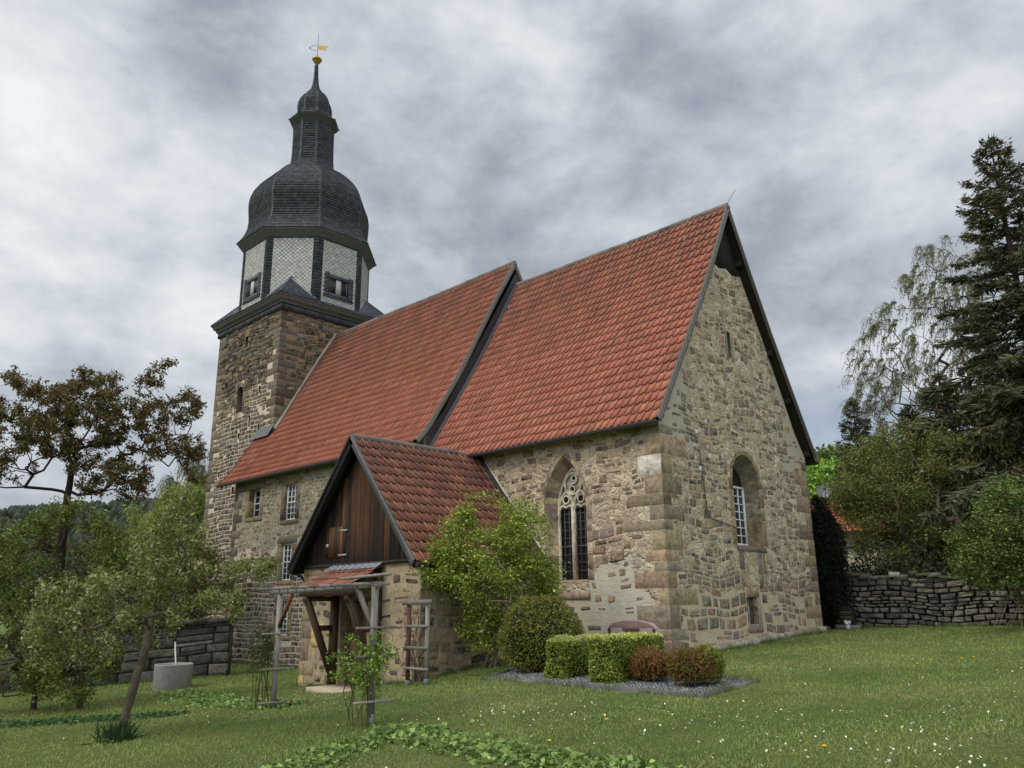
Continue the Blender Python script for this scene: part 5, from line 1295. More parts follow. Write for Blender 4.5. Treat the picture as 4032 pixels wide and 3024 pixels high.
def tree(name, base, label, cat, trunk, targets, leaf, bark, group=None, step=.25, jitter=.06, up=.0, r0=.012, expo=.45, zpref=.25, seed=1, trunk_r=None, bend=.35, maxc=2, parts=('trunk', 'crown'), mat=None, rmax=None):
    rg = np.random.default_rng(seed); o = thing(name, base, label, cat, group)
    arr, par, rr, tips, cnt = grow(rg, trunk, targets, step, jitter, up, zpref, r0, expo, bend)
    if trunk_r:
        k = np.arange(len(arr)); nt_ = sum(max(1, int(np.linalg.norm(np.array(b_) - np.array(a_)) / step)) for a_, b_ in zip(trunk[:-1], trunk[1:])) + 1
        rr[:nt_] = np.maximum(rr[:nt_], np.linspace(trunk_r[0], trunk_r[1], nt_))
    b = MB(); branch_mesh(b, arr, par, rr, bark, rg, rmax=rmax)
    b.build(parts[0], [M_BARK], o)
    if leaf:
        m = MB()
        for lf in (leaf if isinstance(leaf, list) else [leaf]):
            lf = dict(lf); n = lf.pop('n'); sp = lf.pop('spread'); cp_ = lf.pop('clump', 1); P, ax = along(rg, arr, par, cnt, lf.pop('maxc', maxc), n // cp_, sp); P, ax = np.repeat(P, cp_, 0), np.repeat(ax, cp_, 0); P = P + (rg.normal(0, .042, P.shape) if cp_ > 1 else 0)
            if lf.pop('ax', False): lf['axis'] = ax * 1.2
            zl_ = lf.pop('zmin', None)
            if zl_ is not None: P = P[P[:, 2] > zl_]; 
            leaf_quads(m, rg, P, **lf)
        m.build(parts[1], [mat or M_LEAF], o)
    return o
G_ = lambda x, y: float(gz(x, y))
P_APPLE = [lin(120, 122, 74, 1.50), lin(102, 108, 58, 1.50), lin(144, 144, 104, 1.50), lin(86, 92, 46, 1.50), lin(112, 116, 58, 1.50)]
rg = np.random.default_rng(61)
ab = np.array((-2.48, -14.96, G_(-2.48, -14.96) - .03))
tg = np.concatenate([ellip(rg, 70, (-3.15, -15.5, 1.45), (.75, .75, .75)), ellip(rg, 80, (-2.1, -14.9, 2.0), (.75, .75, .8)), ellip(rg, 50, (-1.5, -14.3, 1.75), (.6, .6, .55)),
                     ellip(rg, 16, (-.95, -13.85, 2.1), (.3, .3, .22)), ellip(rg, 18, (-1.65, -14.75, 2.75), (.35, .35, .45)), ellip(rg, 26, (-3.5, -15.85, 1.15), (.4, .4, .4)), ellip(rg, 24, (-2.6, -15.0, 1.2), (.7, .7, .3)),
                     [(-.72, -13.66, 2.3), (-.85, -13.75, 2.2), (-1.52, -14.72, 3.3), (-1.6, -14.75, 3.1), (-1.22, -14.5, 2.75), (-1.32, -14.55, 2.6)]])
tree('apple_tree', ab, 'young apple tree with leaning slender trunk and pale leaves beside the creeping ivy strip', 'tree',
     [ab, ab + (.06, .05, .45), ab + (.16, .10, .95), ab + (.26, .14, 1.35), (-2.1, -14.8, 1.75), (-1.85, -14.75, 2.3)], tg,
     [dict(n=17000, spread=.05, clump=7, ln=.058, wd=.026, pal=P_APPLE, upb=.3, fold=.5, down=.5, maxc=2), dict(n=70, spread=.05, ln=.06, wd=.06, pal=[lin(226, 214, 206), lin(214, 186, 176)], upb=.5, fold=.3, maxc=1)],
     lin(92, 82, 70, 1.1), step=.12, jitter=.025, r0=.0027, expo=.56, seed=62, up=.02, bend=.4)
tuft = MB(); n = 260; c_ = ab + (.1, -.1, .02); P = np.stack([rg.normal(c_[0], .13, n), rg.normal(c_[1], .11, n), np.full(n, c_[2])], 1)
leaf_quads(tuft, rg, P, .26, .022, [lin(52, 74, 44, 1.1), lin(66, 88, 50, 1.1)], upb=.0, fold=.3, axis=np.array((0, 0, 1.1)))
tag(tuft.build('daffodil_clump', [M_LEAF], None, c_), 'clump of dark strappy leaves at the foot of the apple tree', 'plant')

P_LILAC = [lin(118, 130, 52, 1.75), lin(102, 116, 44, 1.75), lin(134, 144, 62, 1.75), lin(88, 102, 38, 1.75)]
bb = np.array((-3.1, -6.6, G_(-3.1, -6.6)))
tg = np.concatenate([ellip(rg, 230, (-2.75, -7.0, 2.3), (1.15, 1.0, 1.0)), ellip(rg, 70, (-2.2, -6.6, 3.1), (.75, .7, .8)), ellip(rg, 60, (-3.6, -7.8, 2.4), (.6, .5, .6)), ellip(rg, 34, (-3.3, -7.7, 3.05), (.55, .5, .6)),
                     ellip(rg, 50, (-1.95, -6.15, 2.1), (.6, .5, .6)), ellip(rg, 50, (-2.9, -6.9, 1.3), (.7, .5, .5)), ellip(rg, 16, (-3.0, -7.6, 3.65), (.25, .25, .3)), ellip(rg, 20, (-3.2, -7.0, .8), (.6, .4, .3))])
o = thing('lilac_bush', bb, 'tall loose bright green bush growing against the side of the porch', 'bush')
lb, lf_ = MB(), MB()
for s in range(9):
    rgs = np.random.default_rng(700 + s); sub = tg[s::9]; r_ = bb + (rgs.normal(0, .13), rgs.normal(0, .10), 0)
    t1 = bb + np.array((rgs.normal(0, .4), rgs.normal(-.1, .3), 1.25))
    arr, par, rr, tips, cnt = grow(rgs, [r_, (r_ + t1) / 2 + rgs.normal(0, .05, 3), t1], sub, .14, .02, .05, .3, .0042, .45)
    branch_mesh(lb, arr, par, rr, lin(132, 118, 98, 1.1), rgs)
    P, ax = along(rgs, arr, par, cnt, 3, 3500, .09); leaf_quads(lf_, rgs, P, .056, .040, P_LILAC, upb=.7, fold=.3, down=.25)
lb.build('stem', [M_BARK], o); lf_.build('foliage', [M_LEAF], o)

# clipped yew, box hedges, barberries
def shell_bush(name, base, label, cat, surf, n, ln, wd, pal, group=None, up=.2, depth=.06, core=None, mat=None, axis_out=1.2, seed=5, toppal=None, cj=.16, stems=None):
    """surf(rng, n) -> points and outward normals; leaves grow outward through a thick shell over a twiggy core"""
    rg_ = np.random.default_rng(seed); o = thing(name, base, label, cat, group); m = MB()
    P, N_ = surf(rg_, n); dd_ = rg_.random((n, 1)) ** 1.6 * depth
    C = pick(rg_, pal, n, cj)
    if toppal is not None:
        k = (N_[:, 2] > .5) & (rg_.random(n) < .75) | (rg_.random(n) < .05); C[k] = pick(rg_, toppal, int(k.sum()), .12)
    leaf_quads(m, rg_, P - N_ * dd_, ln, wd, pal, upb=up, fold=.3, axis=N_ * axis_out, cl=C)
    m.build('foliage', [mat or M_LEAF], o)
    k = MB(); core(k); k.build('twig_core', [M_BARK], o)
    return o
def blob(c, r, lump=.10, seed=0, floor=.0, freq=3.2):
    c = np.array(c, float); r = np.array(r, float); ph = np.random.default_rng(seed).uniform(0, 6.28, 9)
    def rad_(v): return 1 + lump * (np.sin(freq * v[:, 0] * 1.3 + ph[0]) * np.sin(freq * v[:, 1] * 1.1 + ph[1]) + .8 * np.sin(freq * 1.7 * v[:, 2] + ph[2] + v[:, 0] * 3) + .6 * np.sin(freq * 3.1 * v[:, 1] + ph[3]) * np.sin(freq * 2.7 * v[:, 2] + ph[4]) + .5 * np.sin(freq * 3.3 * v[:, 0] + ph[5] + 2 * v[:, 2]))
    def surf(rg_, n):
        v = rg_.normal(0, 1, (n * 2, 3)); v /= np.linalg.norm(v, axis=1, keepdims=True); v = v[v[:, 2] > -.82][:n]
        while len(v) < n:
            w_ = rg_.normal(0, 1, (n, 3)); w_ /= np.linalg.norm(w_, axis=1, keepdims=True); v = np.concatenate([v, w_[w_[:, 2] > -.82]])[:n]
        P = c + v * r * rad_(v)[:, None]; nn = v / r; nn /= np.linalg.norm(nn, axis=1, keepdims=True)
        return P, nn
    def core(mb, s=.90, col=lin(34, 36, 22)):
        a, b = np.meshgrid(np.linspace(0, 2 * np.pi, 25)[:-1], np.linspace(.02, np.pi - .02, 14)); v = np.stack([np.cos(a) * np.sin(b), np.sin(a) * np.sin(b), np.cos(b)], -1).reshape(-1, 3)
        P = c + v * r * (rad_(v) * s)[:, None]; F = [(i * 24 + k, i * 24 + (k + 1) % 24, (i + 1) * 24 + (k + 1) % 24, (i + 1) * 24 + k) for i in range(13) for k in range(24)]
        mb.raw(P, F, col)
    return surf, core
P_YEW = [lin(96, 96, 42, 1.90), lin(80, 82, 36, 1.90), lin(110, 108, 48, 1.90), lin(66, 68, 32, 1.90)]
s_, c_ = blob((-1.05, -7.2, .92), (.84, .84, .80), .055, 3)
shell_bush('yew_bush', (-1.05, -7.2, .2), 'large dark olive clipped round yew bush at the left end of the graves', 'bush', s_, 17000, .06, .014, P_YEW, core=c_, mat=M_NEEDLE, depth=.10, seed=71, axis_out=1.0)
P_BOX = [lin(112, 126, 48, 1.75), lin(96, 112, 42, 1.75), lin(128, 138, 58, 1.75), lin(82, 98, 36, 1.75)]; P_BOXT = [lin(190, 188, 104, 1.30), lin(204, 198, 134, 1.30), lin(164, 168, 80, 1.30)]
def boxsurf(x0, x1, y0, y1, z0, z1, wob=.02, rd=.09):
    def surf(rg_, n):
        dims = np.array((x1 - x0, y1 - y0, z1 - z0)); ar = np.array([dims[1] * dims[2]] * 2 + [dims[0] * dims[2]] * 2 + [dims[0] * dims[1]]); f = rg_.choice(5, n, p=ar / ar.sum())
        q = rg_.random((n, 3)) * dims + (x0, y0, z0); N_ = np.zeros((n, 3))
        for k, (ax, v, s) in enumerate(((0, x0, -1), (0, x1, 1), (1, y0, -1), (1, y1, 1), (2, z1, 1))): q[f == k, ax] = v; N_[f == k, ax] = s
        c = np.array(((x0 + x1) / 2, (y0 + y1) / 2, (z0 + z1) / 2)); hd = dims / 2 - rd; d = q - c; inner = np.clip(d, -hd, hd); e = d - inner; l = np.linalg.norm(e, axis=1, keepdims=True) + 1e-9
        e = e / l; q = c + inner + e * rd; w_ = wob * (np.sin(9 * q[:, 0] + 5 * q[:, 2]) + np.sin(7 * q[:, 1] + 8 * q[:, 2] + 1))
        return q + e * w_[:, None], e
    def core(mb): mb.box(((x0 + x1) / 2, (y0 + y1) / 2, (z0 + z1) / 2), (x1 - x0 - .12, y1 - y0 - .12, z1 - z0 - .12), lin(36, 40, 22))
    return surf, core
s_, c_ = boxsurf(1.14, 1.68, -8.40, -6.75, .18, 1.00)
shell_bush('box_hedge', (1.4, -7.6, .2), 'clipped box hedge block with yellow green top beside the brown shrub', 'hedge', s_, 20000, .034, .019, P_BOX, 'clipped box hedges on the grave plot', core=c_, depth=.05, seed=72, toppal=P_BOXT, axis_out=.8)
s_, c_ = boxsurf(-.06, .44, -8.25, -6.6, .18, .93, .03, .14)
shell_bush('box_hedge', (.2, -7.4, .2), 'clipped box hedge block next to the round yew, with pale bleached tips', 'hedge', s_, 19000, .034, .019, P_BOX, 'clipped box hedges on the grave plot', core=c_, depth=.05, seed=73, toppal=[lin(190, 188, 134, 1.1), lin(168, 172, 100, 1.1)], axis_out=.8)
P_BARB = [lin(104, 74, 42, 1.45), lin(120, 86, 46, 1.45), lin(88, 66, 38, 1.45), lin(110, 96, 46, 1.45), lin(130, 92, 54, 1.45)]
for (cx_, cy_, rx, rz, lab, pal, sd) in ((2.02, -7.75, .36, .27, 'low reddish brown twiggy shrub beside the clipped hedge', P_BARB, 81), (2.98, -7.98, .40, .28, 'low brown shrub with green top at the right end of the grave gravel', P_BARB[:3] + [lin(96, 104, 42, 1.15)] * 2, 82), (3.10, -7.66, .27, .29, 'low yellow green shrub behind the brown one on the grave gravel', [lin(110, 122, 44, 1.3), lin(94, 108, 40, 1.3), lin(110, 100, 46, 1.2), lin(122, 132, 56, 1.3)], 83)):
    z_ = G_(cx_, cy_) + .03; s_, c_ = blob((cx_, cy_, z_ + rz), (rx, rx, rz), .05, sd)
    shell_bush('dwarf_shrub', (cx_, cy_, z_), lab, 'shrub', s_, 5200, .06, .016, pal, 'dwarf shrubs on the grave plot', core=lambda mb, c_=c_: c_(mb, .8, lin(52, 40, 26)), depth=.14, seed=sd, axis_out=.7, up=.0)

# grave plot
kb = thing('grave_border', (*PLOT[0], .15), 'grey stone kerb framing the gravel grave plot', 'border')
for i in range(4):
    a, b_ = PLOT[i], PLOT[(i + 1) % 4]; m_ = MB(); k = 3 if i % 2 == 0 else 2
    for q in range(k):
        p0, p1 = a + (b_ - a) * (q + .004) / k, a + (b_ - a) * (q + .996) / k
        m_.beam((*p0, G_(*p0) - .05), (*p1, G_(*p1) - .05), .065, .22, pick(rng, [lin(108, 107, 104), lin(96, 96, 95)], 1, .06)[0])
    m_.build('kerb', [M_CONC], kb)
pm_ = MB(); pc = np.array([(*q, G_(*q) + .02) for q in PLOT]); pm_.raw(pc, [(0, 1, 2, 3)], lin(78, 78, 80))
n = 15000; q = np.stack([rng.uniform(-2.6, 3.9, n), rng.uniform(-9.2, -6.1, n)], 1); q = q[in_plot(q[:, 0], q[:, 1], -.06)]; n = len(q); z_ = gz(q[:, 0], q[:, 1]) + .022
o8 = np.array([(1, 0, 0), (0, 1, 0), (-1, 0, 0), (0, -1, 0), (0, 0, 1)]) * .017
V = np.stack([q[:, 0], q[:, 1], z_], 1)[:, None] + o8[None] * rng.uniform(.5, 1.3, (n, 5, 1)); f = np.array([(0, 1, 4), (1, 2, 4), (2, 3, 4), (3, 0, 4)])
pm_.raw(V.reshape(-1, 3), (f[None] + (np.arange(n) * 5)[:, None, None]).reshape(-1, 3), np.repeat(pick(rng, [lin(120, 120, 122), lin(98, 98, 101), lin(142, 142, 143), lin(80, 80, 83)], n, .12), 5, 0))
tag(pm_.build('gravel', [M_GRAVEL], None, (1, -7.5, .2)), 'blue grey gravel filling the kerbed grave plot', 'gravel', kind='stuff')
gs = thing('gravestone', (-.58, -4.62, .28), 'low pink granite gravestone with dark red frame behind the box hedges', 'gravestone')
m_ = MB(); prof = [(-.66, .1), (.66, .1), (.66, .82), (.5, .93), (.2, .985), (-.2, .985), (-.5, .93), (-.66, .82)]
V = np.array([(-.58 + a, y_, .18 + b) for y_ in (-4.72, -4.56) for a, b in prof]); n = 8
m_.faces(V, [tuple(range(8)), tuple(range(15, 7, -1))] + [(i, (i + 1) % 8, 8 + (i + 1) % 8, 8 + i) for i in range(8)], lin(158, 140, 138)); m_.build('slab', [M_CONC], gs)
m_ = MB()
fr = south(-4.72); P = lambda a, b: (-.58 + a, .18 + b)
for poly in ([(-.62, .85), (.62, .85), (.5, .925), (.2, .98), (-.2, .98), (-.5, .925)], [(-.24, .82), (.24, .82), (.07, .3), (-.07, .3)], [(-.655, .1), (-.58, .1), (-.58, .82), (-.655, .82)], [(.58, .1), (.655, .1), (.655, .82), (.58, .82)]):
    qv = np.array([P(a, b) for a, b in poly]); n = len(qv)
    m_.faces(np.concatenate([fr.p(qv[:, 0], qv[:, 1], .014), fr.p(qv[:, 0], qv[:, 1], -.01)]), [tuple(range(n))] + [(i, (i + 1) % n, n + (i + 1) % n, n + i) for i in range(n)], lin(132, 106, 102))
m_.build('red_frame', [M_CONC], gs)
bg_ = thing('gravestone', (.45, 4.75, G_(.45, 4.75)), 'small black polished gravestone with gold lettering in front of the dark conifer', 'gravestone')
z_ = G_(.45, 4.75); m_ = MB(); m_.box((.44, 4.78, z_ + .06), (.68, .26, .14), lin(120, 116, 108)); m_.build('plinth', [M_CONC], bg_)
m_ = MB(); pf = [(-.24, 0), (.24, 0), (.24, .47), (.16, .52), (0, .55), (-.16, .52), (-.24, .47)]; V = np.array([(.44 + a, y_, z_ + .12 + b) for y_ in (4.71, 4.83) for a, b in pf]); n = 7
m_.faces(V, [tuple(range(7)), tuple(range(13, 6, -1))] + [(i, (i + 1) % 7, 7 + (i + 1) % 7, 7 + i) for i in range(7)], (.012, .013, .016)); m_.build('slab', [mat_col('polished_granite', .12, 30, .3, 10, 0, spec=.6)], bg_)
for tx_, zz_, sz in (('Otto Breuster', .36, .062), ('Fanny Breuster', .22, .062), ('1.5.1905  8.5.1978', .305, .03), ('9.11.1908  3.5.1992', .165, .03)):
    cv = bpy.data.curves.new('inscription', 'FONT'); cv.body = tx_; cv.size = sz; cv.align_x = 'CENTER'; cv.extrude = .001; cv.materials.append(M_GOLD)
    tmp = bpy.data.objects.new('inscription_curve', cv); me_ = bpy.data.meshes.new_from_object(tmp); bpy.data.objects.remove(tmp); to = bpy.data.objects.new('inscription', me_); scene.collection.objects.link(to); to.parent = bg_; to.location = (-.01, -.043, .12 + zz_); to.rotation_euler = (rad(90), 0, 0)
m_ = MB(); m_.lathe([(.10, .49), (.09, .512), (.04, .527), (0, .53)], (.44, 4.71, z_ + .10), 10, lin(180, 150, 70)); 
vs_ = MB(); vs_.lathe([(0, .0), (.05, .01), (.07, .10), (.05, .16), (.06, .2)], (.52, 4.55, z_), 10, lin(200, 200, 205)); 
for k in range(14): a = k * 2.4; vs_.box((.52 + .06 * math.cos(a), 4.55 + .06 * math.sin(a), z_ + .2 + .03 * math.sin(k * 1.7)), (.05, .05, .04), lin(205, 208, 214), 0, R=Matrix.Rotation(k, 3, 'X'))
tag(vs_.build('flower_vase', [M_PAINT], None, (.52, 4.55, z_)), 'small white vase of pale flowers before the black gravestone', 'vase')
del m_
# step, planter, hose
m_ = MB(); m_.box((-6.2, -8.62, -.37), (1.55, .85, .14), lin(168, 154, 132, 1.15), taper=.98); m_.box((-5.9, -8.6, -.305), (.02, .84, .02), lin(120, 108, 92))
tag(m_.build('door_step', [M_CONC], None, (-6.2, -8.62, -.4)), 'worn pale stone slab on the grass before the porch door', 'step')
px_, py_ = -13.42, -9.42; z_ = G_(px_, py_) - .03
m_ = MB(); m_.lathe([(.50, 0), (.515, .02), (.525, .68), (.53, .70), (.50, .715), (.47, .70), (.465, .60)], (px_, py_, z_), 32, lin(140, 138, 133, 1.05)); m_.lathe([(.466, .60), (.0, .60)], (px_, py_, z_), 32, (.015, .016, .015))
tag(m_.build('concrete_planter', [M_CONC], None, (px_, py_, z_)), 'round grey concrete well ring used as water butt beside the block wall', 'planter')
m_ = MB(); m_.tube([(px_ - .12, py_ + .1, z_ + .5), (px_ - .13, py_ + .1, z_ + .72), (px_ - .19, py_ + .1, z_ + .92), (px_ - .30, py_ + .12, z_ + 1.12), (px_ - .33, py_ + .12, z_ + 1.3)], .02, 7, lin(222, 220, 214))
tag(m_.build('hose', [M_PAINT], None, (px_ - .1, py_ + .1, z_ + .5)), 'bent white plastic hose standing in the round concrete ring', 'hose')

# rose arch and trellis
rng = np.random.default_rng(91)
PALG = [lin(126, 121, 112, 1.0), lin(112, 107, 99, 1.0), lin(138, 132, 123, 1.0)]; RED = [lin(104, 66, 52, 1.1), lin(92, 62, 50, 1.1)]
def pc_(par, nm, a, b_, w_, h_, pal=PALG, up=(0, 0, 1)): t_ = MB(); t_.beam(a, b_, w_, h_, pick(rng, pal, 1, .08)[0], up=up); return t_.build(nm, [M_WOOD], par)
L_, R_ = np.array((-3.41, -11.93)), np.array((.53, -12.63)); zl0, zr0 = G_(*L_), G_(*R_); dv = (R_ - L_) / np.linalg.norm(R_ - L_); pv_ = np.array((-dv[1], dv[0]))
ra = thing('rose_arch', (*L_, zl0), 'weathered grey timber rose arch of two posts and beam before the porch', 'pergola')
zt_l, zt_r = 1.78, 1.84
def p3(q, z): return np.array((q[0], q[1], z))
pc_(ra, 'post', p3(L_, zl0 - .05), p3(L_, zt_l), .075, .075); pr1 = pc_(ra, 'post', p3(R_, zr0 + .12), p3(R_, zt_r), .075, .075); pc_(ra, 'post_shoe', p3(R_, zr0 - .05), p3(R_, zr0 + .16), .05, .08, [lin(120, 121, 124)])
a, b_ = L_ - dv * .55, R_ + dv * .18
pc_(ra, 'beam', p3(a, zt_l + .035), p3(b_, zt_r + .035), .05, .095)
for k in range(11):
    q = a + (b_ - a) * (k + .3) / 11; pc_(ra, 'cross_slat', p3(q - pv_ * .30, zt_l + .10), p3(q + pv_ * .30, zt_l + .108), .04, .045)
pc_(ra, 'plank', p3(R_ - dv * 1.0 - pv_ * .10, zt_r + .14), p3(b_ + dv * .35 - pv_ * .05, zt_r + .17), .10, .035)
pc_(ra, 'brace', p3(L_ + dv * .05, zt_l - .58), p3(L_ + dv * .62, zt_l), .05, .075, RED); pc_(ra, 'brace', p3(R_ - dv * .05, zt_r - .60), p3(R_ - dv * .62, zt_r), .05, .085)
for q, z0_, zs in ((L_, zl0, (1.32, .70, .12)), (R_, zr0, (1.35, .95, .33))):
    for z_ in zs: pc_(ra, 'rung', p3(q - pv_ * .32 + dv * .07, z0_ + z_ - .0), p3(q + pv_ * .34 + dv * .07, z0_ + z_), .02, .035)
tr_ = thing('trellis', (-3.3, -8.85, -.06), 'free standing ladder like wooden trellis beside the porch corner', 'trellis')
A_, B_ = np.array((-3.39, -8.84)), np.array((-2.62, -8.97)); d2 = (B_ - A_) / np.linalg.norm(B_ - A_)
for q in (A_, B_): pc_(tr_, 'post', p3(q, G_(*q) + .05), p3(q, 1.56), .065, .065, PALG if q is B_ else RED); pc_(tr_, 'post_shoe', p3(q, G_(*q) - .05), p3(q, G_(*q) + .12), .075, .075, [lin(116, 116, 116)])
for z_, e in ((1.60, .24), (1.12, .12), (.69, .12), (.28, .12)): pc_(tr_, 'plank' if e > .2 else 'rung', p3(A_ - d2 * e + (.03, -.07), z_), p3(B_ + d2 * (e * .9) + (.03, -.07), z_ + .02), .025, .095 if e > .2 else .055)
def rose(base, label, top, pal, n, seed, ht, w_, nstem=8, col=lin(98, 84, 58), bare=.55, ln=.045):
    rg_ = np.random.default_rng(seed); o = thing('climbing_rose', base, label, 'rose bush', None); b1, l1 = MB(), MB()
    for s in range(nstem):
        r_ = np.array(base) + (rg_.normal(0, .09), rg_.normal(0, .09), 0); tp = np.array(top) + rg_.normal(0, 1, 3) * (w_, w_, ht * .16)
        tgs = tp + rg_.normal(0, 1, (9, 3)) * (w_ * .8, w_ * .8, ht * .14)
        arr, par, rr, tips, cnt = grow(rg_, [r_, (r_ + tp) / 2 + rg_.normal(0, .05, 3), tp], tgs, .09, .012, .03, .2, .0035, .4); branch_mesh(b1, arr, par, rr, col, rg_, 5)
        P, ax = along(rg_, arr, par, cnt, 4, n // nstem, .04); P = P[P[:, 2] > base[2] + ht * bare * rg_.uniform(.4, 1.0, len(P))]; leaf_quads(l1, rg_, P, ln, ln * .62, pal, upb=.5, fold=.3)
    b1.build('stem', [M_BARK], o); l1.build('foliage', [M_LEAF], o)
rose((-3.78, -11.95, G_(-3.78, -11.95)), 'dark leaved climbing rose on thin stems at the left arch post', (-3.62, -12.0, .82), [lin(72, 82, 46, 1.15), lin(58, 70, 38, 1.15), lin(92, 92, 56, 1.15)], 1700, 92, 1.25, .15, 9)
rose((.42, -12.72, G_(.42, -12.72)), 'bright green climbing rose around the foot of the right arch post', (.42, -12.72, .72), [lin(118, 142, 56, 1.2), lin(96, 120, 46, 1.2), lin(134, 152, 76, 1.2)], 1900, 93, 1.0, .17, 9, ln=.05)
bv = MB(); rg_ = np.random.default_rng(94)
for s in range(26):
    p0 = np.array((-3.78 + rg_.normal(0, .12), -8.3 + rg_.normal(0, .08), -.05)); pts = [p0]
    for k in range(12): pts.append(pts[-1] + np.array((rg_.normal(.0, .09), rg_.normal(0, .05), rg_.uniform(.08, .24))))
    bv.tube(np.array(pts), np.linspace(.011, .003, 13), 5, pick(rg_, [lin(92, 78, 64), lin(116, 104, 90)], 1, .15)[0])
tag(bv.build('bare_creeper', [M_BARK], None, (-3.8, -8.3, -.05)), 'tangle of bare grey creeper stems climbing the porch corner', 'creeper')

# creeping ground cover
def cover(name, pts, n, wdt, label, pal, ln=.062, seed=1):
    n = int(n * 1.9); ln = min(ln, .06); rg_ = np.random.default_rng(seed); pts = np.array(pts, float); seg_ = rg_.integers(0, len(pts) - 1, n); f = rg_.random(n)
    wq = pts[:, 2]; q = pts[seg_, :2] + (pts[seg_ + 1, :2] - pts[seg_, :2]) * f[:, None]; w_ = (wq[seg_] + (wq[seg_ + 1] - wq[seg_]) * f) * wdt
    q = q + rg_.normal(0, 1, (n, 2)) * w_[:, None]; hgt = rg_.uniform(.0, .05, n) * np.exp(-.0 * f); P = np.stack([q[:, 0], q[:, 1], gz(q[:, 0], q[:, 1]) + hgt], 1)
    m_ = MB(); leaf_quads(m_, rg_, P, ln, ln * .85, pal, upb=1.1, fold=.25, jl=.45, cj=.24); return tag(m_.build(name, [M_LEAF], None, P.mean(0)), label, 'ground cover', kind='stuff')
P_IVY = [lin(98, 116, 58, 1.60), lin(84, 104, 50, 1.60), lin(112, 130, 70, 1.60), lin(72, 90, 44, 1.60)]
cover('ground_ivy', [(1.35, -12.85, 1.1), (2.0, -13.0, 1.0), (2.9, -13.25, 1), (3.7, -13.4, 1), (4.5, -13.5, 1), (5.5, -13.5, .9), (6.3, -13.6, .8)], 5200, .17, 'creeping leafy ground cover curving across the near lawn', P_IVY, seed=95)
cover('ground_ivy', [(1.8, -13.5, .8), (2.0, -14.1, 1), (2.3, -14.7, 1), (2.5, -15.2, 1)], 2000, .15, 'creeping leafy ground cover along the bottom edge of the lawn', P_IVY, seed=96)
cover('ground_ivy', [(-9.8, -15.1, 1.0), (-8.2, -14.3, 1), (-6.83, -13.48, .9), (-5.6, -12.9, .7)], 4200, .22, 'dark creeping strip of leaves behind the apple tree trunk', [lin(66, 92, 46, 1.1), lin(54, 78, 38, 1.1), lin(80, 104, 58, 1.1)], .10, seed=97)
cover('ground_ivy', [(-12.2, -9.9, .8), (-9.5, -10.6, 1.1), (-7.0, -11.1, 1.3), (-5.2, -11.4, 1.1), (-3.3, -11.7, .9)], 5200, .24, 'broad creeping patch of leaves between planter and left arch post', P_IVY, .10, seed=98)
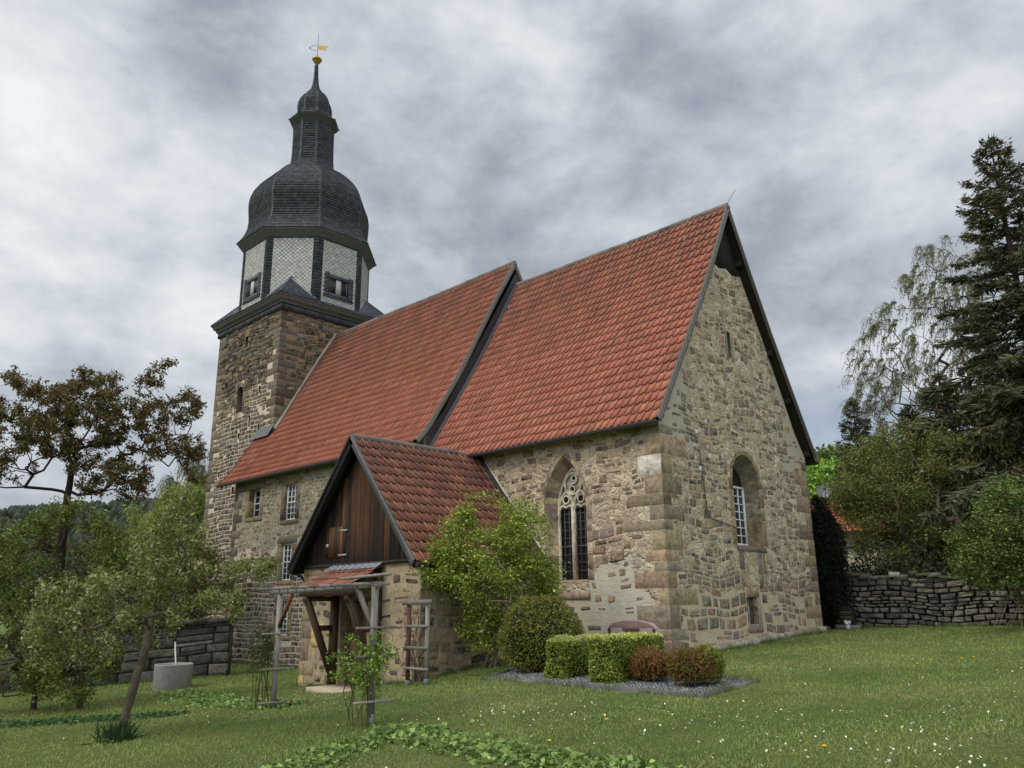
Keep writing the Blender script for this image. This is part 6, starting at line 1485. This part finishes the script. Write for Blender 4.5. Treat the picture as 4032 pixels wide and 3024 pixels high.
# ------------------------------------------------------------------ background trees, house, hills
def spruce(base, H, label, lens, seed, dens=1.0, group=None, pal=None, r0=.22, low=1.2, name='spruce_tree', lean=(0, 0)):
    rg = np.random.default_rng(seed); o = thing(name, base, label, 'conifer', group); base = np.array(base, float)
    tk, cr = MB(), MB(); zs = np.linspace(0, H, 14)
    ax = lambda h: base + np.array((lean[0] * h / H, lean[1] * h / H, h))
    tk.tube(np.array([ax(z) for z in zs]), r0 * (1 - zs / H) ** .8 + .015, 8, lin(70, 58, 48))
    pal = pal or [lin(64, 68, 48, 1.75), lin(54, 59, 43, 1.75), lin(74, 75, 52, 1.75), lin(84, 78, 55, 1.75)]
    hx, lx = zip(*lens); h = low; Ps, As, Ls = [], [], []
    while h < H - .15:
        f = h / H; Lm = np.interp(h, hx, lx); nb = rg.integers(4, 7); a0 = rg.uniform(0, 6.28)
        for k in range(nb):
            L = Lm * rg.uniform(.62, 1.08); a = a0 + k * 6.283 / nb + rg.normal(0, .25); d = np.array((math.cos(a), math.sin(a), 0))
            e0 = np.interp(f, [0, .35, .75, 1], [-.05, .0, .28, .9]) + rg.normal(0, .06); dr = np.interp(f, [0, .5, 1], [.34, .26, .0])
            t_ = np.linspace(0, 1, 9)[:, None]; z = e0 * t_ - dr * 1.4 * t_ ** 1.5 + .36 * dr * t_ ** 4
            pts = ax(h) + d * t_ * L + np.array((0, 0, 1)) * z * L
            tk.tube(pts, np.linspace(.010 + .012 * L, .006, 9), 5, lin(62, 52, 44))
            n = int(max(4, L * 26 * dens)); s = rg.random(n) ** .8; s = .10 + .9 * s
            P = np.stack([np.interp(s, t_[:, 0], pts[:, c]) for c in range(3)], 1)
            sd = np.cross(d, (0, 0, 1.0)); sg = rg.choice([-1, 1], (n, 1)); tl = (.18 + .34 * np.sin(np.pi * np.clip(s, 0, 1)) ** .6)[:, None] * min(1.3, .45 + L * .22) * rg.uniform(.6, 1.25, (n, 1))
            A = sd * sg * rg.uniform(.45, 1.0, (n, 1)) + d * rg.uniform(.3, .9, (n, 1)) + np.array((0, 0, 1)) * (rg.uniform(-.9, .0, (n, 1)) * (1 - f * .9) + .2 * f)
            A /= np.linalg.norm(A, axis=1, keepdims=True); Ps.append(P); As.append(A); Ls.append(tl)
            tp = pts[-1]; m = 5; Ps.append(np.repeat(tp[None], m, 0) - d * rg.uniform(0, .3, (m, 1))); A = d + rg.normal(0, .45, (m, 3)); As.append(A / np.linalg.norm(A, axis=1, keepdims=True)); Ls.append(np.full((m, 1), .25))
        h += rg.uniform(.30, .46) * (1 if H > 12 else .8)
    P, A, L = np.concatenate(Ps), np.concatenate(As), np.concatenate(Ls)
    m = 12; tt = np.repeat(ax(H - .2)[None], m, 0); P = np.concatenate([P, tt]); A = np.concatenate([A, rg.normal(0, .4, (m, 3)) + (0, 0, 1)]); L = np.concatenate([L, np.full((m, 1), .35)])
    for rep in range(3):            # each spray = three narrow needle strips at different angles
        n = len(P); nv = rg.normal(0, 1, (n, 3)); nv -= A * (nv * A).sum(1, keepdims=True); nv /= np.linalg.norm(nv, axis=1, keepdims=True); w_ = .018 + .036 * L
        C = pick(rg, pal, n, .2); a = P; c = P + A * L * (1 - .1 * rep) + np.array((0, 0, -.10)) * L * rep; mid = (a + c) / 2
        V = np.stack([a, mid + nv * w_, c, mid - nv * w_], 1).reshape(-1, 3); cr.raw(V, np.arange(n * 4).reshape(-1, 4), np.repeat(C, 4, 0))
        P = P + rg.normal(0, .06, P.shape); A = A + rg.normal(0, .22, A.shape); A /= np.linalg.norm(A, axis=1, keepdims=True)
    tk.build('trunk', [M_BARK], o); cr.build('crown', [M_NEEDLE], o); return o
gb = lambda x, y: (x, y, G_(x, y) - .05)
spruce(gb(5.08, 11.69), 17.2, 'very tall dark spruce rising behind the dry stone wall', [(0, 5.0), (4, 5.6), (6.5, 5.0), (8, 3.9), (10.5, 2.7), (13, 1.75), (15, 1.1), (16.3, .6), (17.2, .1)], 101, 1.35, low=2.4)
spruce(gb(-4.4, 20.3), 10.5, 'slim small spruce farthest left behind the brownish tree', [(0, 2.6), (5, 2.3), (8, 1.2), (10.5, .1)], 102, 1.0, 'small spruces behind the wall', r0=.12)
spruce(gb(-1.9, 20.6), 9.6, 'small ragged spruce between the slim spruce and the bare birch', [(0, 2.2), (5, 1.9), (8, 1.0), (9.6, .1)], 103, 1.2, 'small spruces behind the wall', r0=.12)
spruce(gb(2.2, 19.5), 12.5, 'dark spruce half hidden behind the tallest spruce', [(0, 3.6), (5, 3.2), (9, 1.8), (12.5, .1)], 104, 1.5, 'small spruces behind the wall', r0=.14)

spruce(gb(.2, 18.6), 10.4, 'dark bushy spruce in the gap below the birch crown', [(0, 3.2), (4, 3.0), (8, 1.4), (10.4, .1)], 105, 1.5, 'small spruces behind the wall', r0=.14)
spruce(gb(6.0, 17.0), 13.0, 'dark spruce behind the arching bush at the right edge', [(0, 4.0), (5, 3.6), (9, 2.0), (13, .1)], 106, 1.4, 'small spruces behind the wall', r0=.16)

def birch(base, label, tops, cr, seed, leafn, strand=(1.0, 2.4), ns=900, pal=None, barkc=lin(122, 116, 108, 1.0), ntg=110, tw=.011):
    rg = np.random.default_rng(seed); o = thing('birch_tree', base, label, 'birch', None); base = np.array(base, float); b1, l1 = MB(), MB()
    tg = np.concatenate([ellip(rg, int(ntg * w_), c, r, .25) for c, r, w_ in cr]); arr, par, rr, tips, cnt = grow(rg, [base] + [np.array(t_, float) for t_ in tops], tg, .5, .06, .08, .5, .008, .46, .25)
    branch_mesh(b1, arr, par, rr, barkc, rg); cand = np.where(cnt <= 2.5)[0]; cand = cand[cand > 8]
    j = rg.choice(cand, ns); L = rg.uniform(*strand, ns)
    out = arr[j] - np.array((base[0], base[1], 0)); out[:, 2] = 0; out /= np.linalg.norm(out, axis=1, keepdims=True) + 1e-6
    K_ = 6; pts = []
    p = arr[j].copy(); v = out * .8 + np.array((0, 0, .35)) + rg.normal(0, .35, (ns, 3)); pts.append(p)
    for k in range(K_):
        v = v * .72 + np.array((0, 0, -.30)) + rg.normal(0, .10, (ns, 3)); vn_ = v / np.linalg.norm(v, axis=1, keepdims=True); p = p + vn_ * (L / K_)[:, None]; pts.append(p)
    pts = np.stack(pts, 1)                                   # ns,K+1,3
    a_, b_ = pts[:, :-1].reshape(-1, 3), pts[:, 1:].reshape(-1, 3); n = len(a_)
    arr2 = np.concatenate([a_, b_]); par2 = np.r_[np.full(n, -1), np.arange(n)]; branch_mesh(b1, arr2, par2, np.full(2 * n, tw), tuple(x * .75 for x in barkc), rg, 3)
    q = rg.integers(0, n, leafn); P = a_[q] + (b_[q] - a_[q]) * rg.random((leafn, 1)) + rg.normal(0, .03, (leafn, 3))
    leaf_quads(l1, rg, P, .075, .05, pal or [lin(112, 114, 70, 1.1), lin(92, 98, 60, 1.1), lin(128, 124, 86, 1.1)], upb=.1, fold=.2, down=.8)
    b1.build('trunk', [M_BARK], o); l1.build('crown', [M_LEAF], o)
birch(gb(1.2, 25.5), 'large pale birch with fine drooping nearly bare twigs behind the spruce', [(.9, 25, 5), (.3, 24.2, 10), (0, 23.6, 14.5)], [((-.6, 22.4, 13.2), (4.0, 3.6, 4.4), .75), ((.8, 22.8, 17.0), (2.8, 2.8, 2.4), .4), ((-2.4, 21.6, 11.8), (2.5, 2.2, 2.5), .35)], 111, 26000, strand=(.5, 1.2), ns=3600, ntg=420, barkc=lin(112, 106, 96, .9), tw=.0075, pal=[lin(128, 136, 86, 1.3), lin(110, 118, 70, 1.3), lin(142, 146, 104, 1.3)])
birch(gb(-33.8, .6), 'slender birch with pale green new leaves left of the tower', [(-33.7, .5, 4), (-33.4, .2, 8.6)], [((-33.4, .1, 7.2), (2.2, 2.2, 2.6), .8), ((-33.6, -.6, 5.0), (2.6, 2.6, 2.2), .4)], 112, 14000, strand=(.8, 1.8), ns=1500, pal=[lin(138, 150, 84, 1.15), lin(116, 132, 66, 1.15)], ntg=90, tw=.010)
P_WIL = [lin(114, 124, 58, 1.70), lin(96, 108, 48, 1.70), lin(130, 138, 70, 1.70), lin(80, 92, 42, 1.70)]
rg = np.random.default_rng(121)
tg = np.concatenate([ellip(rg, 200, (-29.4, -3.2, 3.8), (2.6, 3.2, 3.6)), ellip(rg, 60, (-28.8, -2.2, 6.4), (1.7, 1.7, 1.5))])
tree('willow_tree', gb(-30, -3), 'soft green weeping tree beyond the wall beside the tower base', 'tree', [gb(-30, -3), (-29.8, -2.9, 1.6), (-29.3, -2.7, 4.4)], tg, [dict(n=42000, spread=.2, ln=.14, wd=.04, pal=P_WIL, upb=.0, fold=.2, down=1.6, maxc=4)], lin(132, 122, 100), step=.4, r0=.018, seed=122)
P_BRN = [lin(104, 88, 54, 1.25), lin(90, 76, 48, 1.25), lin(116, 102, 60, 1.25), lin(98, 96, 52, 1.25), lin(82, 70, 44, 1.25)]
rg = np.random.default_rng(131)
E_ = lambda n, c, r: ellip(rg, n, c, r, .1)
tg = np.concatenate([E_(190, (-19.55, -11.3, 7.9), (1.8, 1.8, 1.5)), E_(110, (-20.75, -12.4, 7.2), (1.7, 1.7, 1.3)), E_(100, (-17.9, -9.8, 7.9), (1.2, 1.2, 1.3)), E_(70, (-18.5, -9.9, 5.9), (1.4, 1.4, .8)), E_(60, (-21.3, -13.2, 6.3), (1.5, 1.5, .9)), E_(40, (-16.8, -8.6, 8.3), (.9, .9, .7)), E_(60, (-17.0, -8.5, 6.9), (1.0, 1.0, .7)), E_(30, (-20.6, -12.7, 8.9), (1.4, 1.4, .8)), E_(14, (-17.2, -9.5, 9.3), (.5, .5, .6)), E_(22, (-18.8, -11.0, 9.1), (1.2, 1.2, .6)), E_(16, (-16.5, -8.0, 6.6), (.45, .45, .8)), [(-16.9, -9.2, 9.75), (-16.7, -9.0, 9.9), (-16.25, -7.7, 5.9)]])
bt_ = (-20.8, -10.7, -.95)
tree('copper_leaved_tree', bt_, 'spreading dark limbed tree with reddish brown young leaves behind the block wall', 'tree', [bt_, (-20.7, -10.6, 1.6), (-20.5, -10.7, 3.4), (-20.2, -10.8, 5.0), (-19.9, -10.9, 6.4)], tg,
     [dict(n=46000, spread=.10, ln=.095, wd=.052, clump=9, pal=P_BRN, upb=.3, fold=.4, down=.3, maxc=3)], lin(52, 45, 40), step=.3, jitter=.035, r0=.0058, expo=.40, seed=132, bend=.15, zpref=.05, trunk_r=(.26, .10))
P_SHR = [lin(98, 108, 48, 1.45), lin(82, 94, 42, 1.30), lin(114, 122, 58, 1.30), lin(70, 80, 36, 1.30)]
rg = np.random.default_rng(141)
for (bx_, by_, cs, lab, sd, nl) in ((-12.2, -13.3, [((-11.7, -13.6, 1.7), (.9, .9, 1.1), 60), ((-11.7, -14.1, 3.1), (.8, .8, .8), 40), ((-12.3, -14.4, 2.2), (.9, .9, 1.0), 50), ((-12.0, -13.4, .4), (.9, .7, .6), 30), ((-11.3, -13.4, 3.9), (.5, .5, .4), 14)], 'tall bushy green shrub at the left edge in front of the block wall', 142, 19000),
                                    (-10.9, -12.7, [((-10.3, -12.6, 2.7), (.75, .75, .8), 44), ((-9.9, -11.9, 2.1), (.8, .8, .9), 44), ((-10.9, -12.5, .9), (.9, .8, .9), 44), ((-10.6, -12.9, 3.5), (.4, .4, .5), 16)], 'bushy green shrub nearer the apple tree in front of the block wall', 143, 17000)):
    tg = np.concatenate([ellip(rg, n, c, r) for c, r, n in cs] + [ellip(rg, 70, (bx_ + .1, by_ - .3, .3), (1.3, 1.1, .85))]); bs = (bx_, by_, G_(bx_, by_) - .05)
    tree('hazel_shrub', bs, lab, 'shrub', [bs, (bx_ + .03, by_ - .03, -.45), (bx_ + .12, by_ - .1, .2)], tg, [dict(n=nl, spread=.09, clump=5, ln=.062, wd=.042, pal=P_SHR, upb=.5, fold=.3, maxc=3)], lin(84, 74, 60), group='green shrubs before the block wall', step=.2, jitter=.03, r0=.0045, expo=.5, seed=sd)
rg = np.random.default_rng(151)
tg = np.concatenate([ellip(rg, 90, (-21.8, -8.6, 2.8), (2.0, 2.0, 1.8)), ellip(rg, 70, (-19.6, -6.6, 2.4), (1.8, 1.6, 1.6)), ellip(rg, 90, (-23.5, -11.2, 3.0), (2.4, 2.4, 1.9))])
tree('hawthorn', (-21.5, -8.3, -.9), 'rusty green rounded small tree just beyond the block wall', 'tree', [(-21.5, -8.3, -.9), (-21.4, -8.4, .9), (-21.3, -8.3, 2.2)], tg, [dict(n=34000, spread=.2, ln=.10, wd=.065, pal=[lin(96, 96, 50, 1.3), lin(112, 92, 52, 1.2), lin(82, 92, 44, 1.3), lin(96, 106, 50, 1.3)], upb=.4, fold=.3, maxc=3)], lin(80, 70, 58), step=.3, r0=.014, seed=152)
P_BG = [lin(100, 100, 54, 1.70), lin(86, 88, 46, 1.70), lin(114, 110, 64, 1.70), lin(92, 106, 48, 1.70), lin(76, 80, 42, 1.70)]
rg = np.random.default_rng(161)
tg = np.concatenate([ellip(rg, 160, (1.0, 10.2, 4.9), (2.1, 1.8, 1.9)), ellip(rg, 60, (-.3, 9.3, 4.2), (1.1, 1.1, 1.4)), ellip(rg, 70, (2.3, 10.9, 4.4), (1.5, 1.5, 1.6)), ellip(rg, 50, (.6, 9.6, 2.9), (1.6, 1.2, .9)), ellip(rg, 90, (.8, 10.4, 6.7), (2.0, 1.6, 1.0)), ellip(rg, 60, (-.6, 9.6, 5.4), (1.3, 1.2, 1.0)), ellip(rg, 70, (3.0, 11.0, 6.0), (1.6, 1.6, 1.2)), ellip(rg, 30, (3.2, 10.3, 3.2), (1.2, 1.0, .9))])
tree('cherry_tree', gb(3.4, 9.2), 'broad tree with olive brown young leaves over the dry stone wall', 'tree', [gb(3.4, 9.2), (3.2, 9.4, 2.0), (2.6, 9.8, 3.4), (1.6, 10.2, 4.8)], tg, [dict(n=60000, spread=.19, ln=.078, wd=.05, pal=P_BG, upb=.3, fold=.35, down=.2, maxc=3)], lin(104, 94, 80), step=.3, jitter=.05, r0=.009, expo=.5, seed=162, bend=.4)
P_RB = [lin(92, 108, 54, 1.50), lin(78, 94, 46, 1.50), lin(106, 120, 64, 1.50), lin(64, 80, 40, 1.50)]
rg = np.random.default_rng(171)
tg = np.concatenate([ellip(rg, 190, (5.75, 3.0, 3.0), (1.25, 1.1, 1.5)), ellip(rg, 80, (4.9, 2.6, 2.6), (.8, .7, .9)), ellip(rg, 70, (6.5, 3.4, 3.2), (.9, .9, 1.1)), ellip(rg, 20, (5.5, 3.2, 4.0), (.5, .5, .4)), ellip(rg, 12, (5.6, 2.9, 1.5), (.4, .4, .25))])
tree('snowball_bush', gb(6.7, 4.3), 'dense green arching bush spilling over the dry stone wall at the right edge', 'bush', [gb(6.7, 4.3), (6.5, 4.1, 1.8), (6.1, 3.6, 2.8)], tg, [dict(n=34000, spread=.12, ln=.062, wd=.04, pal=P_RB, upb=.8, fold=.3, maxc=3, zmin=1.55)], lin(124, 108, 84), step=.15, jitter=.03, r0=.009, seed=172, up=.12, bend=.5)
rt_ = MB(); rg = np.random.default_rng(173)
for s in range(12):
    p0 = np.array((6.0 + rg.uniform(-.3, .5), 3.5 + rg.uniform(-.3, .2), 2.1)); pts = [p0]
    for k in range(9): pts.append(pts[-1] + np.array((rg.normal(-.10, .06), rg.normal(-.05, .04), -.02 - .03 * k + rg.normal(0, .03))))
    rt_.tube(np.array(pts), np.linspace(.016, .004, 10), 5, lin(150, 128, 96, 1.1))
tag(rt_.build('dead_branches', [M_BARK], None, (6.0, 3.5, 2.1)), 'bare tan hanging twigs below the arching bush on the dry stone wall', 'branches')
s_, c_ = blob((-.12, 5.02, 2.55), (.60, .52, 2.02), .09, 181, freq=4.0)
shell_bush('cypress', (-.12, 5.02, .7), 'narrow almost black conifer between church corner and dry stone wall', 'conifer', s_, 15000, .12, .022, [lin(30, 38, 28, 1.0), lin(24, 31, 24, 1.0), lin(38, 44, 30, 1.0), lin(46, 44, 32, 1.0)], core=lambda mb: c_(mb, .84, lin(16, 18, 14)), mat=M_NEEDLE, depth=.22, seed=182, axis_out=.5, up=.0)
rg = np.random.default_rng(191); ug = MB()
P = np.concatenate([ellip(rg, 3500, (x_, y_, 1.7), (1.3, .9, 1.3)) for x_, y_ in ((.2, 7.4), (1.8, 7.0), (3.6, 7.3), (5.4, 7.2), (7.4, 7.5), (9.5, 7.5), (-1.4, 8.5))]); leaf_quads(ug, rg, P, .11, .07, [lin(44, 56, 32), lin(36, 46, 28), lin(56, 66, 36), lin(66, 62, 40)], upb=.3)
tag(ug.build('undergrowth', [M_LEAF], None, (3, 7.3, 1)), 'dark tangled undergrowth behind the dry stone wall', 'undergrowth', kind='stuff')

def round_tree(base, c, r, label, pal, seed, n=9000, ln=.32, group=None):
    rg = np.random.default_rng(seed); tg = np.concatenate([ellip(rg, 90, c, r, .3)] + [ellip(rg, 22, np.array(c) + rg.normal(0, 1, 3) * np.array(r) * .55, np.array(r) * .45) for _ in range(5)]); b = np.array(base, float); c = np.array(c, float)
    tree('broadleaf_tree', base, label, 'tree', [b, b + (c - b) * .5, c], tg, [dict(n=n, spread=.35, ln=ln, wd=ln * .65, pal=pal, upb=.5, fold=.3, maxc=4)], lin(90, 80, 66), group=group, step=.7, jitter=.1, r0=.03, seed=seed)
P_BR = [lin(112, 142, 56, 1.68), lin(94, 126, 46, 1.68), lin(130, 156, 66, 1.68), lin(82, 108, 42, 1.68)]
round_tree((-16.2, 41, .8), (-16, 41, 8.6), (4.2, 4.2, 3.6), 'fresh light green round tree behind the dish on the red roof', P_BR, 201, group='light green trees behind the house')
round_tree((-9.5, 44, .9), (-9.5, 44, 8.0), (4.0, 4.0, 3.8), 'light green round tree farther right behind the brownish tree', P_BR, 202, group='light green trees behind the house')
round_tree((-20.5, 52, .8), (-20.5, 52, 9.6), (4.0, 4.0, 3.8), 'mid green tree on the slope just past the church corner', [lin(96, 112, 60, 1.1), lin(82, 98, 52, 1.1)], 203, group='light green trees behind the house')
# house
rng = np.random.default_rng(211)
hc = np.array((-4.2, 21.9)); da_ = np.array((.717, .697)); dn_ = np.array((.697, -.717))
hs = thing('house', (*hc, 1.2), 'low house with red tiled roof behind the dark conifer', 'house')
hw = MB(); Rm = np.array(((da_[0], -dn_[0] * -1, 0), (da_[1], dn_[1], 0), (0, 0, 1)))
hw.box((hc[0], hc[1], 2.9), (9, 6, 3.6), lin(186, 178, 160, 1.1), R=Rm); 
for s in (-1, 1): 
    e = hc + da_ * 4.5 * s; hw.raw([(*(e + dn_ * 3), 4.7), (*(e - dn_ * 3), 4.7), (*e, 6.3)], [(0, 1, 2)], lin(186, 178, 160, 1.1))
hw.build('wall', [M_CONC], hs)
plH = lambda sg: (lambda a, o, z: np.stack(np.broadcast_arrays(hc[0] + da_[0] * a + sg * dn_[0] * o, hc[1] + da_[1] * a + sg * dn_[1] * o, z), -1))
hr_ = MB()
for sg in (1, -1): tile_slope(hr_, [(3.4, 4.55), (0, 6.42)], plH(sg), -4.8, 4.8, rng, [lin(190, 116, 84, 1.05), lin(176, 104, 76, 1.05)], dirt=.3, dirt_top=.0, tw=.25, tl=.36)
hrr = hr_.build('roof', [M_TILE], hs)
cw = MB(); cw.box((*(hc + dn_ * 3.02 + da_ * 1.0), 3.2), (1.1, .06, 1.2), (.02, .02, .025), R=Rm); cw.build('window', [M_GLASS], hs)
ds = MB(); dc = np.array((-6.18, 19.75, 6.78)); dax = np.array((.55, -.70, .35)); dax /= np.linalg.norm(dax); s1 = np.cross(dax, (0, 0, 1)); s1 /= np.linalg.norm(s1); s2 = np.cross(s1, dax)
rings_ = [np.array([dc + dax * (.10 * (q / .36) ** 2) + q * (math.cos(t_) * s1 + math.sin(t_) * s2) for t_ in np.linspace(0, 6.283, 25)[:-1]]) for q in (.02, .15, .28, .36)]
ds.rings(rings_, lin(128, 130, 134)); ds.tube([dc - dax * .02, dc - dax * .12, dc - (0, 0, .45) - dax * .12], .03, 6, lin(90, 90, 92)); ds.tube([dc - s2 * .33 + dax * .08, dc + dax * .42], .014, 5, lin(60, 60, 62)); ds.box(dc + dax * .42, (.07, .07, .1), lin(60, 60, 62))
ds.build('satellite_dish', [M_METAL], hs)

# hills
def hill(nm, az0, az1, dist, tanf, ntree, ht, pal, label, seed, base=lin(60, 70, 44)):
    rg = np.random.default_rng(seed); az = np.radians(np.linspace(az0, az1, 90)); fr_ = np.array([.45, .6, .75, .9, 1.0, 1.25, 1.6]); hf = np.array([-.02, .16, .5, .86, 1.0, .9, .4])
    def hz(a, f): return 1.6 + dist * tanf(np.degrees(a)) * np.interp(f, fr_, hf) * np.where(f > .45, 1, 1)
    A, Fm = np.meshgrid(az, fr_, indexing='ij'); Zh = hz(A, Fm); Zh[:, 0] = -6; V = np.stack([CAM[0] + dist * Fm * np.cos(A), CAM[1] + dist * Fm * np.sin(A), Zh], -1).reshape(-1, 3)
    k = len(fr_); F = [(i * k + j, (i + 1) * k + j, (i + 1) * k + j + 1, i * k + j + 1) for i in range(len(az) - 1) for j in range(k - 1)]
    m = MB(); m.raw(V, F, base); tag(m.build(nm, [mat_col('hillside', .95, .02, .3, 1, 0)], smooth=True), kind='structure')
    a = rg.uniform(az[0], az[-1], ntree); f = rg.uniform(.55, 1.03, ntree); z = hz(a, f); P = np.stack([CAM[0] + dist * f * np.cos(a), CAM[1] + dist * f * np.sin(a), z], 1)
    h_ = ht * rg.uniform(.6, 1.25, ntree)[:, None]; w_ = h_ * rg.uniform(.26, .45, (ntree, 1)); q = np.arange(6) * np.pi / 3
    lv = []
    for zz_, rr_ in ((.05, .7), (.4, 1.0), (.75, .6)): lv.append(P[:, None] + np.stack([np.cos(q) * np.ones((ntree, 1)), np.sin(q) * np.ones((ntree, 1)), np.zeros((ntree, 6))], -1) * (w_ * rr_)[:, None] * rg.uniform(.7, 1.3, (ntree, 6, 1)) + (h_ * np.array((0, 0, zz_)))[:, None])
    V = np.concatenate(lv + [(P + h_ * np.array((0, 0, 1)))[:, None]], 1); F4 = [(l * 6 + i, l * 6 + (i + 1) % 6, (l + 1) * 6 + (i + 1) % 6, (l + 1) * 6 + i) for l in range(2) for i in range(6)]; F3 = [(12 + i, 12 + (i + 1) % 6, 18) for i in range(6)]
    off = (np.arange(ntree) * 19)[:, None, None]; C = np.repeat(pick(rg, pal, ntree, .18), 19, 0); t_ = MB()
    t_.raw(V.reshape(-1, 3), (np.array(F4)[None] + off).reshape(-1, 4), C); t_.raw(V.reshape(-1, 3), (np.array(F3)[None] + off).reshape(-1, 3), C)
    tag(t_.build('forest', [M_NEEDLE]), label, 'forest', kind='stuff')
hill('hill', 140, 215, 1300, lambda d: np.interp(d, [140, 155.3, 160.7, 166.8, 175, 190, 215], [.125, .118, .105, .092, .085, .07, .05]), 9000, 13, [lin(54, 66, 52), lin(46, 56, 46), lin(66, 74, 56), lin(58, 64, 50)], 'dark distant wooded hillside left of the tower', 221)
hill('hill', 70, 128, 520, lambda d: np.interp(d, [70, 101, 111.1, 113.6, 128], [.13, .148, .160, .152, .13]), 3600, 9, [lin(96, 112, 58, 1.1), lin(78, 92, 50, 1.1), lin(112, 122, 72, 1.1), lin(70, 78, 52, 1.1)], 'light green wooded slope right of the church', 222)
